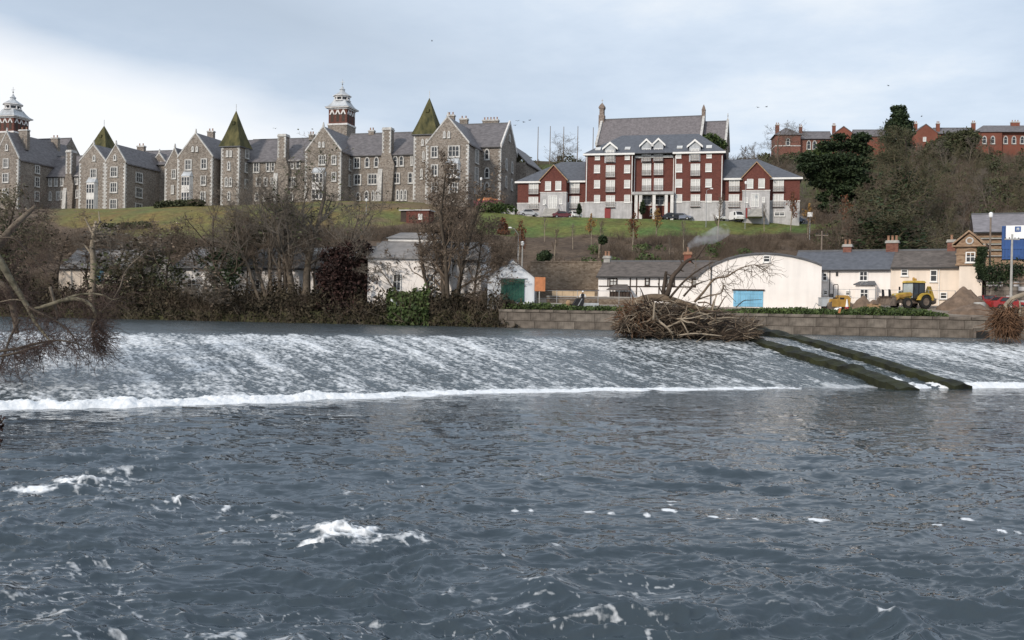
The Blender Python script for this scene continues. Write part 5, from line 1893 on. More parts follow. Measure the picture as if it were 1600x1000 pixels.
# pair of cottages under one long slate roof
KF = Front(1284, 123.0, 1498, 115.5)


def cottage(name, label, pxl, pxr, pey, pry, m_wall, m_roof, wins):
    t = KF.thing(name, label, "house")
    bk = Block(KF, t, 119)
    x0, ze = bk.f.uz(pxl, pey[0], 0)
    x1, ze2 = bk.f.uz(pxr, pey[1], 0)
    ze = (ze + ze2) / 2
    zr = bk.f.uz((pxl + pxr) / 2, pry, 3.6)[1]
    z0 = bk.f.uz((pxl + pxr) / 2, 478, 0)[1]
    bk.range_wall(x0, x1 - .01, 0, 7.2, z0 - 1, ze, m_wall, zr=zr)
    bk.range_roof(x0, x1 - .02, 0, 7.2, ze, zr, m_roof, over=.3, th=.14)
    for w in wins:
        bk.win(*w)
    return t, bk, x0, x1, ze, zr, z0


t, bk, x0, x1, ze, zr, z0 = cottage("cottage", "white cottage with slate roof and small porch, right of the barrel-roofed warehouse", 1236, 1392, (423, 419), 393.5, 'render_warm', 'slate_new',
    [(1289, 432.5, 8, 14, 'sashd'), (1349.5, 431.5, 13, 16, 'sashd'), (1325, 458, 9, 9, 'sashd'), (1290, 457, 8, 8, 'sashd')])
for px in (1324.5,):
    bk.chimney(bk.f.uz(px, 387, 3.6)[0], 3.6, zr - .8, bk.f.uz(px, 386, 3.6)[1], 1.0, .7, 'brick_dull', pots=2, cap='concrete')
p0, pz = bk.f.uz(1334, 443, -1.6)
p1, _ = bk.f.uz(1370, 443, -1.6)
b = MB().box(p0 + .2, p1 - .2, -1.5, -.01, z0 - 1, pz - .2)
po = b.build("porch", M['render_warm'], t)
MB().hexa([(p0, -1.9, pz - .2), (p1, -1.9, pz - .2), (p1 - .5, -.01, pz + .25), (p0 + .5, -.01, pz + .25), (p0, -1.9, pz - .08), (p1, -1.9, pz - .08), (p1 - .5, -.01, pz + .37), (p0 + .5, -.01, pz + .37)]).build("porch_roof", M['slate_dark'], po)
bk.win(1350.5, 459, 13, 15, 'sashd', -1.5)
xp, zp = bk.f.uz(1297, 421, 0)
MB().tube([(xp, -.1, z0), (xp, -.1, zp)], .05, 6).build("drainpipe", M['black'], t)
xl_, zl_ = bk.f.uz(1308, 428, 0)
MB().box(xl_ - .12, xl_ + .12, -.16, .02, zl_ - .25, zl_ + .25).build("wall_lamp", M['black'], t)

t, bk, x0, x1, ze, zr, z0 = cottage("cottage", "cream cottage with brown-grey slate roof behind the yellow backhoe loader", 1392, 1499, (419, 416), 392.5, 'render_cream', 'tile_brown',
    [(1413.5, 426, 10, 11, 'sashd'), (1459, 431, 11, 17, 'sashd'), (1474.5, 462, 11, 11, 'sashd'), (1408, 460, 10, 12, 'sashd')])
bk.chimney(bk.f.uz(1394.5, 380, 3.6)[0], 3.6, zr - .8, bk.f.uz(1394.5, 380, 3.6)[1], 1.4, .7, 'brick_dull', pots=3, cap='concrete')
bk.chimney(bk.f.uz(1487, 380, 3.6)[0], 3.6, zr - .8, bk.f.uz(1487, 379, 3.6)[1], .9, .7, 'brick_dull', pots=1, cap='concrete')
xp, zp = bk.f.uz(1468, 420, 0)
MB().tube([(xp, -.1, z0), (xp, -.1, zp)], .05, 6).build("drainpipe", M['white_trim'], t)

# small gatehouse with a pediment
GF = Front(1493, 113.0, 1538, 111.5)
gt = GF.thing("gatehouse", "narrow brown stone gatehouse with pediment and round oculus, ivy down its right side", "gatehouse")
bk = Block(GF, gt, 112)
M['gate_stone'] = masonry("gatehouse_stone", [(0.24, 0.155, 0.10), (0.31, 0.21, 0.14), (0.36, 0.26, 0.18)], 3.0, 0.5, 0.2)
g0, zt = bk.f.uz(1492, 386, 0)
g1, _ = bk.f.uz(1537, 386, 0)
gm, za = bk.f.uz(1516, 363, 0)
zmid = bk.f.uz(1515, 415, 0)[1]
zbot = bk.f.uz(1515, 478, 0)[1]
gc = (g0 + g1) / 2
MB().box(g0 + .5, g1 - .1, 0, 5, zbot - 1, zmid).build("lower_wall", M['render_cream'], gt)
MB().box(g0 + .2, g1 - .2, -.15, 5, zmid, zt).build("upper_wall", M['gate_stone'], gt)
for zz in (zmid + .02, zt - .9):
    MB().box(g0 + .1, g1 - .1, -.25, 5.1, zz, zz + .16).build("string_course", M['gate_stone'], gt)
MB().box(g0 - .25, g1 + .25, -.6, 5.3, zt, zt + .16).build("cornice", M['gate_stone'], gt)
MB().extrude_y([(g0 + .1, zt + .16), (g1 - .1, zt + .16), (gc, za)], -.2, 5.2).build("pediment", M['gate_stone'], gt)
rb = MB()
rb.extrude_y([(g0 - .25, zt + .17), (gc, za + .02), (gc, za + .24), (g0 - .25, zt + .38)], -.6, 5.4)
rb.extrude_y([(gc, za + .02), (g1 + .25, zt + .17), (g1 + .25, zt + .38), (gc, za + .24)], -.6, 5.4)
rb.build("roof", M['gate_stone'], gt)
ox, oz = bk.f.uz(1515, 376, -.3)
oc = MB()
n = 14
o1 = [(ox + .42 * math.cos(a * 2 * math.pi / n), oz + .42 * math.sin(a * 2 * math.pi / n)) for a in range(n)]
o2 = [(ox + .27 * math.cos(a * 2 * math.pi / n), oz + .27 * math.sin(a * 2 * math.pi / n)) for a in range(n)]
oc.ring_y(o1, o2, -.32, -.18)
oco = oc.build("oculus", M['quoin'], gt)
MB().extrude_y(o2, -.25, -.19).build("pane", M['gate_stone'], oco)
wx_, wz_ = bk.f.uz(1516.5, 402, -.15)
window(gt, wx_, -.25, wz_, 1.0, 1.2, 'sashd')
ar = MB()
o1 = [(wx_ + .8 * math.cos(math.pi * a / 10), wz_ + .45 + .6 * math.sin(math.pi * a / 10)) for a in range(11)]
o2 = [(wx_ + .58 * math.cos(math.pi * a / 10), wz_ + .45 + .42 * math.sin(math.pi * a / 10)) for a in range(11)]
for i in range(10):
    ar.extrude_y([o2[i], o1[i], o1[i + 1], o2[i + 1]], -.24, -.1)
ar.build("window_arch", M['gate_stone'], gt)

# grey-roofed shed and blue cabins at the right edge
SF = Front(1520, 124.0, 1640, 121.0)
sh = SF.thing("shed", "long shed with grey slate roof at the right edge, behind the blue cabins", "shed")
bk = Block(SF, sh, 123)
x0, ze = bk.f.uz(1521, 362, 0)
x1, _ = bk.f.uz(1650, 362, 0)
zr = bk.f.uz(1560, 336, 4)[1]
z0 = bk.f.uz(1560, 440, 0)[1]
bk.range_wall(x0 + .4, x1, 0, 8, z0 - 3, ze, 'gate_stone', zr=zr)
M['slate_pale'] = mat("pale_grey_slate", (0.20, 0.19, 0.205), 0.7, 0.2, 1.5, detail=7, stretch=(1, 1, 2.5))
bk.range_roof(x0, x1, 0, 8, ze, zr, 'slate_pale', over=.4, th=.15)
for i in range(4):
    zz = bk.f.uz(1530, 372 + i * 9, -.3)[1]
    MB().box(x0 + .5, x0 + 5.5, -.35, -.02, zz - .12, zz).build("walkway_slab", M['concrete'], sh)
    MB().box(x0 + .5, x0 + 5.5, -.33, -.28, zz + .7, zz + .76).build("guard_rail", M['green_door'], sh)

BF = Front(1566, 112.0, 1640, 110.0)
M['corrug'] = M['blue_cabin']


def cabin(label, pyt, pyb, lift, y):
    t = BF.thing("site_cabin", label, "site cabin", "stacked blue site cabins")
    bk = Block(BF, t, 111)
    x0, zt = bk.f.uz(1566, pyt, y)
    x1, _ = bk.f.uz(1650, pyt, y)
    zb = bk.f.uz(1580, pyb, y)[1]
    MB().box(x0, x1, y + .06, y + 2.6, zb + lift, zt).build("shell", M['blue_cabin'], t)
    n = int((x1 - x0) / .3)
    c = MB()
    for i in range(n):
        xx = x0 + (x1 - x0) * (i + .25) / n
        c.box(xx, xx + .15, y, y + .058, zb + lift + .16, zt - .16)
    c.build("corrugated_side", M['blue_cabin'], t)
    fr = MB()
    fr.box(x0 - .02, x1, y - .03, y + .057, zt - .15, zt + .02)
    fr.box(x0 - .02, x1, y - .03, y + .057, zb + lift - .0, zb + lift + .15)
    fr.build("frame_rail", M['blue_cabin'], t)
    return bk, x0, x1, zt, zb


bk, bx0, bx1, bzt, bzb = cabin("upper blue corrugated site cabin, under the white sign", 353.5, 387, 0, 0)
bk2, _, _, _, _ = cabin("lower blue corrugated site cabin, bottom of the stack", 387.4, 405, 0, 0)
sg = BF.thing("sign_board", "white board with a small dark blue emblem on the upper blue cabin", "sign")
s0, szt = bk.f.uz(1572, 352.5, -.2)
s1, szb = bk.f.uz(1640, 372, -.2)
MB().box(s0, s1, -.16, -.06, szb, szt).build("board", M['sign_white'], sg)
ex, ez = bk.f.uz(1590.5, 358, -.2)
em = MB()
em.box(ex - .30, ex + .30, -.19, -.163, ez - .30, ez + .30)
em.build("emblem", M['blue_cabin'], sg)
em = MB()
em.box(ex - .14, ex + .14, -.205, -.192, ez - .04, ez + .16)
em.box(ex - .14, ex - .05, -.205, -.192, ez - .16, ez - .042)
em.box(ex + .05, ex + .14, -.205, -.192, ez - .16, ez - .042)
em.build("emblem_figure", M['lead'], sg)

# ------------------------------------------------------------------ riverside buildings, middle and left
# gabled white shed with the dark green door
DF = Front(757, 115.6, 836, 115.4)
gs = DF.thing("white_shed", "gabled white shed with a big dark green sliding door", "shed")
bk = Block(DF, gs, 115)
x0, zel = bk.f.uz(762, 437, 0)
x1, ze = bk.f.uz(835, 434, 0)
xa, za = bk.f.uz(801, 406, 0)
z0 = bk.f.uz(800, 470, 0)[1]
bk.wall_gable_front(x0, x1, 0, 14, z0 - 1, ze, xa, za, 'render_blue')
bk.roof_gable_front(x0, x1, 0, 14, ze, xa, za, 'slate_dark', over=.12, th=.10, front_cope=False)
d0, dt = bk.f.uz(783, 435.5, 0)
d1, db_ = bk.f.uz(819, 468, 0)
d = MB()
n = 8
for i in range(n):
    d.box(d0 + (d1 - d0) * i / n + .008, d0 + (d1 - d0) * (i + 1) / n - .008, -.12, -.03, db_ - .3, dt)
d.build("sliding_door", M['green_door'], gs)
MB().box(d0 - .6, d1 + .3, -.16, .02, dt + .01, dt + .12).build("door_track", M['steel'], gs)
xx, zz = bk.f.uz(830, 444, 0)

# white house with the raised roof lantern
HF2 = Front(590, 120.4, 762, 119.2)
hs = HF2.thing("white_house", "large white building with a white-edged roof lantern behind the leaning bank tree", "building")
bk = Block(HF2, hs, 119)
x0, ze = bk.f.uz(575, 404, 0)
x1, _ = bk.f.uz(757, 404, 0)
xm = bk.f.uz(706, 404, 0)[0]
z0 = bk.f.uz(650, 467, 0)[1]
zr = bk.f.uz(650, 379, 4)[1]
MB().box(x0, xm, 0, 12, z0 - 1, ze).build("wall", M['render_warm'], hs)
MB().box(xm + .01, x1 - .5, .8, 12, z0 - 1, ze - .3).build("wall", M['render_white'], hs)
M['fibre_roof'] = mat("grey_sheet_roof", (0.235, 0.225, 0.22), 0.8, 0.2, 1.0, detail=6)
MB().hexa([(x0 - .2, -.4, ze), (xm + 4, -.4, ze), (xm + 4, 4.2, zr), (x0 + .8, 4.2, zr), (x0 - .2, -.4, ze + .15), (xm + 4, -.4, ze + .15), (xm + 4, 4.2, zr + .15), (x0 + .8, 4.2, zr + .15)]).build("roof", M['fibre_roof'], hs)
l0, lz0 = bk.f.uz(606, 379, 4)
l1, lz1 = bk.f.uz(690, 373, 4)
lz2 = bk.f.uz(650, 363.5, 6)[1]
MB().box(l0, l1, 4.2, 9, zr - .2, lz1).build("roof_lantern", M['white_trim'], hs)
MB().hexa([(l0 - .3, 3.9, lz1), (l1 + .3, 3.9, lz1), (l1 + .3, 9.3, lz1), (l0 - .3, 9.3, lz1), (l0 + 1.2, 6, lz2), (l1 - 1.2, 6, lz2), (l1 - 1.2, 7, lz2), (l0 + 1.2, 7, lz2)]).build("lantern_roof", M['fibre_roof'], hs)
MB().box(x0, x1 - .6, 4.4, 12.2, ze - .5, zr - .05).build("roof_back", M['fibre_roof'], hs)
MB().hexa([(xm + 3, -.2, ze - .2), (x1 + .2, -.2, ze - .2), (x1 + .2, 4.2, zr - .6), (xm + 4.2, 4.2, zr - .5), (xm + 3, -.2, ze - .05), (x1 + .2, -.2, ze - .05), (x1 + .2, 4.2, zr - .45), (xm + 4.2, 4.2, zr - .35)]).build("roof", M['lead'], hs)
bk.win(620.5, 441, 13, 25, 'sashd', 0)
bk.win(672, 441, 13, 25, 'sashd', 0)
MB().box(x0, xm, -.08, .02, z0 + .1, z0 + .7).build("base_band", M['render_white'], hs)

# long white sheds behind the bank trees
LF2 = Front(265, 133.0, 560, 124.0)
ls = LF2.thing("long_shed", "long white shed with grey roof and skylights behind the tall bank trees", "shed")
bk = Block(LF2, ls, 128)
x0, ze = bk.f.uz(268, 427, 0)
x1, ze2 = bk.f.uz(572, 411, 0)
z0 = bk.f.uz(420, 465, 0)[1]
ze = (ze + ze2) / 2
zr = bk.f.uz(440, 388, 5)[1]
bk.range_wall(x0, x1, 0, 10, z0 - 1, ze, 'render_white', zr=zr)
bk.range_roof(x0, x1, 0, 10, ze, zr, 'fibre_roof', over=.3, th=.12)
for i in range(5):
    px = 300 + i * 50
    bk.win(px, 445, 16, 17, 'sashd', 0)
for px in (492, 512, 532):
    x, z = bk.f.uz(px, 384, 3)
    sl = (zr - ze) / 5.0
    za_ = ze + sl * 3.6 + .16
    MB().hexa([(x - .9, 2.6, za_ - sl * 1), (x + .9, 2.6, za_ - sl * 1), (x + .9, 4.6, za_ + sl), (x - .9, 4.6, za_ + sl), (x - .9, 2.6, za_ - sl + .12), (x + .9, 2.6, za_ - sl + .12), (x + .9, 4.6, za_ + sl + .12), (x - .9, 4.6, za_ + sl + .12)]).build("skylight", M['glass_pale'], ls)

NF = Front(88, 137.0, 232, 134.0)
ns = NF.thing("pale_shed", "pale shed with grey roof and a blue panel, behind the dead trunk at left", "shed")
bk = Block(NF, ns, 136)
x0, ze = bk.f.uz(92, 419, 0)
x1, _ = bk.f.uz(225, 418, 0)
z0 = bk.f.uz(150, 466, 0)[1]
zr = bk.f.uz(150, 391, 4)[1]
bk.range_wall(x0, x1, 0, 8, z0 - 1, ze, 'render_cream', zr=zr)
bk.range_roof(x0, x1, 0, 8, ze, zr, 'fibre_roof', over=.3, th=.12)
xx, zz = bk.f.uz(156, 432, 0)
MB().box(xx - .6, xx + .6, -.1, .02, zz - .8, zz + .8).build("blue_panel", M['blue_door'], ns)
bk.win(178, 434, 9, 14, 'sashd')

# stone retaining wall behind the yard
RF = Front(829, 131.0, 945, 127.5)
rw = RF.thing("retaining_wall", "rough brown stone retaining wall between the green-doored shed and the timbered house", "wall")
bk = Block(RF, rw, 129)
x0, zt = bk.f.uz(829, 410, 0)
x1, _ = bk.f.uz(940, 410, 0)
z0 = bk.f.uz(880, 466, 0)[1]
M['yard_stone'] = masonry("yard_wall_stone", [(0.15, 0.115, 0.085), (0.21, 0.165, 0.125), (0.27, 0.22, 0.17)], 2.8, 0.55, 0.25)
MB().box(x0, x1, 0, 1.2, z0 - 1, zt).build("wall", M['yard_stone'], rw)
c = MB()
rr = random.Random(3)
s = x0
while s < x1:
    L_ = min(rr.uniform(.5, .9), x1 - s)
    c = MB().box(s, s + L_ - .03, -.08, 1.28, zt, zt + rr.uniform(.12, .22)).build("coping_stone", M['yard_stone'], rw)
    s += L_

# ------------------------------------------------------------------ trees and plants
def tubes_batch(pts, rad, n):
    """pts (N,k,3), rad (N,k) -> verts, quads"""
    N, k, _ = pts.shape
    t = np.gradient(pts, axis=1)
    t /= np.linalg.norm(t, axis=2, keepdims=True) + 1e-9
    ref = np.where(np.abs(t[:, :1, 2:3]) < 0.9, np.array([0, 0, 1.0]), np.array([1.0, 0, 0]))
    a = np.cross(t, np.broadcast_to(ref, t.shape))
    a /= np.linalg.norm(a, axis=2, keepdims=True) + 1e-9
    b = np.cross(t, a)
    ang = np.arange(n) * 2 * math.pi / n
    v = pts[:, :, None, :] + rad[:, :, None, None] * (np.cos(ang)[None, None, :, None] * a[:, :, None, :] + np.sin(ang)[None, None, :, None] * b[:, :, None, :])
    base = (np.arange(N) * k * n)[:, None, None]
    i = np.arange(k - 1)[None, :, None] * n
    j = np.arange(n)[None, None, :]
    j2 = (j + 1) % n
    f = np.stack([base + i + j, base + i + j2, base + i + n + j2, base + i + n + j], -1).reshape(-1, 4)
    return v.reshape(-1, 3), f


def join_vf(parts):
    vs, fs, o = [], [], 0
    for v, f in parts:
        vs.append(v)
        fs.append(f + o)
        o += len(v)
    return np.concatenate(vs), np.concatenate(fs)


def leaf_quads(rng, c, size, flat=0.0, aspect=1.5):
    """one small bent-looking leaf clump face per centre"""
    n = len(c)
    u = rng.normal(size=(n, 3))
    u[:, 2] *= (1 - flat)
    u /= np.linalg.norm(u, axis=1, keepdims=True) + 1e-9
    w = rng.normal(size=(n, 3))
    w[:, 2] *= (1 - flat)
    w -= (w * u).sum(1, keepdims=True) * u
    w /= np.linalg.norm(w, axis=1, keepdims=True) + 1e-9
    s = (size * (0.55 + 0.9 * rng.random(n)))[:, None]
    u, w = u * s * aspect * .5, w * s * .5
    v = np.stack([c - u * 1.0, c + w * .9 - u * .1, c + u, c - w * .9 + u * .15], 1).reshape(-1, 3)
    f = np.arange(n * 4).reshape(n, 4)
    return v, f


def ellipsoid_pts(rng, lobes, n, shell=0.55):
    """points through lobes (cx,cy,cz,rx,ry,rz), denser near the skin"""
    lobes = np.asarray(lobes, float)
    wgt = (lobes[:, 3] * lobes[:, 4] * lobes[:, 5]) ** 0.67
    k = rng.choice(len(lobes), n, p=wgt / wgt.sum())
    d = rng.normal(size=(n, 3))
    d /= np.linalg.norm(d, axis=1, keepdims=True)
    r = shell + (1 - shell) * rng.random(n) ** 0.7
    r *= 1 + 0.10 * rng.normal(size=n)
    return lobes[k, :3] + d * r[:, None] * lobes[k, 3:]


def unit(v):
    return v / (np.linalg.norm(v) + 1e-9)


def grow(rng, p, d, L, r, lvl, S, out):
    seg = S['seg'][lvl]
    pts = [p]
    dirs = [d]
    for i in range(seg):
        d = unit(d + rng.normal(size=3) * S['wand'][lvl] + np.array([0, 0, S['up'][lvl]]))
        p = p + d * L / seg
        pts.append(p)
        dirs.append(d)
    tip = S['tip'][lvl]
    rad = np.linspace(r, r * tip, seg + 1)
    out[lvl].append((np.array(pts), rad))
    if lvl + 1 >= len(S['seg']):
        return
    n = S['n'][lvl]
    n = max(1, int(n * (0.75 + 0.5 * rng.random())))
    for j in range(n):
        t = S['from'][lvl] + (1 - S['from'][lvl]) * ((j + rng.random()) / n)
        x = t * seg
        i = min(int(x), seg - 1)
        q = pts[i] + (pts[i + 1] - pts[i]) * (x - i)
        rr = rad[i] + (rad[i + 1] - rad[i]) * (x - i)
        ax = unit(np.cross(dirs[i + 1], rng.normal(size=3)))
        a = math.radians(S['ang'][lvl] * (0.7 + 0.6 * rng.random()))
        nd = unit(dirs[i + 1] * math.cos(a) + ax * math.sin(a))
        nl = L * S['len'][lvl] * (1.15 - S['taper'][lvl] * t) * (0.7 + 0.6 * rng.random())
        grow(rng, q, nd, nl, max(rr * S['rr'][lvl], S['rmin']), lvl + 1, S, out)


BARE = dict(seg=[7, 5, 4, 3, 2], wand=[.10, .16, .2, .22, .25], up=[.05, .10, .08, .06, .04], tip=[.25, .3, .35, .4, .4], n=[10, 6, 6, 5], **{'from': [.28, .25, .2, .15]},
            ang=[48, 46, 48, 50], len=[.50, .55, .52, .5], taper=[.55, .5, .45, .4], rr=[.55, .6, .62, .65], rmin=.016)


def spec(**k):
    s = dict(BARE)
    s.update({('from' if a == 'frm' else a): b for a, b in k.items()})
    return s


def bare_tree_mesh(seed, H, S, stems=((0, 0, 0, 0, 1.0),), r0=.017, bark='bark', twig='twig_brown', trunk_side=7):
    """-> trunk mesh, crown mesh, tips; stems: (dx, dy, lean x, lean y, relative height)"""
    rng = np.random.default_rng(seed)
    out = [[] for _ in S['seg']]
    for dx, dy, lx, ly, hf in stems:
        grow(rng, np.array([dx, dy, -.3]), unit(np.array([lx, ly, 1.0])), H * hf * .80, H * r0 * (.6 + .4 * hf), 0, S, out)
    tv = join_vf([tubes_batch(p[None], r[None], trunk_side) for p, r in out[0]])
    tr = mesh_np("trunk", tv[0], tv[1], M[bark], True)
    parts = []
    for lv in range(1, len(out)):
        if out[lv]:
            pp = np.stack([p for p, r in out[lv]])
            rr = np.stack([r for p, r in out[lv]])
            parts.append(tubes_batch(pp, rr, 5 if lv == 1 else 4 if lv == 2 else 3))
    cv = join_vf(parts)
    cr = mesh_np("crown", cv[0], cv[1], [M[twig]], False)
    tips = np.concatenate([np.stack([p for p, r in out[-1]])[:, -1], np.stack([p for p, r in out[-2]])[:, -1]])
    return tr, cr, tips, out


def fit_height(tr, cr, H, extra=()):
    """scale a grown tree so its top is at H"""
    a = np.empty(len(cr.vertices) * 3, np.float32)
    cr.vertices.foreach_get("co", a)
    k = H * .90 / float(np.percentile(a[2::3], 93))
    for me in (tr, cr) + tuple(extra):
        n = len(me.vertices)
        a = np.empty(n * 3, np.float32)
        me.vertices.foreach_get("co", a)
        me.vertices.foreach_set("co", a * k)
        me.update()
    return k


def place_tree(name, label, px, d, py_top, seed, S, cat="tree", group=None, leaves=None, ivy=None, rz=0.0, px_width=None, **kw):
    """grown to the height it has in the photograph"""
    g = G(px, d)
    H = P(px, py_top, d)[2] - g[2]
    tr, cr, tips, out = bare_tree_mesh(seed, H, S, **kw)
    t = thing(name, label, cat, g, rz, group)
    rng = np.random.default_rng(seed + 1000)
    ex = []
    if leaves:
        n, size, m = leaves
        c = tips[rng.integers(0, len(tips), n)] + rng.normal(size=(n, 3)) * size * 1.2
        v, f = leaf_quads(rng, c, size)
        ex.append(("leaves", mesh_np("leaves", v, f, M[m])))
    if ivy:
        n, size, m, zmax, rad = ivy
        pts = np.concatenate([p for p, r in out[0]] + [p[:3] for p, r in out[1]])
        pts = pts[pts[:, 2] < zmax]
        c = pts[rng.integers(0, len(pts), n)] + rng.normal(size=(n, 3)) * rad
        c[:, 2] = np.abs(c[:, 2] + rng.normal(size=n) * .8)
        v, f = leaf_quads(rng, c, size)
        ex.append(("ivy", mesh_np("ivy", v, f, M[m])))
    fit_height(tr, cr, H, [m for _, m in ex])
    if px_width:
        co = np.empty(len(cr.vertices) * 3, np.float32)
        cr.vertices.foreach_get("co", co)
        w = np.percentile(co[0::3], 98) - np.percentile(co[0::3], 2)
        s = px_width * d / FPX / w
        t.scale = (s, s, 1)
    link("trunk", tr, t)
    link("crown", cr, t)
    for nm, m in ex:
        link(nm, m, t)
    return t


def lobe_tree(name, label, px, d, py_top, lobes, n, size, leaf, seed, cat="tree", group=None, flat=.2, shell=.5, trunk_r=.25, bark='bark', z_up=None, trunk_top=.8):
    """evergreen built of leaf clumps; lobes in pixels (px, py, half width px, half height px, depth factor)"""
    g = G(px, d)
    rng = np.random.default_rng(seed)
    k = d / FPX
    L = []
    for (lx, ly, hw, hh, *r) in lobes:
        dd = d + (r[0] if r else rng.uniform(-1, 1) * hw * k * .5)
        c = P(lx, ly, dd) - g
        L.append((*c, hw * k, hw * k * .9, hh * k))
    t = thing(name, label, cat, g, 0, group)
    zt = P(px, py_top, d)[2] - g[2]
    wob = np.cumsum(rng.normal(size=(7, 2)) * .10, 0)
    zz = np.linspace(-.4, zt * trunk_top, 7)
    tp = np.stack([wob[:, 0], wob[:, 1], zz], -1)
    parts = [tubes_batch(tp[None], np.linspace(trunk_r, trunk_r * .3, 7)[None], 7)]
    tm = mesh_np("trunk", *join_vf(parts), M[bark], True)
    link("trunk", tm, t)
    bp = []
    for (cx, cy, cz, rx, ry, rz_) in L:
        z0 = min(max(cz - rz_ * 1.2, .2), zt * trunk_top * .95)
        b = np.array([np.interp(z0, zz, tp[:, 0]), np.interp(z0, zz, tp[:, 1]), z0])
        e = np.array([cx, cy, cz])
        m = (b + e) / 2 + rng.normal(size=3) * .2
        bp.append(np.stack([b, m, e, e + (e - m) * .4]))
    c = ellipsoid_pts(rng, L, n, shell)
    v, f = leaf_quads(rng, c, size, flat)
    bv, bf = tubes_batch(np.stack(bp), np.tile(np.array([trunk_r * .35, trunk_r * .25, trunk_r * .14, .03]), (len(bp), 1)), 5)
    lm = mesh_np("crown", *join_vf([(v, f), (bv, bf)]), [M[leaf], M[bark]])
    mi = np.zeros(len(f) + len(bf), np.int32)
    mi[len(f):] = 1
    lm.polygons.foreach_set("material_index", mi)
    link("crown", lm, t)
    return t


# ---- trees along the left bank
def bd(px, off):
    u = (px - 800) / FPX
    return 112.4 / (1 + .287 * u) + off


S_multi = spec(n=[9, 6, 6, 5], ang=[36, 42, 46, 50], up=[.06, .12, .10, .06, .04])
S_wide = spec(n=[11, 7, 6, 5], ang=[58, 50, 50, 50], len=[.58, .55, .52, .5])
S_fine = spec(n=[14, 7, 7, 5], ang=[44, 42, 44, 46], len=[.40, .5, .5, .5], frm=[.12, .2, .15, .1], taper=[.75, .5, .4, .4])
GB = "bare trees along the left bank"
place_tree("bank_tree", "dark ivy-clad bare tree with a forked top, over the left end of the long shed", 338, bd(338, 4), 298, 11, S_wide, group=GB, px_width=150, r0=.021, stems=((0, 0, -.05, 0, 1), (.3, 0, .35, .1, .85)), ivy=(1500, .26, 'leaf_dark', 6.5, .4))
place_tree("bank_tree", "tallest bare bank tree with a leaning curved limb, in front of the cupola gable", 470, bd(470, 4.5), 232, 23, S_multi, group=GB, px_width=165, r0=.021, bark='bark_grey', twig='twig_grey', stems=((0, 0, .18, 0, 1), (-.5, .2, -.12, 0, .8)), leaves=(420, .22, 'leaf_olive'))
place_tree("bank_tree", "many-stemmed bare grey tree on the left bank, left of the curved-limb tree", 425, bd(425, 3.5), 262, 31, S_multi, group=GB, px_width=160, r0=.015, bark='bark_grey', twig='twig_grey', stems=((0, 0, 0, 0, 1), (-.4, .1, -.2, .1, .9), (.5, 0, .12, 0, .95), (.9, .3, .3, 0, .8), (-.9, 0, -.35, 0, .75)))
place_tree("bank_tree", "dense brown twiggy tree with pointed top, in front of the large white building", 702, bd(702, 3), 250, 41, S_fine, group=GB, px_width=125, r0=.016, twig='twig_brown', leaves=(3200, .15, 'twig_brown'), stems=((0, 0, .0, 0, 1), (.5, .3, .12, 0, .93), (-.5, .1, -.12, 0, .85)))
place_tree("bank_tree", "bare brown tree right of the dense pointed twiggy tree, leaning towards the white gabled shed", 738, bd(738, 4), 330, 43, S_wide, group=GB, px_width=95, r0=.014, twig='twig_brown', stems=((0, 0, .12, 0, 1),))
place_tree("bank_tree", "small pale thin tree in front of the large white building, right of the copper bush", 640, bd(640, 4), 392, 47, S_multi, group=GB, px_width=75, r0=.012, bark='bark_grey', twig='twig_grey', stems=((0, 0, -.1, 0, 1),))
place_tree("bank_tree", "low spreading bare bush-like tree left of the ivy-clad forked tree", 262, bd(262, 4), 340, 53, S_wide, group=GB, px_width=120, r0=.013, twig='twig_brown', ivy=(600, .26, 'leaf_olive', 5, 1.0), leaves=(500, .2, 'twig_brown'))
place_tree("bank_tree", "dense dark twiggy tree behind the dead pale trunk on the left bank", 190, bd(190, 4), 352, 59, S_wide, group=GB, px_width=130, r0=.013, twig='twig_grey', ivy=(700, .26, 'leaf_olive', 5, 1.2), leaves=(700, .2, 'twig_grey'))
place_tree("bank_tree", "grey-green bare tree at the left edge, rising in front of the left hospital block", 25, bd(25, 5), 292, 61, S_fine, group=GB, px_width=130, r0=.015, twig='twig_olive', ivy=(900, .26, 'leaf_olive', 8, 1.0), leaves=(900, .2, 'twig_olive'))
place_tree("bank_tree", "brown bare tree second from the left edge, below the cupola block's low range", 90, bd(90, 5), 325, 67, S_wide, group=GB, px_width=135, r0=.014, twig='twig_brown', leaves=(500, .2, 'twig_brown'))
place_tree("bank_tree", "mid-sized bare tree between the many-stemmed tree and the ivy-clad one, over the long white shed", 385, bd(385, 7), 330, 71, S_wide, group=GB, px_width=95, r0=.013, twig='twig_olive', leaves=(900, .28, 'leaf_olive'))
place_tree("bank_tree", "reddish-brown bare tree just left of the copper-leaved bush", 505, bd(505, 6), 350, 73, S_multi, group=GB, px_width=90, r0=.013, twig='twig_brown', stems=((0, 0, .15, 0, 1), (-.5, 0, -.1, 0, .9)))
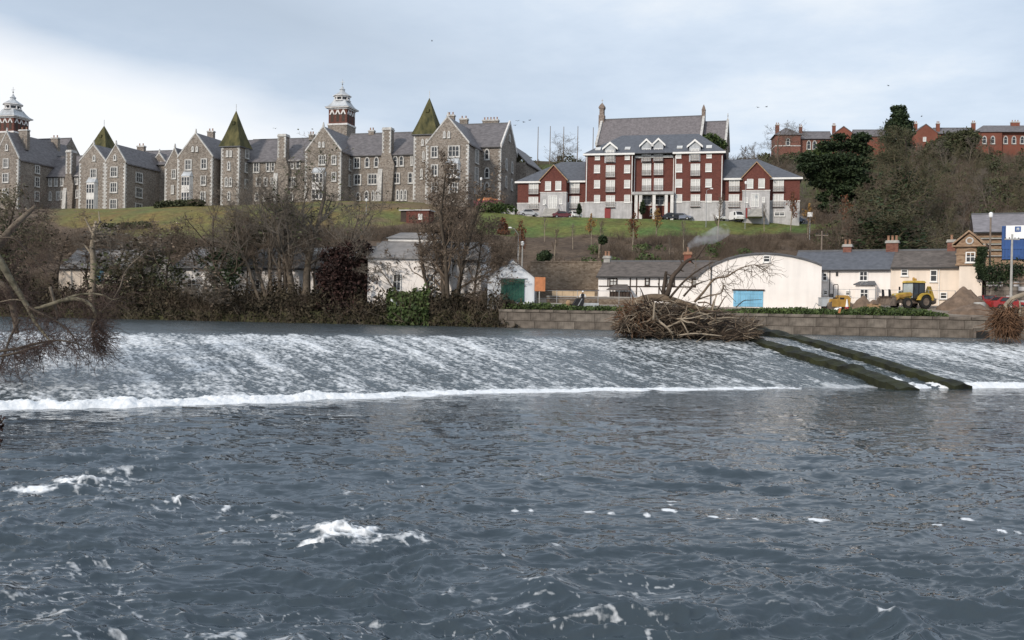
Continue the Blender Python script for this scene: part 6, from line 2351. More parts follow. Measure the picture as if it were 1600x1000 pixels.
for (px, off_, top, sd, sp_, tw_, lab_) in [(300, 8, 352, 171, S_wide, 'twig_brown', "brown bare tree just left of the ivy-clad forked tree"), (228, 6, 372, 173, S_fine, 'twig_olive', "olive twiggy tree at the left end of the long white shed"), (452, 9, 318, 175, S_multi, 'twig_brown', "brown bare tree between the many-stemmed tree and the tallest one"),
        (530, 3, 285, 177, S_multi, 'twig_grey', "slim grey bare tree rising left of the copper-leaved bush"), (140, 8, 372, 179, S_wide, 'twig_brown', "brown bare tree behind the dead pale trunk, over the pale shed roof"), (675, 5, 330, 181, S_fine, 'twig_brown', "brown twiggy tree left of the dense pointed one, over the white-edged lantern"), (410, 2, 372, 183, S_wide, 'twig_brown', "low spreading brown tree at the water's edge below the many-stemmed tree"), (330, 1, 420, 185, S_wide, 'twig_grey', "low grey bush-like tree at the water's edge below the ivy-clad one"), (770, 3, 395, 187, S_wide, 'twig_brown', "small bare tree overlapping the white gabled shed's left slope")]:
    place_tree("bank_tree", lab_, px, bd(px, off_), top, sd, sp_, group=GB, px_width=95 if top < 400 else 80, r0=.015, twig=tw_, leaves=(300, .16, 'twig_brown'))
lobe_tree("copper_bush", "large dark copper-leaved bush on the bank, left of the large white building", 553, bd(553, 4), 378,
          [(552, 400, 34, 24), (530, 425, 30, 26), (578, 415, 27, 25), (555, 445, 46, 34), (520, 470, 26, 30), (590, 470, 20, 30), (550, 485, 46, 24), (540, 388, 14, 10), (570, 384, 10, 9), (600, 447, 12, 12), (512, 455, 18, 34), (505, 430, 12, 16), (597, 425, 14, 22), (590, 490, 22, 16), (515, 400, 16, 14)], 13500, .28, 'leaf_copper', 81, "bush", trunk_r=.22)
lobe_tree("evergreen_bush", "olive green bush between the ivy-clad tree and the many-stemmed tree", 383, bd(383, 9), 340, [(382, 362, 22, 20), (370, 380, 16, 18), (396, 378, 16, 16)], 1700, .34, 'leaf_olive', 83, "bush", trunk_r=.12)
# pale dead trunk
g = G(146, bd(146, 2))
t = thing("dead_trunk", "pale dead standing trunk with broken limbs on the left bank", "tree", g)
k = g[1] / FPX
tp = np.array([P(146, 500, g[1]), P(144, 460, g[1]), P(147, 420, g[1]), P(144, 385, g[1]), P(147, 360, g[1]), P(150, 345, g[1])]) - g
MB().tube(tp, [.55, .5, .45, .34, .25, .16], 8).build("trunk", M['bark_pale'], t, smooth=True)
lb = MB()
for a in ([(146, 368), (138, 352), (132, 340)], [(148, 360), (156, 346), (154, 330)], [(147, 378), (160, 370), (172, 366)], [(145, 400), (136, 388), (130, 380)]):
    q = np.array([P(*b, g[1]) for b in a]) - g
    lb.tube(q, [.17, .12, .05], 5)
lb.build("broken_limbs", M['bark_pale'], t)

# undergrowth along the bank, one mass
rng = np.random.default_rng(7)
n = 34000
pxs = rng.uniform(-60, 815, n)
off = rng.uniform(-.6, 6.5, n)
hmax = np.interp(pxs, [-60, 100, 200, 300, 420, 520, 600, 640, 700, 780, 815], [2.9, 2.6, 2.8, 1.9, 2.2, 2.0, 1.9, 2.0, 1.7, 1.4, .8])
hmax = hmax * np.clip(3.2 * fbm(pxs / 17, off / 1.4, 4, 3) - .75, .12, 1.8)
uu = (pxs - 800) / FPX
yy = 112.4 / (1 + .287 * uu) + off
xx = uu * yy
gz = np.maximum(zg(xx, yy), 2.9)
fr_ = rng.random(n) ** .9
cc = np.stack([xx, yy, gz + hmax * fr_ - .1 + np.where(off < .5, -.5 * rng.random(n), 0)], -1)
grn = (pxs > 606) & (pxs < 670)
v, f = leaf_quads(rng, cc[~grn], .24)
o = link("undergrowth", mesh_np("undergrowth", v, f, M['leaf_under'] if 'leaf_under' in M else mat("bank_undergrowth_leaves", (0.026, 0.023, 0.014), 0.85, 0.5, 0.5, col2=(0.085, 0.068, 0.042))))
tag(o, "dark tangled undergrowth along the left bank", kind="stuff")
gx = rng.uniform(604, 668, 2600)
go = rng.uniform(-.3, 4, 2600)
gu = (gx - 800) / FPX
gy = 112.4 / (1 + .287 * gu) + go
gc_ = np.stack([gu * gy, gy, np.maximum(zg(gu * gy, gy), 3) + 2.2 * rng.random(2600) ** .7 - .1], -1)
v, f = leaf_quads(rng, np.concatenate([cc[grn], gc_]), .34)
o = link("undergrowth", mesh_np("undergrowth", v, f, M['leaf_green']))
tag(o, "green bank growth right of the copper bush", kind="stuff")


def twig_mass(name, label, places, per, hrange, m, seed, r=.014, spread=.7):
    """bushy bare scrub: fans of thin stems"""
    rng = np.random.default_rng(seed)
    N = len(places)
    base = np.repeat(np.asarray(places, float), per, 0)
    hh = np.repeat(rng.uniform(*hrange, N), per) * (.5 + .7 * rng.random(N * per))
    d = rng.normal(size=(N * per, 3)) * spread
    d[:, 2] = 1
    d /= np.linalg.norm(d, axis=1, keepdims=True)
    base[:, :2] += rng.normal(size=(N * per, 2)) * .35
    mid = base + d * hh[:, None] * .55 + rng.normal(size=(N * per, 3)) * .12
    tip = mid + (d + rng.normal(size=(N * per, 3)) * .35) * hh[:, None] * .5
    base[:, 2] -= .2
    v, f = tubes_batch(np.stack([base, mid, tip], 1), np.tile(np.array([r * 1.5, r, r * .5]), (N * per, 1)), 3)
    o = link(name, mesh_np(name, v, f, M[m]))
    return tag(o, label, kind="stuff")


def scatter(n, px0, px1, d0, d1, seed, clump=None, thr=.0):
    rng = np.random.default_rng(seed)
    px = rng.uniform(px0, px1, n * 2)
    d = np.sqrt(rng.uniform(d0 * d0, d1 * d1, n * 2))
    u = (px - 800) / FPX
    x = u * d
    if clump:
        k = fbm(x / clump, d / clump, 3, seed) > thr
        x, d, px = x[k], d[k], px[k]
    x, d = x[:n], d[:n]
    return np.stack([x, d, zg(x, d)], -1)


pts = scatter(1500, -60, 800, 108, 140, 201)
pts = pts[pts[:, 1] > bank_y(pts[:, 0]) - .2]
twig_mass("scrub", "bare brown bank scrub on the left", pts, 18, (1.2, 3.0), 'twig_brown', 301)
twig_mass("scrub", "pale bare stems through the left bank undergrowth", pts[::4], 9, (1.5, 3.4), 'bark_pale', 311, r=.012)
twig_mass("scrub", "bare brown scrub on the slope below the hospital lawn", scatter(1500, -60, 740, 138, 182, 202, 10, .44), 16, (1.0, 2.8), 'twig_brown', 302, r=.02)
pts = scatter(1800, 740, 1360, 137, 186, 203, 8, .40)
pts = pts[pts[:, 1] < np.interp(800 + 1556 * pts[:, 0] / pts[:, 1], [740, 1000, 1200, 1345], [178, 180, 185, 192])]
twig_mass("scrub", "bare brown scrub on the slope below the apartment lawn", pts, 16, (.7, 2.0), 'twig_brown', 303, r=.018)
twig_mass("scrub", "bare grey-brown scrub on the wooded hillside at right", scatter(2000, 1262, 1700, 140, 318, 204), 16, (1.0, 3.0), 'twig_brown', 304, r=.028)
twig_mass("scrub", "bare scrub on the hill behind the apartments", scatter(1500, 770, 1260, 228, 335, 205, 20, .42), 16, (1.5, 4.0), 'twig_grey', 305, r=.03)


def green_clumps(label, centers, rad, n_per, size, m, seed):
    rng = np.random.default_rng(seed)
    L = np.array([(c[0], c[1], c[2] + r_ * .5, r_, r_, r_ * .8) for c, r_ in zip(centers, rad)])
    c = ellipsoid_pts(rng, L, n_per * len(L), .5)
    v, f = leaf_quads(rng, c, size)
    o = link("scrub", mesh_np("scrub", v, f, M[m]))
    return tag(o, label, kind="stuff")


rng = np.random.default_rng(15)
c = scatter(46, 880, 1330, 140, 170, 206)
green_clumps("low green bramble clumps on the brown slope", c, rng.uniform(.8, 1.8, len(c)), 130, .30, 'leaf_green', 16)
c = scatter(40, 770, 1000, 240, 300, 207)
green_clumps("green bushes on the hill behind the apartments", c, rng.uniform(1.8, 4.0, len(c)), 190, .6, 'leaf_green', 17)
c = scatter(70, 780, 1260, 290, 330, 208)
green_clumps("dark evergreen scrub along the hill behind the apartments", c, rng.uniform(1.5, 3.2, len(c)), 150, .6, 'leaf_olive', 18)
c = scatter(95, 1280, 1640, 145, 312, 209)
green_clumps("olive evergreen clumps through the wooded hillside at right", c, rng.uniform(1.4, 3.0, len(c)), 170, .42, 'leaf_olive', 19)
c = scatter(26, 1330, 1640, 145, 290, 219)
green_clumps("dark green ivy clumps through the wooded hillside at right", c, rng.uniform(1.4, 2.6, len(c)), 200, .38, 'leaf_dark', 29)

# ---- evergreens and big trees on the right hillside
S_dense = spec(n=[17, 8, 8, 5], ang=[44, 44, 44, 46], len=[.40, .5, .48, .48], frm=[.10, .18, .15, .1], taper=[.75, .5, .4, .4], rmin=.020)
lobe_tree("cypress", "broad dark green cypress with layered boughs, right of the apartments", 1308, 205, 205,
          [(1310, 250, 34, 11), (1330, 228, 26, 10), (1298, 228, 22, 9), (1345, 215, 16, 8), (1285, 262, 26, 9), (1270, 252, 22, 7), (1322, 270, 32, 11), (1290, 285, 28, 10), (1320, 298, 30, 11), (1345, 255, 24, 12), (1340, 285, 26, 13), (1302, 308, 26, 10), (1325, 325, 24, 11), (1262, 243, 12, 5), (1312, 214, 12, 6), (1295, 325, 18, 9), (1352, 236, 14, 9), (1262, 262, 18, 8), (1278, 275, 22, 9), (1350, 300, 18, 12), (1338, 320, 18, 12), (1256, 250, 12, 5)], 26000, .40, 'leaf_dark', 91, trunk_r=.5, flat=.45, shell=.35)
lobe_tree("conifer", "tall dark conifer crowning the hilltop between the two brick buildings", 1406, 292, 165,
          [(1404, 172, 9, 8), (1406, 182, 14, 9), (1402, 194, 18, 10), (1408, 206, 21, 11), (1400, 218, 22, 11), (1408, 232, 23, 12), (1398, 244, 22, 10), (1396, 170, 5, 5), (1412, 170, 5, 5), (1390, 200, 8, 8), (1420, 196, 8, 8)], 11000, .50, 'leaf_dark', 92, trunk_r=.6, shell=.4, trunk_top=.6)
lobe_tree("holm_oak", "rounded olive-green evergreen tree in front of the orange brick building", 1492, 282, 202,
          [(1492, 222, 28, 17), (1512, 218, 20, 17), (1468, 232, 24, 14), (1450, 240, 18, 10), (1500, 240, 30, 10)], 10000, .42, 'leaf_olive', 93, trunk_r=.4)
lobe_tree("evergreen_bush", "round dark green bush on the hill by the church chancel", 1113, 236, 208, [(1110, 219, 16, 11), (1122, 227, 14, 11), (1104, 228, 10, 8)], 1500, .5, 'leaf_green', 94, "bush", trunk_r=.2)
lobe_tree("evergreen_bush", "yellow-green bush in front of the far left brick building", 1275, 300, 226, [(1278, 243, 22, 10), (1290, 236, 12, 8)], 1400, .6, 'leaf_green', 95, "bush", trunk_r=.2)
place_tree("ivy_tree", "huge twiggy olive-brown tree in front of the tall conifer", 1395, 178, 192, 101, S_dense, px_width=120, r0=.017, twig='twig_olive', leaves=(4500, .13, 'leaf_olive'), ivy=(1500, .28, 'leaf_dark', 12, .8), group="large trees on the right hillside")
place_tree("ivy_tree", "dark ivy-covered tree at the foot of the right hillside, behind the cottages", 1388, 152, 268, 102, S_dense, px_width=130, r0=.017, twig='twig_olive', leaves=(4500, .12, 'leaf_olive'), ivy=(2200, .24, 'leaf_dark', 8, .8), group="large trees on the right hillside")
place_tree("grey_tree", "pale grey bare tree on the skyline left of the dull brick building", 1214, 298, 190, 103, S_wide, px_width=70, r0=.016, bark='bark_grey', twig='twig_grey')
place_tree("grey_tree", "bare rounded tree on the skyline between the hospital and the church", 873, 312, 208, 104, S_wide, px_width=44, r0=.016, bark='bark_grey', twig='twig_grey')
place_tree("grey_tree", "bare tree crown showing above the hospital roof between stack and spire", 634, 300, 206, 105, S_wide, px_width=40, r0=.016, bark='bark_grey', twig='twig_grey')

# copies of a few grown trees make the woods that can be told apart
protos = []
for i, (tw, bk_, S_, lv) in enumerate([('twig_brown', 'bark', S_wide, None), ('twig_olive', 'bark', S_fine, ('leaf_olive', 700)), ('twig_grey', 'bark_grey', S_multi, None), ('twig_brown', 'bark_grey', S_fine, None)]):
    tr, cr, tips, _o = bare_tree_mesh(400 + i, 10.0, S_, twig=tw, bark=bk_, r0=.015)
    fit_height(tr, cr, 10.0)
    protos.append((tr, cr))


def wood_tree(px, d, h, i, label, group, rz, name="hillside_tree"):
    t = thing(name, label, "tree", G(px, d), rz, group)
    s = h / 10.0
    t.scale = (s, s, s)
    link("trunk", protos[i][0], t)
    link("crown", protos[i][1], t)
    return t


rw_ = random.Random(12)
for k_ in range(76):
    px = rw_.uniform(1290, 1640)
    d = rw_.uniform(150, 300)
    if 1300 < px < 1345 and d > 190:
        continue
    kd = rw_.choice([0, 1, 1, 2, 2, 3])
    zone = "above the blue cabins" if px > 1530 else "above the gatehouse" if px > 1450 else "above the cottage chimneys"
    hz = "high on" if d > 235 else "low on" if d < 190 else "midway up"
    look = ("brown spreading", "olive twiggy", "pale grey many-branched", "brown narrow twiggy")[kd]
    wood_tree(px, d, rw_.uniform(6, 11), kd, f"{look} bare tree {hz} the right hillside, {zone}", "trees of the wooded hillside at right", rw_.uniform(0, 6.28))
for k_ in range(16):
    wood_tree(rw_.uniform(1135, 1215), rw_.uniform(238, 300), rw_.uniform(6, 10), rw_.choice([0, 2, 2, 3]), "bare grey tree on the hill between church and dull brick building", "trees between church and brick building", rw_.uniform(0, 6.28))
for k_ in range(14):
    wood_tree(rw_.uniform(815, 925), rw_.uniform(262, 325), rw_.uniform(4, 7), rw_.choice([0, 2, 3]), "bare tree on the hill between hospital and church", "trees between hospital and church", rw_.uniform(0, 6.28))
for k_ in range(18):
    px = rw_.uniform(-20, 640)
    wood_tree(px, rw_.uniform(142, 172), rw_.uniform(4, 7.5), rw_.choice([0, 2, 3, 1]), "bare small tree on the slope below the hospital lawn", "trees on the slope below the hospital lawn", rw_.uniform(0, 6.28))

# ---- young planted trees on the lawn and slope
def young_mesh(seed, tint, leafn):
    S = spec(seg=[6, 4, 3, 2], wand=[.03, .08, .12, .15], up=[.05, .16, .10, .05], tip=[.35, .35, .4, .4], n=[13, 5, 4], frm=[.36, .2, .15], ang=[38, 40, 42], len=[.36, .45, .45], taper=[.7, .4, .4], rr=[.5, .6, .6], rmin=.017)
    tr, cr, tips, _ = bare_tree_mesh(seed, 6.0, S, r0=.02, bark='bark_pale', twig=tint)
    ms = [tr, cr]
    k = fit_height(tr, cr, 6.0)
    if leafn:
        rng = np.random.default_rng(seed)
        c = tips[rng.integers(0, len(tips), leafn[1])] * k + rng.normal(size=(leafn[1], 3)) * .12
        v, f = leaf_quads(rng, c, .20)
        ms.append(mesh_np("leaves", v, f, M[leafn[0]]))
    return ms


YM = {'bare': young_mesh(501, 'twig_grey', None), 'brown': young_mesh(502, 'twig_brown', None), 'rust': young_mesh(503, 'twig_brown', ('leaf_rust', 420)), 'gold': young_mesh(504, 'twig_brown', ('leaf_gold', 420))}
YT = [  # px, base py, top py, kind, label
    (810, 412, 345, 'rust', "rust-tinged young tree at the slope's left end, beside the bent street lamp"),
    (866, 410, 352, 'brown', "thin brown young tree low on the slope above the stone retaining wall"),
    (851, 377, 336, 'bare', "pale-stemmed young tree at the lawn edge below the left wing's gable"),
    (895, 390, 345, 'bare', "pale young tree on the slope below the left wing's right end"),
    (924, 384, 335, 'gold', "yellowish young tree below the join of wing and tall brick bay"),
    (936, 400, 340, 'brown', "young tree low on the slope directly below the tall left brick bay"),
    (988, 393, 332, 'rust', "young tree with rusty leaves below the portico's left side"),
    (1025, 376, 325, 'gold', "golden-tinged young tree on the lawn in front of the portico"),
    (1046, 404, 365, 'bare', "short pale young tree low on the slope right of the timbered house ridge"),
    (1068, 398, 340, 'bare', "bare young tree below the right brick bay, above the broken snag"),
    (1121, 380, 300, 'brown', "tallest dark thin young tree at the right corner of the brick bays"),
    (1194, 361, 315, 'bare', "pale-stemmed young tree in front of the right wing's gable"),
    (1235, 361, 300, 'rust', "orange-brown young tree in front of the right wing's end"),
    (1262, 372, 318, 'gold', "golden young tree by the white box lamp at the lawn's right end"),
    (1316, 388, 305, 'rust', "orange young tree farthest right on the slope, above the cottage chimney"),
]
for (px, pb, pt, kind, lab) in YT:
    # find the depth where the ground shows at that pixel
    ds = np.linspace(136, 199, 200)
    pyv = np.array([proj(G(px, dd))[1] for dd in ds[::4]])
    d = float(np.interp(-pb, -pyv, ds[::4])) if pyv[0] > pyv[-1] else 170.0
    g = G(px, d)
    H = max(2.0, P(px, pt, d)[2] - g[2])
    t = thing("young_tree", lab, "young tree", g, px * 1.7, "young trees planted on the lawn and slope")
    t.scale = (H / 6 * .8, H / 6 * .8, H / 6)
    for nm, me in zip(("trunk", "crown", "leaves"), YM[kind]):
        link(nm, me, t)
# rusty small pine-like tree by the lawn's left end
lobe_tree("rust_tree", "small rust-brown conical tree at the left end of the lawn", 786, 180, 338, [(786, 345, 4, 6), (786, 354, 8, 7), (786, 363, 11, 7), (786, 371, 13, 6)], 900, .35, 'leaf_rust', 96, trunk_r=.1)
for (px, pyb, pyt, lab) in [(905, 334, 318, "small dark conical cypress by the left wing's right end"), (1004, 334, 313, "dark conical cypress left of the portico"), (1108, 337, 317, "dark conical cypress in front of the right brick bay"), (754, 340, 325, "small dark conical cypress near the lamp post at the hospital's end")]:
    hh = (pyb - pyt)
    lobe_tree("conical_cypress", lab, px, 197.5, pyt, [(px, pyb - hh * .25, hh * .26, hh * .27, 0), (px, pyb - hh * .5, hh * .21, hh * .25, 0), (px, pyb - hh * .76, hh * .12, hh * .24, 0)], 500, .32, 'leaf_dark', 97 + px, group="conical cypresses by the apartments", trunk_r=.08)
lobe_tree("evergreen_bush", "round dark green bush on the brown slope above the retaining wall", 852, 140, 391, [(852, 400, 11, 8, 0), (846, 403, 8, 6, 0)], 1100, .26, 'leaf_dark', 98, "bush", trunk_r=.1)
lobe_tree("evergreen_bush", "dark bush on the slope right of the round one", 942, 158, 368, [(942, 375, 7, 7, 0)], 600, .26, 'leaf_dark', 99, "bush", trunk_r=.1)
# green growth around the end of the hospital
c = np.array([G(px, 196) for px in (752, 760, 768, 776, 784, 792, 800)])
green_clumps("green shrubs at the hospital's right end", c + np.array([0, 0, .3]), [1.0, 1.3, 1.2, 1.5, 1.2, 1.3, 1.0], 200, .35, 'leaf_green', 20)
# hedge line on the hospital lawn
c = np.array([G(px, 205 + (px - 255) * .05) for px in range(250, 318, 7)])
green_clumps("dark hedge along the hospital lawn", c, np.full(len(c), 1.1), 170, .4, 'leaf_olive', 22)
c = np.array([G(px, 186) for px in range(165, 235, 8)])
green_clumps("second dark hedge line lower on the hospital lawn", c, np.full(len(c), .9), 150, .4, 'leaf_olive', 23)

# ---- ivy and grass along the quay top
rng = np.random.default_rng(33)
n = 15000
s = rng.uniform(0.2, q_len - .5, n)
pxq = 800 + 1556 * (QA[0] + s * math.cos(q_ang)) / (QA[1] + s * math.sin(q_ang))
back_ = rng.uniform(.5, 3.6, n)
hmx = np.interp(pxq, [795, 830, 900, 985, 1020, 1150, 1190, 1290, 1310, 1380, 1440, 1475, 1490], [.75, .8, .55, .35, .1, .25, .6, .55, .5, .95, .7, .25, 0])
keepq = rng.random(n) < np.clip(hmx * 1.6, 0, 1)
qx = QA[0] + s * math.cos(q_ang) - back_ * math.sin(q_ang)
qy = QA[1] + s * math.sin(q_ang) + back_ * math.cos(q_ang)
cc = np.stack([qx, qy, np.maximum(zg(qx, qy), 5.12) + hmx * rng.random(n) * (1 - .12 * back_) * (.5 + fbm(s / 1.5, back_, 2, 44))], -1)[keepq]
v, f = leaf_quads(rng, cc, .20)
o = link("ivy_verge", mesh_np("ivy_verge", v, f, M['leaf_green']))
tag(o, "green ivy and grass along the top of the quay", kind="stuff")
# ivy hanging down the gatehouse and over the wall by it
pv = []
for _ in range(2600):
    t_ = rng.random() ** .8
    pv.append(P(1532 + rng.normal() * 3.2 + 2 * math.sin(t_ * 9), 386 + t_ * 50, 111.3) + [0, rng.uniform(-.25, .1), 0])
for _ in range(1500):
    pv.append(P(rng.uniform(1542, 1600), 428 + rng.normal() * 9, 110.8) + rng.normal(size=3) * .25)
v, f = leaf_quads(rng, np.array(pv), .20)
tag(link("ivy", mesh_np("ivy", v, f, M['leaf_dark'])), "dark ivy down the gatehouse's right side and over the bank beside it", kind="stuff")

# ------------------------------------------------------------------ uprooted tree and driftwood on the weir crest
def px_limb(mb, pts, rpx, g, n=6, fine=4):
    """pts: (px, py, depth); radii in photograph pixels; smooth curve through them"""
    q = np.array([P(*a) for a in pts])
    r = np.array([b * a[2] / FPX for a, b in zip(pts, rpx)])
    t = np.arange(len(q))
    s = np.linspace(0, len(q) - 1, (len(q) - 1) * fine + 1)
    # Catmull-Rom
    qq = np.vstack([2 * q[0] - q[1], q, 2 * q[-1] - q[-2]])
    out = []
    for x in s:
        i = min(int(x), len(q) - 2)
        u = x - i
        p0, p1, p2, p3 = qq[i:i + 4]
        out.append(.5 * ((2 * p1) + (-p0 + p2) * u + (2 * p0 - 5 * p1 + 4 * p2 - p3) * u * u + (-p0 + 3 * p1 - 3 * p2 + p3) * u ** 3))
    out = np.array(out)
    rr = np.interp(s, t, r)
    mb.tube(out - g, rr, n)
    return out, rr


def side_twigs(rng, paths, g, n, length, droop=0.0, r=.018, lvls=2, outward=None):
    """bundles of bare twigs springing from limbs -> verts, quads"""
    P0, P1, P2, P3 = [], [], [], []
    for _ in range(n):
        pts, rr = paths[rng.integers(0, len(paths))]
        i = rng.integers(int(len(pts) * .25), len(pts))
        p = pts[i]
        d = rng.normal(size=3)
        if outward is not None:
            d = d * .75 + np.asarray(outward)
        d[2] -= droop
        d = unit(d)
        L = length * rng.uniform(.4, 1.2)
        a = p + d * L * .35 + rng.normal(size=3) * L * .06
        b = a + unit(d + rng.normal(size=3) * .3 - np.array([0, 0, droop * .4])) * L * .35
        c = b + unit(d + rng.normal(size=3) * .5 - np.array([0, 0, droop * .6])) * L * .35
        P0.append(p); P1.append(a); P2.append(b); P3.append(c)
        for k in range(lvls):
            src = (a, b)[k % 2]
            d2 = unit(d + rng.normal(size=3) * .7)
            l2 = L * .45
            P0.append(src); P1.append(src + d2 * l2 * .4); P2.append(src + d2 * l2 * .7 + rng.normal(size=3) * l2 * .08); P3.append(src + d2 * l2 + rng.normal(size=3) * l2 * .15)
    pp = np.stack([P0, P1, P2, P3], 1) - g
    rad = np.tile(np.array([r * 1.3, r, r * .8, r * .4]), (len(pp), 1))
    return tubes_batch(pp, rad, 3)


M['drift_dark'] = mat("wet_dark_wood", (0.055, 0.040, 0.030), 0.85, 0.4, 1.5)
M['drift'] = mat("brown_driftwood", (0.155, 0.115, 0.08), 0.9, 0.35, 1.2)
M['drift_pale'] = mat("bleached_driftwood", (0.30, 0.25, 0.19), 0.9, 0.25, 1.2)
M['root'] = mat("reddish_root_fibre", (0.15, 0.085, 0.05), 0.95, 0.4, 1.2)

DD = 84.5
g = P(1060, 524, DD)
ut = thing("uprooted_tree", "big uprooted tree with upright broken snag, stranded with its root ball on the weir crest", "fallen tree", g)
mb = MB()
px_limb(mb, [(986, 510, DD), (984, 492, DD), (992, 476, DD), (1008, 467, DD), (1030, 465, DD), (1055, 470, DD), (1085, 480, DD - .5), (1120, 492, DD - .8)], [6, 6.5, 7, 6.5, 6, 5, 4, 2.5], g, 9)
mb.build("trunk", M['drift'], ut, smooth=True)
limbs = [
    ([(1037, 466, DD + .3), (1037, 452, DD + .3), (1039, 438, DD + .3), (1041, 424, DD + .3)], [4, 3.4, 3, 2.2], 'drift_dark'),
    ([(1042, 462, DD), (1047, 446, DD), (1052, 431, DD), (1061, 421, DD), (1068, 412, DD), (1077, 406, DD), (1088, 402, DD), (1096, 392, DD), (1104, 381, DD)], [4.6, 4.2, 3.8, 3.4, 3.4, 2.8, 2.2, 1.7, .8], 'drift_dark'),
    ([(1046, 466, DD - .6), (1062, 447, DD - .8), (1074, 435, DD - 1), (1090, 423, DD - 1), (1114, 409, DD - 1)], [2.2, 1.9, 1.6, 1.4, .7], 'drift_dark'),
    ([(1085, 472, DD - 1), (1098, 458, DD - 1.2), (1112, 440, DD - 1.4), (1122, 434, DD - 1.5), (1136, 432, DD - 1.6), (1150, 423, DD - 1.8), (1166, 416, DD - 2), (1182, 414, DD - 2), (1196, 421, DD - 2), (1204, 433, DD - 2)], [2.2, 2, 1.9, 1.7, 1.5, 1.2, .9, .7, .5, .4], 'drift'),
    ([(1068, 463, DD - 1), (1082, 448, DD - 1.2), (1094, 442, DD - 1.2), (1107, 438, DD - 1.2)], [1.8, 1.5, 1.2, .6], 'drift_dark'),
    ([(1090, 468, DD - 1), (1108, 462, DD - 1.2), (1126, 458, DD - 1.2), (1130, 446, DD - 1.2), (1128, 440, DD - 1.2)], [1.6, 1.3, 1.1, .8, .5], 'drift'),
    ([(1036, 462, DD + .5), (1030, 448, DD + .5), (1028, 442, DD + .5)], [1.2, .9, .5], 'drift_dark'),
    ([(1040, 512, DD - 1.4), (1062, 502, DD - 1.7), (1080, 490, DD - 1.9), (1100, 490, DD - 1.9), (1118, 500, DD - 1.9)], [1.6, 1.4, 1.2, 1.0, .6], 'drift_pale'),
    ([(1058, 524, DD - 1.6), (1085, 521, DD - 1.8), (1110, 523, DD - 1.8), (1128, 525, DD - 1.8)], [1.4, 1.3, 1.2, .7], 'drift_pale'),
    ([(1022, 488, DD - 1.4), (1028, 500, DD - 1.6), (1040, 510, DD - 1.8), (1052, 522, DD - 1.8)], [2.6, 2.2, 1.8, 1.0], 'drift_pale'),
    ([(1064, 500, DD - 1.8), (1070, 510, DD - 1.9), (1077, 524, DD - 1.9)], [1.2, 1.0, .6], 'drift_pale'),
    ([(1086, 476, DD - 1.4), (1092, 484, DD - 1.6), (1096, 494, DD - 1.6)], [1.4, 1.1, .5], 'drift_pale'),
    ([(1130, 450, DD - 1), (1140, 462, DD - 1.2), (1150, 472, DD - 1.3)], [.8, .7, .4], 'drift'),
    ([(1150, 480, DD - 2), (1162, 470, DD - 2), (1172, 469, DD - 2), (1190, 468, DD - 2)], [.9, .8, .6, .4], 'drift_dark'),
]
paths = []
for pts, rp, mt in limbs:
    mb = MB()
    paths.append(px_limb(mb, pts, rp, g, 6))
    mb.build("limb", M[mt], ut, smooth=True)
rl = np.random.default_rng(78)
for _ in range(38):
    x0_, y0_ = rl.uniform(995, 1120), rl.uniform(470, 510)
    an = rl.uniform(-.5, 1.35) if x0_ > 1040 else rl.uniform(.4, 2.6)
    L_ = rl.uniform(22, 62)
    dd_ = DD - rl.uniform(.3, 2.2)
    x1_, y1_ = x0_ + math.cos(an) * L_, min(y0_ - math.sin(an) * L_ * .75, 524)
    mb = MB()
    pp_ = px_limb(mb, [(x0_, y0_, dd_), (x0_ * .6 + x1_ * .4, y0_ * .6 + y1_ * .4 + rl.normal() * 4, dd_ - .2), (x0_ * .25 + x1_ * .75, y0_ * .25 + y1_ * .75 + rl.normal() * 3, dd_ - .3), (x1_, y1_, dd_ - .3)], np.array([1.5, 1.2, .9, .4]) * rl.uniform(.6, 1.25), g, 5, 3)
    mb.build("limb", M[('drift', 'drift_dark', 'drift_pale')[int(rl.integers(0, 3))]], ut, smooth=True)
    if y1_ < 470:
        paths.append(pp_)
rng = np.random.default_rng(71)
v, f = side_twigs(rng, [paths[3], paths[3], paths[5], paths[2]], g, 90, 1.8, .25, .016, outward=(.5, 0, .05))
link("twigs", mesh_np("twigs", v, f, M['drift']), ut)
# broken stubs on the snag
mb = MB()
for a, b in (((1052, 431), (1041, 427)), ((1068, 412), (1062, 404)), ((1078, 405), (1084, 412)), ((1088, 401), (1086, 395)), ((1062, 420), (1069, 424))):
    px_limb(mb, [(a[0], a[1], DD), ((a[0] + b[0]) / 2, (a[1] + b[1]) / 2 + 1, DD), (b[0], b[1], DD)], [1.6, 1.2, .6], g, 5)
tag(mb.build("snag_spurs", M['drift_dark'], ut), kind="stuff")
# root ball: fibres thrown out from the butt, over a lump of soil
rt = []
c0 = P(996, 496, DD)
for _ in range(520):
    d = unit(rng.normal(size=3) + np.array([-.55, -.6, -.15]))
    L = rng.uniform(.7, 2.1)
    p = c0 + rng.normal(size=3) * .35
    rt.append(np.stack([p, p + d * L * .4, p + d * L * .7 + rng.normal(size=3) * .15 + [0, 0, -.1], p + d * L + rng.normal(size=3) * .3 + [0, 0, -.35]]))
v, f = tubes_batch(np.stack(rt) - g, np.tile(np.array([.055, .04, .03, .012]), (len(rt), 1)), 4)
link("roots", mesh_np("roots", v, f, M['root']), ut)


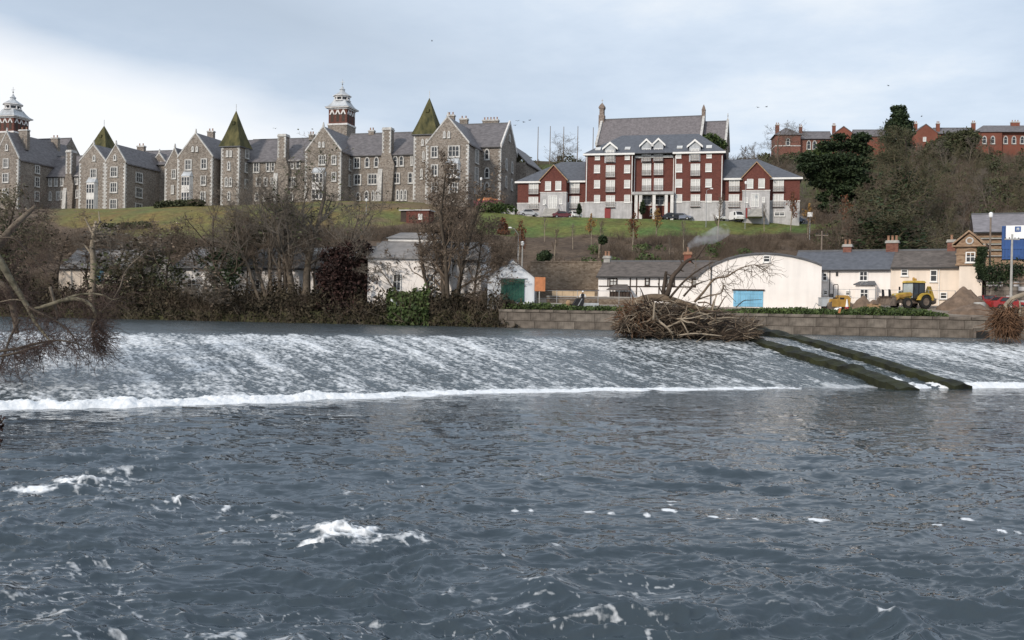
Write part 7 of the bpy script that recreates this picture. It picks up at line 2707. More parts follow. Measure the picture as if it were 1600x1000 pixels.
def lump(name, c, rx, ry, rz, m, parent, g, seed, nu=28, nv=16, rough=.35):
    th = np.linspace(0, 2 * math.pi, nu, endpoint=False)
    ph = np.linspace(0.02, math.pi - .02, nv)
    T_, PH = np.meshgrid(th, ph)
    d = np.stack([np.sin(PH) * np.cos(T_), np.sin(PH) * np.sin(T_), np.cos(PH)], -1)
    k = 1 + rough * 2 * (fbm(d[..., 0] * 2.3 + d[..., 2] * 1.7 + 9, d[..., 1] * 2.3 - d[..., 2] + 5, 4, seed) - .5)
    v = (np.asarray(c) - g) + d * k[..., None] * np.array([rx, ry, rz])
    i = np.arange(nv - 1)[:, None] * nu + np.arange(nu)[None, :]
    j = np.arange(nv - 1)[:, None] * nu + (np.arange(nu)[None, :] + 1) % nu
    f = np.stack([i, i + nu, j + nu, j], -1).reshape(-1, 4)
    return link(name, mesh_np(name, v.reshape(-1, 3), f, m, True), parent)


lump("root_soil", P(1002, 498, DD + .3), 1.35, 1.0, 1.35, M['drift_dark'], ut, g, 3)

# tangle of driftwood under and behind it
top_x = [970, 985, 1000, 1020, 1060, 1100, 1140, 1190, 1225, 1265]
top_y = [503, 486, 472, 470, 470, 478, 490, 502, 512, 520]
bot_y = [516, 520, 524, 527, 529, 531, 530, 530, 533, 534]
sticks = {'drift': [], 'drift_dark': [], 'drift_pale': []}
for _ in range(1750):
    px = 971 + 215 * rng.random() ** 1.75
    a, b = np.interp(px, top_x, top_y), np.interp(px, top_x, bot_y)
    py = a + (b - a) * rng.random() ** .9
    dd = DD + rng.uniform(-1.9, 2.2)
    p = P(px, py, dd)
    d = unit(np.array([rng.normal() + .35, rng.normal() * .6, rng.normal() * .42 - .02]))
    L = rng.uniform(.4, 2.2)
    w = rng.normal(size=(2, 3)) * L * .09
    q = np.stack([p - d * L / 2, p - d * L * .15 + w[0], p + d * L * .2 + w[1], p + d * L / 2 + w[0] * .5])
    sticks[rng.choice(['drift', 'drift', 'drift_dark', 'drift_dark', 'drift_pale'], p=[.28, .22, .2, .16, .14])].append((q, rng.uniform(.012, .04)))
vs, fs, mi, o_ = [], [], [], 0
for k, (mn, lst) in enumerate(sticks.items()):
    pp = np.stack([q for q, r in lst])
    rr = np.stack([np.array([r * .8, r, r * .9, r * .4]) for q, r in lst])
    v, f = tubes_batch(pp, rr, 4)
    vs.append(v); fs.append(f + o_); mi += [k] * len(f); o_ += len(v)
me = mesh_np("driftwood", np.concatenate(vs), np.concatenate(fs), [M[k] for k in sticks])
me.polygons.foreach_set("material_index", np.array(mi, np.int32))
tag(link("driftwood", me), "tangle of brown driftwood piled round the uprooted tree", kind="stuff")
dl = thing("debris_mound", "dark sodden mound of silt and sticks under the driftwood tangle", "debris mound", P(1090, 524, DD + .6))
gm_ = np.array(dl.location)
for (px, py, rx, rz_) in ((1045, 505, 1.7, 1.3), (1090, 512, 2.2, 1.0), (1140, 520, 2.4, .75), (1020, 512, 1.3, .8)):
    lump("silt", P(px, py, DD + .8), rx, 1.2, rz_, M['drift_dark'], dl, gm_, px, rough=.5)

# root ball at the right edge
g = P(1585, 528, 91)
rb_ = thing("root_ball", "reddish-brown root ball with a pale curved limb, stranded at the right edge by the quay", "fallen tree", g)
rt = []
c0 = P(1572, 496, 91)
for _ in range(620):
    d = unit(rng.normal(size=3) * np.array([.6, .7, .5]) + np.array([-.25, -.5, -.75]))
    L = rng.uniform(.9, 2.3)
    p = c0 + rng.normal(size=3) * np.array([.35, .3, .45])
    rt.append(np.stack([p, p + d * L * .4, p + d * L * .7 + rng.normal(size=3) * .12, p + d * L + rng.normal(size=3) * .2]))
for _ in range(60):
    d = unit(np.array([-1.2, -.2, .6]) + rng.normal(size=3) * .35)
    L = rng.uniform(.8, 1.9)
    p = c0 + rng.normal(size=3) * .25
    rt.append(np.stack([p, p + d * L * .4, p + d * L * .7, p + d * L + [0, 0, -.1]]))
v, f = tubes_batch(np.stack(rt) - g, np.tile(np.array([.055, .045, .03, .012]), (len(rt), 1)), 4)
link("roots", mesh_np("roots", v, f, M['root']), rb_)
lump("root_soil", P(1580, 505, 91.4), 1.0, .9, 1.2, M['drift_dark'], rb_, g, 8)
mb = MB()
px_limb(mb, [(1566, 492, 91), (1572, 478, 90.8), (1584, 466, 90.6), (1600, 460, 90.5), (1622, 452, 90.5), (1650, 448, 90.5)], [5, 4.4, 4, 3.6, 3.2, 2.5], g, 8)
mb.build("limb", M['bark_pale'], rb_, smooth=True)
mb = MB()
px_limb(mb, [(1585, 500, 91), (1600, 486, 91), (1625, 480, 91), (1660, 470, 91)], [7, 7, 6, 5], g, 8)
mb.build("trunk", M['drift'], rb_, smooth=True)
mb = MB()
px_limb(mb, [(1592, 496, 90.6), (1594, 482, 90.6), (1593, 470, 90.6)], [2.4, 1.8, 1], g, 6)
mb.build("limb", M['bark_pale'], rb_, smooth=True)

# ------------------------------------------------------------------ fallen tree leaning over the weir at the left
FD = 56.0
M['bark_mossy'] = mat("mossy_pale_bark", (0.085, 0.078, 0.05), 0.9, 0.4, 2.2, col2=(0.20, 0.178, 0.13), detail=7)
g = P(-60, 560, FD)
ft = thing("leaning_tree", "fallen pale-barked tree at the left edge, its branches trailing in the weir", "fallen tree", g)
tl_ = [
    ([(-60, 470, FD + 2), (-25, 415, FD + 2), (0, 380, FD + 2), (18, 357, FD + 2), (38, 338, FD + 2), (56, 322, FD + 2)], [7, 6.8, 6.2, 5.2, 4.2, 3.0], 'bark_grey', "trunk"),
    ([(-60, 350, FD), (-25, 378, FD), (0, 408, FD), (14, 432, FD), (28, 455, FD), (42, 478, FD), (56, 505, FD - .5), (72, 525, FD - 1), (84, 540, FD - 1.5)], [7, 6.8, 6.2, 5.4, 4.6, 3.8, 2.8, 2, 1.1], 'bark_mossy', "trunk"),
    ([(-40, 440, FD + 1), (0, 445, FD + 1), (14, 460, FD + 1), (22, 490, FD + 1), (26, 520, FD + .5)], [6, 6.5, 6.5, 5, 3.5], 'bark_grey', "trunk"),
    ([(54, 483, FD), (75, 477, FD - .3), (100, 469, FD - .6), (118, 467, FD - .8), (135, 472, FD - 1), (147, 485, FD - 1.2), (152, 502, FD - 1.4)], [3, 3.2, 3.4, 3.4, 3.2, 2.8, 2.2], 'bark_mossy', "limb"),
    ([(85, 474, FD - .3), (110, 464, FD - .5), (135, 459, FD - .7), (160, 461, FD - .9), (175, 468, FD - 1), (186, 466, FD - 1)], [2, 1.9, 1.8, 1.6, 1.2, .7], 'bark_mossy', "limb"),
    ([(152, 492, FD - 1.2), (165, 480, FD - 1), (178, 465, FD - 1), (188, 447, FD - 1), (194, 428, FD - 1), (206, 412, FD - 1), (232, 390, FD - 1)], [1.2, 1.1, 1, 1, .9, .8, .5], 'bark_grey', "limb"),
    ([(0, 372, FD + 1), (20, 372, FD + 1), (34, 384, FD + 1), (50, 402, FD + 1), (70, 424, FD + 1)], [1.6, 1.4, 1.3, 1.1, .7], 'bark', "limb"),
    ([(40, 470, FD), (20, 468, FD), (0, 472, FD), (-20, 474, FD)], [1.4, 1.2, 1.1, 1], 'bark_pale', "limb"),
    ([(152, 500, FD - 1.4), (146, 506, FD - 1.5), (144, 522, FD - 1.8), (150, 540, FD - 2.2)], [2.2, 1.8, 1.3, .8], 'bark_grey', "limb"),
    ([(-30, 552, FD - 4), (20, 546, FD - 4), (60, 536, FD - 4), (95, 532, FD - 4), (130, 540, FD - 4)], [2.6, 2.4, 2.2, 1.6, .8], 'bark', "limb"),
    ([(-30, 560, FD - 5), (10, 555, FD - 5), (45, 545, FD - 5), (70, 537, FD - 5)], [2.2, 2, 1.6, .8], 'bark', "limb"),
    ([(78, 448, FD), (84, 470, FD), (90, 500, FD)], [2.4, 2.2, 1.6], 'bark_grey', "limb"),
    ([(40, 300 + 25, FD + 2), (47, 334, FD + 2), (54, 340, FD + 2)], [1.2, .9, .6], 'bark_pale', "limb"),
    ([(42, 478, FD), (60, 488, FD - .5), (85, 500, FD - 1), (110, 520, FD - 1.5), (125, 545, FD - 2)], [2.2, 2, 1.6, 1.2, .8], 'bark', "limb"),
    ([(30, 500, FD), (15, 530, FD - 1.5), (5, 560, FD - 3), (-5, 590, FD - 4)], [2.5, 2, 1.4, .8], 'bark', "limb"),
]
tpaths = []
for pts, rp, mt, nm in tl_:
    mb = MB()
    tpaths.append(px_limb(mb, pts, rp, g, 8 if nm == "trunk" else 6))
    mb.build(nm, M[mt], ft, smooth=True)
rng = np.random.default_rng(72)
v1 = side_twigs(rng, [tpaths[8], tpaths[8], tpaths[3]], g, 300, 1.6, .35, .009, 3, outward=(.7, 0, -.2))
v2 = side_twigs(rng, [tpaths[9], tpaths[10], tpaths[13], tpaths[14], tpaths[1]], g, 460, 1.8, .28, .009, 3, outward=(.35, 0, -.1))
v3 = side_twigs(rng, [tpaths[2], tpaths[6], tpaths[7], tpaths[4], tpaths[0]], g, 260, 2.0, .0, .009, 3, outward=(.3, 0, .1))
link("twigs", mesh_np("twigs", *join_vf([v1, v2, v3]), M['twig_dark'] if 'twig_dark' in M else mat("dark_reddish_twigs", (0.075, 0.05, 0.042), 0.9, 0.3, 1.0)), ft)
# the bank it fell from, beyond the frame
c = P(-130, 560, FD)
lump("bank_mound", (c[0] - 3, c[1], 1.0), 4.2, 7, 3.2, M['soil'], None, np.zeros(3), 5, rough=.3)["kind"] = "structure"
# sprig at the left edge in front
g = P(-12, 672, 14)
sp_ = thing("sprig", "dark reddish-brown leafy sprig poking in at the left edge above the river", "branch", g)
mb = MB()
pth = [px_limb(mb, [(-60, 690, 14), (-25, 672, 14), (0, 660, 14), (6, 655, 14)], [2.5, 2, 1.2, .6], g, 5), px_limb(mb, [(-40, 700, 14), (-15, 694, 14), (3, 690, 14)], [1.6, 1.2, .6], g, 5)]
mb.build("stem", M['bark'], sp_)
pc = np.array([P(rng.normal(-2, 4), rng.normal(664, 5), 14) for _ in range(60)] + [P(rng.normal(-3, 3), rng.normal(692, 3), 14) for _ in range(25)]) - g
v, f = leaf_quads(rng, pc, .05)
link("leaves", mesh_np("leaves", v, f, M['leaf_copper']), sp_)
mb = MB()
mb.tube(np.array([P(-60, 690, 14), P(-160, 740, 14), P(-260, 1000, 14)]) - g, [.025, .05, .09], 6)
mb.build("branch", M['bark'], sp_)

# ------------------------------------------------------------------ yellow backhoe loader
def wheel(parent, x, y, z, r, w, hub, name="wheel"):
    t = MB()
    prof = [(r * .55, -w / 2), (r * .9, -w / 2), (r, -w * .32), (r, w * .32), (r * .9, w / 2), (r * .55, w / 2)]
    n = 20
    v, f = [], []
    for pr, py in prof:
        for j in range(n):
            a = 2 * math.pi * j / n
            v.append((x + pr * math.cos(a), y + py, z + pr * math.sin(a)))
    for i in range(len(prof) - 1):
        for j in range(n):
            f.append((i * n + j, (i + 1) * n + j, (i + 1) * n + (j + 1) % n, i * n + (j + 1) % n))
    t.add(v, f)
    for j in range(n):                                   # tread lugs
        a = 2 * math.pi * (j + .5) / n
        c, s_ = math.cos(a), math.sin(a)
        q = []
        for rr_ in (r * .99, r * 1.04):
            for (da, yy) in ((-.07, -w * .45), (.07, -w * .45), (.07, w * .45), (-.07, w * .45)):
                q.append((x + rr_ * math.cos(a + da), y + yy, z + rr_ * math.sin(a + da)))
        t.hexa(q)
    o = t.build(name, M['rubber'], parent)
    h = MB()
    v, f = [], []
    for pr, py in ((0.02, -w * .36), (r * .3, -w * .36), (r * .56, -w * .46), (r * .56, w * .46), (r * .3, w * .36), (.02, w * .36)):
        for j in range(12):
            a = 2 * math.pi * j / 12
            v.append((x + pr * math.cos(a), y + py, z + pr * math.sin(a)))
    for i in range(5):
        for j in range(12):
            f.append((i * 12 + j, (i + 1) * 12 + j, (i + 1) * 12 + (j + 1) % 12, i * 12 + (j + 1) % 12))
    h.add(v, f)
    h.build("rim", M[hub], o)
    return o


g = G(1421, 110)
jb = thing("backhoe_loader", "muddy yellow backhoe loader with white-tinted cab in the yard by the cream cottage", "backhoe loader", g, math.radians(20))
jb.scale = (1.05, 1.05, 1.05)
for y in (-.95, .95):
    wheel(jb, 1.15, y, .74, .74, .42, 'mud')
    wheel(jb, -1.15, y, .55, .55, .34, 'mud')
MB().box(-2.0, 2.0, -.42, .42, .55, 1.0).build("chassis", M['mud'], jb)
MB().extrude_y([(-2.15, .95), (-.25, .95), (-.25, 1.72), (-1.9, 1.52), (-2.15, 1.35)], -.46, .46).build("bonnet", M['yellow'], jb)
gr_ = MB()
for i in range(5):
    gr_.box(-2.18, -2.152, -.36, .36, 1.0 + i * .07, 1.04 + i * .07)
gr_.build("grille", M['black'], jb)
c = MB()
for (xa, xb, za, zb) in ((-.25, -.17, 1.1, 2.7), (.45, .53, 1.1, 2.7), (1.2, 1.28, 1.1, 2.7)):
    for y in (-.80, .72):
        c.box(xa, xb, y, y + .08, za, zb)
for zz in (1.02, 2.62):
    c.box(-.25, 1.28, -.8, -.72, zz, zz + .09)
    c.box(-.25, 1.28, .72, .8, zz, zz + .09)
    c.box(-.25, -.17, -.72, .72, zz, zz + .09)
    c.box(1.2, 1.28, -.72, .72, zz, zz + .09)
cab = c.build("cab_frame", M['black'], jb)
M['cab_glass'] = mat("pale_cab_glass", (0.42, 0.47, 0.48), 0.1, 0.2, 0.8, spec=0.6)
MB().box(-.22, -.19, -.715, .715, 1.12, 2.61).build("windscreen", M['cab_glass'], cab)
MB().box(-.16, .44, -.77, -.75, 1.12, 2.61).build("side_glass", M['glass_dark'], cab)
MB().box(.54, 1.19, -.77, -.75, 1.12, 2.61).build("side_glass", M['glass_dark'], cab)
MB().box(-.16, 1.19, .75, .77, 1.12, 2.61).build("side_glass", M['glass_dark'], cab)
MB().box(1.23, 1.26, -.715, .715, 1.12, 2.61).build("rear_glass", M['glass_dark'], cab)
MB().hexa([(-.35, -.86, 2.712), (1.38, -.86, 2.712), (1.38, .86, 2.712), (-.35, .86, 2.712), (-.2, -.75, 2.92), (1.25, -.75, 2.92), (1.25, .75, 2.92), (-.2, .75, 2.92)]).build("cab_roof", M['yellow'], jb)
MB().lathe([(.10, 0), (.10, .10), (.12, .12), (.11, .30), (.05, .36)], (.1, -.4, 2.92), 8).build("beacon", M['amber'], jb)
MB().lathe([(.10, 0), (.10, .10), (.12, .12), (.11, .24), (.05, .30)], (1.0, .3, 2.92), 8).build("beacon", M['amber'], jb)
for y in (-.95, .95):
    fnd = MB()
    arc_ = [(1.15 + .95 * math.cos(a), .74 + .92 * math.sin(a)) for a in np.linspace(math.radians(10), math.radians(170), 9)]
    arc2 = [(1.15 + .80 * math.cos(a), .74 + .78 * math.sin(a)) for a in np.linspace(math.radians(10), math.radians(170), 9)]
    for i in range(8):
        fnd.extrude_y([arc2[i], arc_[i], arc_[i + 1], arc2[i + 1]], y - .27, y + .27)
    fnd.build("mudguard", M['yellow'], jb)
for y in (-.58, .58):
    a = MB()
    for (p, q, r_) in (((-.1, 1.5), (-1.9, 1.25), .13), ((-1.9, 1.25), (-2.75, .55), .12)):
        dx, dz = q[0] - p[0], q[1] - p[1]
        L = math.hypot(dx, dz)
        nx, nz = -dz / L * r_, dx / L * r_
        a.extrude_y([(p[0] - nx, p[1] - nz), (q[0] - nx, q[1] - nz), (q[0] + nx, q[1] + nz), (p[0] + nx, p[1] + nz)], y - .07, y + .07)
    a.tube([(-1.0, y, 1.0), (-2.3, y, 1.2)], .05, 6)
    a.build("loader_arm", M['amber'], jb)
b = MB()
b.extrude_y([(-2.75, .25), (-3.75, .22), (-3.7, .30), (-2.95, .38), (-2.85, 1.0), (-3.05, 1.22), (-2.98, 1.28), (-2.7, 1.05)], -1.15, 1.15)
for y in (-1.15, 1.09):
    b.extrude_y([(-2.8, .3), (-3.65, .28), (-3.15, 1.15), (-2.85, 1.05)], y, y + .06)
b.build("front_bucket", M['mud'], jb)
for y in (-.5, .5):
    MB().extrude_y([(-2.9, 1.2), (-3.0, 1.9), (-3.15, 1.95), (-3.1, 1.2)], y - .1, y + .1).build("fork_tine", M['black'], jb)
bm_ = MB()
for (p, q, r_) in (((1.95, .8), (2.55, 2.35), .16), ((2.55, 2.35), (3.1, 1.1), .12)):
    dx, dz = q[0] - p[0], q[1] - p[1]
    L = math.hypot(dx, dz)
    nx, nz = -dz / L * r_, dx / L * r_
    bm_.extrude_y([(p[0] - nx, p[1] - nz), (q[0] - nx, q[1] - nz), (q[0] + nx, q[1] + nz), (p[0] + nx, p[1] + nz)], -.13, .13)
bm_.build("backhoe_boom", M['yellow'], jb)
MB().extrude_y([(3.0, 1.15), (3.3, 1.1), (3.25, .6), (2.8, .45), (2.75, .7)], -.3, .3).build("backhoe_bucket", M['mud'], jb)
for y in (-1.1, 1.0):
    MB().box(-.5, -.35, y, y + .1, 1.9, 2.3).build("mirror", M['black'], jb)
for y in (-.3, .3):
    MB().box(-2.19, -2.155, y - .1, y + .1, 1.37, 1.47).build("headlight", M['glass_pale'], jb)

# small amber roller with hoop
g = G(1309, 108)
ro = thing("road_roller", "small amber road roller with a roll hoop in front of the white cottage", "road roller", g, math.radians(12))
for x in (-.95, .95):
    d = MB()
    v, f = [], []
    n = 18
    for y in (-.6, .6):
        for j in range(n):
            a = 2 * math.pi * j / n
            v.append((x + .48 * math.cos(a), y, .48 + .48 * math.sin(a)))
    f = [(j, j + n, (j + 1) % n + n, (j + 1) % n) for j in range(n)] + [tuple(range(n)), tuple(range(2 * n - 1, n - 1, -1))]
    d.add(v, f)
    d.build("drum", M['mud'], ro)
MB().extrude_y([(-1.25, .75), (1.2, .75), (1.25, 1.35), (.9, 1.65), (.1, 1.65), (-.2, 1.25), (-1.1, 1.25)], -.5, .5).build("body", M['amber'], ro)
MB().box(-1.05, 1.05, -.66, -.61, .4, .95).build("side_frame", M['amber'], ro)
MB().box(-.05, .45, -.52, -.50, 1.2, 1.4).build("side_vent", M['black'], ro)
MB().box(-.75, -.3, -.3, .3, 1.26, 1.4).build("seat", M['black'], ro)
MB().box(-.85, -.72, -.3, .3, 1.4, 1.8).build("seat_back", M['black'], ro)
MB().tube([(-.3, -.48, 1.3), (-.3, -.48, 2.65), (-.3, -.40, 2.8), (-.3, .40, 2.8), (-.3, .48, 2.65), (-.3, .48, 1.3)], .045, 6).build("roll_hoop", M['black'], ro)
# grey tank / mixer beside it
g = G(1290, 108)
tk = thing("water_bowser", "grey-blue metal tank trailer beside the amber roller", "tank", g, .1)
MB().box(-.65, .65, -.45, .45, .45, 1.35).build("tank", M['lead'], tk)
MB().box(-.7, .7, -.5, .5, 1.352, 1.42).build("lid", M['lead'], tk)
MB().tube([(-.7, 0, .5), (-1.1, 0, .8), (-1.35, 0, .2)], .05, 6).build("drawbar", M['steel'], tk)
for y in (-.5, .5):
    wheel(tk, .1, y, .3, .3, .16, 'steel')

# ------------------------------------------------------------------ cars by the apartments
def make_car(name, label, px, d, paint, rz, van=False, z=None, group="cars parked by the apartments", py=None):
    g = G(px, d) if py is None else P(px, py, d)
    t = thing(name, label, "van" if van else "car", g, rz, group)
    if van:
        prof = [(-2.2, .35), (2.2, .35), (2.25, .95), (2.0, 1.15), (1.45, 1.85), (1.1, 1.95), (-2.1, 1.95), (-2.25, 1.7), (-2.25, .6)]
        win = [(1.35, 1.12), (1.75, 1.12), (1.35, 1.72), (.9, 1.75), (.9, 1.12)]
    else:
        prof = [(-2.0, .32), (2.0, .32), (2.08, .6), (1.95, .80), (1.0, .93), (.45, 1.38), (-.95, 1.42), (-1.55, 1.0), (-2.02, .92), (-2.08, .6)]
        win = None
    b = MB()
    n = len(prof)
    w = .84
    v = [(x, -w if zz < 1.0 else -w + .12, zz) for x, zz in prof] + [(x, w if zz < 1.0 else w - .12, zz) for x, zz in prof]
    b.add(v, [tuple(range(n)), tuple(range(2 * n - 1, n - 1, -1))] + [(i, i + n, (i + 1) % n + n, (i + 1) % n) for i in range(n)])
    b.build("body", M[paint], t)
    gl = MB()
    if van:
        for s in (-1, 1):
            gl.extrude_y([(.95, 1.15), (1.7, 1.15), (1.35, 1.75), (.95, 1.75)], s * .77 - .03, s * .77 + .03)
        gl.hexa([(1.98, -.66, 1.16), (2.03, -.66, 1.16), (2.03, .66, 1.16), (1.98, .66, 1.16), (1.46, -.6, 1.82), (1.52, -.6, 1.82), (1.52, .6, 1.82), (1.46, .6, 1.82)])
    else:
        for s in (-1, 1):
            gl.extrude_y([(-1.25, .98), (.8, .98), (.4, 1.33), (-.9, 1.36)], s * .76 - .07, s * .76 + .04)
        gl.hexa([(.98, -.62, .97), (1.03, -.62, .97), (1.03, .62, .97), (.98, .62, .97), (.47, -.56, 1.36), (.53, -.56, 1.36), (.53, .56, 1.36), (.47, .56, 1.36)])
        gl.hexa([(-1.53, -.62, 1.04), (-1.48, -.62, 1.04), (-1.48, .62, 1.04), (-1.53, .62, 1.04), (-1.02, -.56, 1.40), (-.97, -.56, 1.40), (-.97, .56, 1.40), (-1.02, .56, 1.40)])
    gl.build("windows", M['glass_dark'], t)
    for x in (-1.3, 1.3):
        for y in (-.78, .78):
            wheel(t, x, y, .31, .31, .2, 'steel')
    for y in (-.6, .6):
        MB().box(2.02 if not van else 2.2, 2.10 if not van else 2.28, y - .16, y + .16, .62, .76).build("headlight", M['glass_pale'], t)
        MB().box(-2.10 if not van else -2.28, -2.03 if not van else -2.23, y - .14, y + .14, .66, .84).build("tail_light", M['red_paint'], t)
    return t


for nm, col_ in (('car_silver', (0.45, 0.46, 0.47)), ('car_white', (0.78, 0.78, 0.78)), ('car_dark', (0.03, 0.032, 0.04)), ('car_maroon', (0.12, 0.03, 0.035)), ('car_blue', (0.16, 0.18, 0.24)), ('car_red', (0.33, 0.03, 0.03))):
    M[nm] = mat(nm + "_paint", col_, 0.25, 0.06, 1.0, spec=0.5)
make_car("parked_car", "silver car parked at the left end of the apartments, below the far-left windows", 826, 201.5, 'car_silver', .2)
make_car("parked_car", "maroon car parked right of the left wing's entrance steps", 879, 199.5, 'car_maroon', .1)
make_car("parked_car", "white car parked in front of the left wing, beside the small conical cypress", 897, 199.5, 'car_white', -1.2)
make_car("parked_car", "black car parked in front of the portico's right side", 1049, 197.5, 'car_dark', .25)
make_car("parked_car", "silver-blue car parked just right of the black car", 1066, 197.5, 'car_blue', -.5)
make_car("parked_van", "white van parked in front of the right wing, left of its entrance steps", 1149, 195.5, 'car_white', -1.35, True)
make_car("parked_car", "grey-blue car parked at the right wing's far end", 1243, 197.0, 'car_blue', .1)
make_car("parked_car", "white car parked in front of the right bay, by the dark conical cypress", 1121, 197.0, 'car_white', -1.3)
make_car("parked_car", "red car partly hidden behind the root ball at the right edge", 1572, 108.0, 'car_red', .15, group="red cars in the yard")
make_car("parked_car", "dark red car behind the concrete ring at the end of the soil heap", 1541, 110.5, 'red_paint', 1.4, group="red cars in the yard")

# ------------------------------------------------------------------ lamps, poles, signs
def pole(name, label, cat, px, pyt, d, r, m, group=None, pyb=None, arm=None, head=None):
    g = G(px, d) if pyb is None else P(px, pyb, d)
    t = thing(name, label, cat, g, 0, group)
    H = P(px, pyt, d)[2] - g[2]
    MB().tube([(0, 0, -.3), (0, 0, H * .5), (0, 0, H)], [r, r * .85, r * .65], 7).build("post", M[m], t)
    if arm:
        ax, az = arm
        MB().tube([(0, 0, H - .05), (ax * .5, 0, H + az * .8), (ax, 0, H + az)], .045, 6).build("arm", M[m], t)
        MB().hexa([(ax - .35, -.12, H + az - .1), (ax + .2, -.12, H + az - .1), (ax + .2, .12, H + az - .1), (ax - .35, .12, H + az - .1), (ax - .3, -.09, H + az + .08), (ax + .15, -.09, H + az + .08), (ax + .15, .09, H + az + .08), (ax - .3, .09, H + az + .08)]).build("lamp_head", M['sign_white'], t)
    if head == 'box':
        MB().box(-.45, .45, -.14, .14, H - .1, H + .75).build("lamp_box", M['sign_white'], t)
    if head == 'lantern':
        MB().lathe([(.10, 0), (.20, .1), (.24, .5), (.08, .62)], (0, 0, H), 8).build("lamp_head", M['sign_white'], t)
    if head == 'cross':
        MB().box(-.8, .8, -.05, .05, H - .6, H - .48).build("crossarm", M[m], t)
        for x in (-.7, -.3, .3, .7):
            MB().lathe([(.04, 0), (.06, .08), (.03, .16)], (x, 0, H - .48), 6).build("insulator", M['glass_dark'], t)
    return t


GL = "street lamps on the slope and lawn"
pole("street_lamp", "pale street lamp post with white capped top above the white gabled shed", "street lamp", 815, 384, 138, .12, 'concrete', GL, head='lantern')
pole("street_lamp", "street lamp with curved arm at the left end of the lawn, beside the rust tree", "street lamp", 809, 366, 150, .08, 'steel', GL, arm=(-1.2, 1.0))
pole("street_lamp", "white box lamp on a post at the right end of the lawn", "street lamp", 1265, 338, 184, .09, 'steel', GL, head='box')
pole("street_lamp", "thin lamp post in front of the hospital's right-hand end", "street lamp", 751, 282, 200, .09, 'steel', GL, head='lantern')
pole("street_lamp", "thin street lamp on the lawn in front of the right brick bay", "street lamp", 1103, 297, 190, .07, 'steel', GL, arm=(1.0, .3))
pole("street_lamp", "tall thin lamp standing before the right wing's gable", "street lamp", 1164, 288, 190, .07, 'steel', GL, head='lantern')
pole("street_lamp", "lamp post on the hospital lawn left of the small brick hut", "street lamp", 572, 315, 190, .07, 'steel', GL, head='lantern')
GU = "wooden utility poles by the yard"
pole("utility_pole", "wooden utility pole standing behind the junction of warehouse and white cottage", "utility pole", 1282, 361, 127, .13, 'pole_wood', GU, head='cross')
pole("utility_pole", "dark utility pole with a lamp, between gatehouse and blue cabins", "utility pole", 1545, 340, 113, .14, 'pole_wood', GU, head='lantern')
pole("utility_pole", "pale utility pole in front of the blue cabins at the right edge", "utility pole", 1579, 366, 107, .15, 'concrete', GU, head='cross')
for px, pyt in ((840, 198), (859, 197), (880, 198), (902, 197), (926, 199)):
    lab = {840: "leftmost thin mast on the hill skyline between hospital and church", 859: "second thin mast from the left on the hill skyline", 880: "middle thin mast on the hill skyline, by the rounded bare tree", 902: "fourth thin mast on the hill skyline, right of the rounded bare tree", 926: "thin mast nearest the church bellcote on the skyline"}[px]
    pole("mast", lab, "mast", px, pyt, 330, .16, 'pole_wood', "thin masts on the hill skyline")

# orange site board
g = G(843, 115.2)
sb_ = thing("site_board", "blank orange-brown board on two pale posts by the green-doored shed", "sign", g)
zt = P(843, 433, 115.2)[2] - g[2]
zb = P(843, 455, 115.2)[2] - g[2]
MB().box(-.62, .62, -.05, .0, zb, zt).build("board", M['orange'], sb_)
for x in (-.05,):
    MB().box(x - .06, x + .06, .005, .12, -.4, zt - .2).build("post", M['concrete'], sb_)
# cones and marker
def cone(label, px, d, h, py=None):
    g = G(px, d)
    t = thing("traffic_cone", label, "traffic cone", g, 0, "traffic cones in the yard")
    MB().box(-.26 * h, .26 * h, -.26 * h, .26 * h, 0, .06).build("base", M['orange'], t)
    MB().lathe([(.20 * h, .06), (.15 * h, .35 * h)], (0, 0, 0), 10).build("lower_band", M['car_red'], t)
    MB().lathe([(.15 * h, .351 * h), (.09 * h, .68 * h)], (0, 0, 0), 10).build("white_band", M['sign_white'], t)
    MB().lathe([(.09 * h, .681 * h), (.04 * h, h)], (0, 0, 0), 10).build("tip", M['sign_white'], t)


cone("tall white-banded cone beside the amber roller", 1323, 107.5, 1.25)
cone("red and white cone in front of the green sliding door", 824, 114.6, 1.0)
g = P(1311, 489, 102.6)
mk = thing("marker_post", "short leaning orange and white marker post on the quay edge", "marker post", g, 0)
MB().hexa([(-.10, -.06, 0), (.10, -.06, 0), (.10, .06, 0), (-.10, .06, 0), (.02, -.06, .5), (.20, -.06, .5), (.20, .06, .5), (.02, .06, .5)]).build("post", M['orange'], mk)
MB().hexa([(.02, -.065, .502), (.20, -.065, .502), (.20, .065, .502), (.02, .065, .502), (.05, -.065, .62), (.23, -.065, .62), (.23, .065, .62), (.05, .065, .62)]).build("white_cap", M['sign_white'], mk)

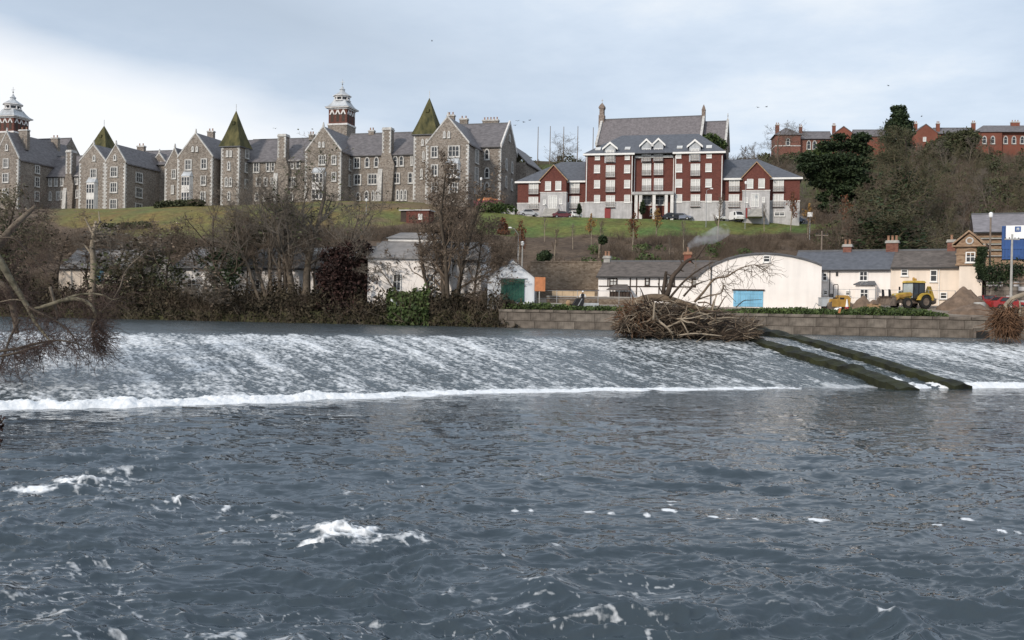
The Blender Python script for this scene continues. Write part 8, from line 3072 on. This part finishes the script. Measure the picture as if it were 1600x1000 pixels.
# soil heaps
def heap(label, px0, px1, py_top, d, seed, m='soil', dep=2.2):
    a, b = G(px0, d), G(px1, d)
    c = (a + b) / 2
    H = P((px0 + px1) / 2, py_top, d)[2] - c[2]
    R_ = (b[0] - a[0]) / 2
    n = 60
    X, Y = np.meshgrid(np.linspace(-1.1, 1.1, n), np.linspace(-1.1, 1.1, 30))
    r = np.sqrt(X ** 2 + Y ** 2)
    Z = np.clip(1 - r, 0, 1) ** .85 * H * 1.15 * (.75 + .6 * fbm(X * 2 + seed, Y * 2, 4, seed)) - .8 * sstep(.9, 1.1, r) + (fbm(X * 9, Y * 9, 3, seed + 2) - .5) * .18 * sstep(1.05, .8, r)
    o = link("soil_heap", mesh_np("soil_heap", np.stack([X * R_, Y * dep, Z], -1).reshape(-1, 3), grid_faces(30, n), M[m], True), None, tuple(c))
    return tag(o, label, "soil heap", "soil heaps in the yard")


heap("large grey-brown soil heap in front of the gatehouse", 1462, 1548, 453, 108.5, 5)
heap("low rubble and soil heap between roller and wooden box", 1326, 1372, 466, 108, 9, dep=1.2)
heap("low earth heap at the foot of the large soil heap, by the quay", 1480, 1560, 476, 104, 12, dep=2.0)
g = G(1365, 106.5)
bx = thing("wooden_crate", "brown wooden crate piled with earth, left of the backhoe bucket", "crate", g, .1)
for i in range(6):
    MB().box(-.55 + i * .185, -.55 + i * .185 + .17, -.45, -.41, -.1, .85).build("plank", M['timber'], bx)
MB().box(-.55, .55, -.405, .45, -.1, .8).build("box", M['timber'], bx)
MB().lathe([(.62, 0), (.45, .2), (.2, .42), (.03, .5)], (0, 0, .8), 9).build("earth", M['soil'], bx)
g = G(1344, 105.8)
pl = thing("plank_pile", "low pile of pale planks on the ground by the ivy verge", "plank pile", g, .05)
for i in range(5):
    MB().box(-1.9, 1.9, -.6 + i * .22, -.42 + i * .22, .02, .10).build("plank", M['timber'], pl)
for i in range(3):
    MB().box(-1.6, 1.4, -.5 + i * .25, -.3 + i * .25, .102, .18).build("plank", M['timber'], pl)
g = G(1308, 106)
sk = thing("white_sack", "white builder's sacks in front of the amber roller", "sack", g)
lump("sack", g + [0, 0, .2], .42, .32, .28, M['sign_white'], sk, g, 41, 14, 8)
lump("sack", g + [-.6, -.1, .1], .3, .26, .2, M['sign_white'], sk, g, 42, 14, 8)
g = G(1530, 106)
cr_ = thing("concrete_ring", "pale concrete drain ring beside the large soil heap", "concrete ring", g)
MB().lathe([(.62, 0), (.60, .9), (.48, 1.0), (.44, 1.0), (.44, .1)], (0, 0, 0), 16).build("ring", M['concrete'], cr_)

# mesh site fence along the back of the yard
def fence_run(label, px0, d0, px1, d1, h, step=2.4):
    a, b = G(px0, d0), G(px1, d1)
    L = float(np.hypot(b[0] - a[0], b[1] - a[1]))
    t = thing("site_fence", label, "fence", a, math.atan2(b[1] - a[1], b[0] - a[0]), "wire site fences in the yard")
    n = max(2, int(L / step))
    pm = None
    for i in range(n + 1):
        x = L * i / n
        dz = a[2] + (b[2] - a[2]) * i / n - a[2]
        o = MB().tube([(x, 0, dz - .2), (x, 0, dz + h)], .035, 5).build("post", M['steel'], t) if pm is None else link("post", pm, t, (x, 0, dz))
        pm = pm or o.data
    for zz in (h - .05, h * .5, .15):
        MB().tube([(0, 0, zz), (L, 0, zz + b[2] - a[2])], .02, 4).build("wire", M['steel'], t)
    return t


fence_run("wire site fence in front of the cottages, from warehouse to gatehouse", 1287, 113, 1492, 110, 2.0)
fence_run("wire site fence between the green-doored shed and the timbered house", 838, 116, 1000, 113, 1.9)

# low wall, hoarding, trough and slabs left of the debris
g = G(912, 117)
lw_ = thing("yard_wall", "low dark grey wall in front of the timbered house", "wall", g, -.12)
MB().box(-4.4, 7.5, 0, .35, -.3, .85).build("wall", M['concrete'] if False else M['yard_stone'], lw_)
MB().box(-4.45, 7.55, -.05, .4, .852, .95).build("coping", M['concrete'], lw_)
g = G(897, 121)
hb_ = thing("hoarding", "pale tan plywood hoarding under the stone retaining wall", "hoarding", g, -.1)
for i in range(4):
    MB().box(-2.7 + i * 1.3, -2.7 + i * 1.3 + 1.27, -.03, .03, .2, 1.35).build("panel", M['timber_pale'] if 'timber_pale' in M else mat("pale_plywood", (0.55, 0.42, 0.28), 0.8, 0.15, 1.0), hb_)
MB().box(-3.2, 3.0, -.25, .15, 1.4, 1.5).build("top_rail", M['timber_dark'], hb_)
g = G(868, 113.6)
tr2 = thing("concrete_trough", "pale concrete trough behind the ivy verge", "trough", g, .05)
MB().hexa([(-.75, -.4, -.2), (.75, -.4, -.2), (.75, .4, -.2), (-.75, .4, -.2), (-.68, -.36, .62), (.68, -.36, .62), (.68, .36, .62), (-.68, .36, .62)]).build("trough", M['concrete'], tr2)
MB().box(-.6, .6, -.28, .28, .60, .63).build("fill", M['soil'], tr2)
g = G(888, 113)
bo = thing("bollard", "small tan stone bollard behind the ivy verge", "bollard", g)
MB().lathe([(.22, -.2), (.22, .5), (.30, .6), (.28, .85), (.12, 1.0)], (0, 0, 0), 10).build("bollard", M['timber'], bo)
g = G(922, 113.2)
sl = thing("slab_stack", "stack of flat grey slabs beside the person in the yard", "slab stack", g, .08)
for i in range(4):
    MB().box(-.85 + i * .03, .85 + i * .02, -.5, .5, i * .15, i * .15 + .13).build("slab", M['lead'], sl)
g = G(902, 113.4)
dk = thing("dumper_skip", "dark tilted skip in front of the person in the yard", "skip", g, .1)
MB().hexa([(-.8, -.5, 0), (.5, -.5, 0), (.5, .5, 0), (-.8, .5, 0), (-.1, -.5, 1.15), (.75, -.5, 1.15), (.75, .5, 1.15), (-.1, .5, 1.15)]).build("skip", M['black'], dk)
MB().hexa([(-.2, -.55, .02), (-.08, -.55, .02), (-.08, -.505, .02), (-.2, -.505, .02), (.38, -.55, 1.1), (.5, -.55, 1.1), (.5, -.505, 1.1), (.38, -.505, 1.1)]).build("rib", M['steel'], dk)


def person(label, px, d):
    g = G(px, d)
    t = thing("person", label, "person", g, math.radians(8))
    J = {  # joint: (x, y, z, radius)
        'pel': (0, 0, .95, .145), 'waist': (0, -.01, 1.10, .135), 'chest': (0, -.03, 1.32, .165), 'neck': (0, -.05, 1.50, .062), 'head0': (0, -.07, 1.58, .085), 'head1': (0, -.08, 1.70, .09), 'head2': (0, -.075, 1.77, .055),
        'hl': (-.10, 0, .90, .10), 'kl': (-.12, -.04, .50, .068), 'al': (-.12, .02, .10, .046), 'fl': (-.13, -.13, .05, .042),
        'hr': (.10, 0, .90, .10), 'kr': (.13, -.02, .50, .068), 'ar': (.14, .04, .10, .046), 'fr': (.15, -.11, .05, .042),
        'sl': (-.20, -.03, 1.42, .075), 'el': (-.33, -.06, 1.17, .05), 'wl': (-.22, -.27, 1.04, .036), 'sr': (.20, -.03, 1.42, .075), 'er': (.33, -.06, 1.17, .05), 'wr': (.22, -.27, 1.04, .036)}
    names = list(J)
    E = [('pel', 'waist'), ('waist', 'chest'), ('chest', 'neck'), ('neck', 'head0'), ('head0', 'head1'), ('head1', 'head2'), ('pel', 'hl'), ('hl', 'kl'), ('kl', 'al'), ('al', 'fl'), ('pel', 'hr'), ('hr', 'kr'), ('kr', 'ar'), ('ar', 'fr'),
         ('chest', 'sl'), ('sl', 'el'), ('el', 'wl'), ('chest', 'sr'), ('sr', 'er'), ('er', 'wr')]
    for s, w in ((-1, 'wl'), (1, 'wr')):
        x, y, z, _ = J[w]
        J['h' + w] = (x - s * .02, y - .07, z - .02, .036)
        names.append('h' + w)
        E.append((w, 'h' + w))
        for k in range(4):
            a = 'f%d%s' % (k, w)
            J[a + 'a'] = (x - s * (.05 - k * .022), y - .12, z - .03, .0105)
            J[a + 'b'] = (x - s * (.055 - k * .022), y - .155 + abs(k - 1.5) * .006, z - .055, .009)
            names += [a + 'a', a + 'b']
            E += [('h' + w, a + 'a'), (a + 'a', a + 'b')]
        J['t' + w] = (x - s * .075, y - .06, z + .0, .012)
        names.append('t' + w)
        E.append(('h' + w, 't' + w))
    me = bpy.data.meshes.new("body")
    ix = {n_: i for i, n_ in enumerate(names)}
    me.from_pydata([J[n_][:3] for n_ in names], [(ix[a], ix[b]) for a, b in E], [])
    o = link("body", me, t)
    sk_ = o.modifiers.new("skin", 'SKIN')
    for n_ in names:
        r = J[n_][3]
        me.skin_vertices[0].data[ix[n_]].radius = (r, r)
    me.skin_vertices[0].data[ix['pel']].use_root = True
    ss = o.modifiers.new("smooth", 'SUBSURF')
    ss.levels = ss.render_levels = 1
    me.materials.append(M['cloth_dark'])
    # face, hair, hat, pale sleeves
    lump("face", g + np.array([0, -.135, 1.66]), .072, .05, .095, M['skin'], t, g, 1, 12, 8, 0)
    lump("nose", g + np.array([0, -.188, 1.65]), .014, .02, .022, M['skin'], t, g, 2, 8, 6, 0)
    for s in (-1, 1):
        lump("eye", g + np.array([s * .03, -.178, 1.685]), .011, .008, .008, M['black'], t, g, 2, 8, 6, 0)
    MB().lathe([(.135, 0), (.115, .02), (.112, .06), (.085, .11), (.03, .135)], (0, -.08, 1.715), 12).build("hard_hat", M['sign_white'], t)
    for s in (-1, 1):
        MB().tube([(s * .215, -.03, 1.43), (s * .30, -.05, 1.28), (s * .335, -.06, 1.17), (s * .28, -.17, 1.10)], [.085, .078, .068, .056], 8).build("sleeve", M['sign_white'], t)
    return t


M['cloth_dark'] = mat("dark_work_clothes", (0.02, 0.022, 0.026), 0.9, 0.2, 3.0)
M['skin'] = mat("skin", (0.46, 0.28, 0.20), 0.6, 0.05, 3.0)
person("person in a white hard hat, black vest and white sleeves, standing behind the dark skip", 910, 114.6)

# little brick hut and red heap at the hospital's end, low walls
g = G(652, 186)
hu = thing("brick_hut", "small flat-roofed red brick hut on the slope below the hospital", "hut", g, -.25)
MB().box(-2.2, 2.2, 0, 3, -1, 2.3).build("wall", M['brick'], hu)
MB().box(-3.6, 2.5, -.3, 3.3, 2.3, 2.5).build("flat_roof", M['greystone'], hu)
MB().box(-3.4, -2.25, .2, 2.8, -1, 2.3).build("side_bay", M['timber_dark'], hu)
window(hu, .6, -.09, 1.2, .8, 1.0, 'sashp')
g = G(772, 196)
wl_ = thing("low_wall", "low pale wall between the hospital's end and the apartments", "wall", g, -.15)
for i in range(5):
    MB().box(-3.4 + i * 1.5, -3.4 + i * 1.5 + 1.47, 0, .3, -.6, .85).build("panel", M['greystone'], wl_)
g = G(764, 204)
rh = thing("red_shed", "dark red skip of orange rubble beside the hospital's end wall", "skip", g, -.25)
MB().hexa([(-2.6, -1.2, 0), (2.6, -1.2, 0), (2.6, 1.2, 0), (-2.6, 1.2, 0), (-3.0, -1.3, 1.5), (3.0, -1.3, 1.5), (3.0, 1.3, 1.5), (-3.0, 1.3, 1.5)]).build("skip", M['car_maroon'], rh)
lump("rubble", g + [-.6, 0, 1.5], 2.2, 1.0, .7, M['orange'], rh, g, 9, rough=.4)

# rough stone revetment with ivy right of the gatehouse
RVF = Front(1541, 111.5, 1660, 108.5)
rv = RVF.thing("stone_revetment", "broken stone revetment under a grassy bank, right of the gatehouse", "wall")
bk = Block(RVF, rv, 111)
x0, zt = bk.f.uz(1541, 438, 0)
x1, _ = bk.f.uz(1660, 438, 0)
zb = bk.f.uz(1570, 480, 0)[1]
MB().box(x0, x1, .05, 2.5, zb - 1, zt).build("core", M['quay_core'], rv)
rr = random.Random(8)
z = zb - .3
while z < zt - .2:
    h_ = rr.uniform(.45, .62)
    s = x0 - rr.uniform(0, .5)
    while s < x0 + 5.0:
        L_ = rr.uniform(.6, 1.2)
        a, b = max(x0, s), min(x0 + 5, s + L_)
        if b - a > .2:
            MB().box(a + .015, b - .015, rr.uniform(-.06, .0), .5, z + .015, z + h_ - .015).build("stone", M[rr.choice(['greystone', 'quay', 'quay_b'])], rv)
        s += L_
    z += h_
bnk = MB()
nb_ = 14
hts = [.3 + 1.6 * vnoise(np.array([i * .45]), np.array([3.3]), 4)[0] for i in range(nb_ + 1)]
for i in range(nb_):
    xa, xb = x0 - .1 + (x1 - x0 + .2) * i / nb_, x0 - .1 + (x1 - x0 + .2) * (i + 1) / nb_
    bnk.hexa([(xa, -.1, zt - .4), (xb, -.1, zt - .4), (xb, 6, zt - .4), (xa, 6, zt - .4), (xa, .6, zt + hts[i] * .6), (xb, .6, zt + hts[i + 1] * .6), (xb, 5, zt + .6 + hts[i + 1]), (xa, 5, zt + .6 + hts[i])])
bnk.build("earth_bank", M['soil'], rv)

# white plastic sheet caught on the bank
g = P(622, 474, bd(622, 1.2))
ws = thing("plastic_sheet", "crumpled white plastic sheet caught on the green bank", "plastic sheet", g)
X, Y = np.meshgrid(np.linspace(-1, 1, 22), np.linspace(-1, 1, 12))
Z = .35 * np.abs(X) ** 1.5 - .35 * X + .35 * (fbm(X * 2.5, Y * 2.5, 3, 7) - .5) + .25 * Y
link("sheet", mesh_np("sheet", np.stack([X * .85, Y * .35, Z * .75], -1).reshape(-1, 3), grid_faces(12, 22), M['sign_white'], True), ws)

# chimney smoke drifting over the slope
sm = bpy.data.materials.new("chimney_smoke")
sm.use_nodes = True
nt = sm.node_tree
nt.nodes.clear()
so = nt.nodes.new("ShaderNodeOutputMaterial")
pv_ = nt.nodes.new("ShaderNodeVolumePrincipled")
pv_.inputs["Color"].default_value = (.9, .92, .96, 1)
tc = nt.nodes.new("ShaderNodeTexCoord")
nn_ = nt.nodes.new("ShaderNodeTexNoise")
nn_.inputs["Scale"].default_value = .9
nn_.inputs["Detail"].default_value = 3
nt.links.new(tc.outputs["Object"], nn_.inputs["Vector"])
mr = nt.nodes.new("ShaderNodeMapRange")
mr.inputs["From Min"].default_value = .42
mr.inputs["From Max"].default_value = .7
mr.inputs["To Max"].default_value = .75
nt.links.new(nn_.outputs["Fac"], mr.inputs["Value"])
nt.links.new(mr.outputs[0], pv_.inputs["Density"])
nt.links.new(pv_.outputs[0], so.inputs["Volume"])
mb = MB()
q = np.array([P(1075, 393, 122), P(1079, 384, 122.3), P(1090, 378, 122.6), P(1104, 373, 123), P(1120, 366, 123.4), P(1136, 358, 123.8)])
mb.tube(q, [.2, .5, .75, .9, 1.0, .8], 12)
tag(mb.build("smoke", sm), "pale wisp of chimney smoke drifting over the slope", kind="stuff")

# birds
bm = MB()
bm.lathe([(.01, -.22), (.07, -.08), (.08, .05), (.04, .2), (.01, .26)], (0, 0, 0), 6)
v = [(c_[2], c_[1], c_[0]) for c_ in bm.v]
bw = MB()
bw.add(v, bm.f)
body_me = bw.mesh("body", M['black'])
wm = MB()
wm.add([(.1, 0, .02), (-.1, 0, .02), (-.14, .3, .16), (.08, .3, .16), (-.2, .62, .08), (.0, .6, .08), (.1, 0, .04), (-.1, 0, .04), (-.14, .3, .18), (.08, .3, .18), (-.2, .62, .09), (.0, .6, .09)],
       [(0, 1, 2, 3), (3, 2, 4, 5), (9, 8, 7, 6), (11, 10, 8, 9), (0, 3, 9, 6), (3, 5, 11, 9), (1, 7, 8, 2), (2, 8, 10, 4), (4, 10, 11, 5)])
wing_r = wm.mesh("wing", M['black'])
wm2 = MB()
wm2.add([(x, -y, z) for x, y, z in wm.v], [f_[::-1] for f_ in wm.f])
wing_l = wm2.mesh("wing", M['black'])
for i, (px, py, lab) in enumerate([(675, 64, "lone small dark bird high in the sky above the right mossy spire"), (809, 189, "leftmost of the dark birds beside the hospital's end gable"), (818, 191, "middle dark bird of the three beside the hospital's end gable"), (828, 188, "rightmost of the dark birds beside the hospital's end gable"),
                                   (1184, 168, "small dark bird left of a pair above the bare skyline tree"), (1198, 167, "small dark bird right of a pair above the bare skyline tree"), (430, 201, "small bird between the left mossy spire and the cupola"), (1440, 182, "small dark bird just right of the tall dark conifer"), (805, 196, "lowest small bird beside the hospital's end gable"), (1388, 134, "small bird above the tall dark conifer's tip")]):
    p = P(px, py, 170)
    t = thing("bird", lab, "bird", p, i * 1.3, "birds in the sky")
    t.scale = (.65, .65, .65)
    link("body", body_me, t)
    link("wing", wing_r, t)
    link("wing", wing_l, t)
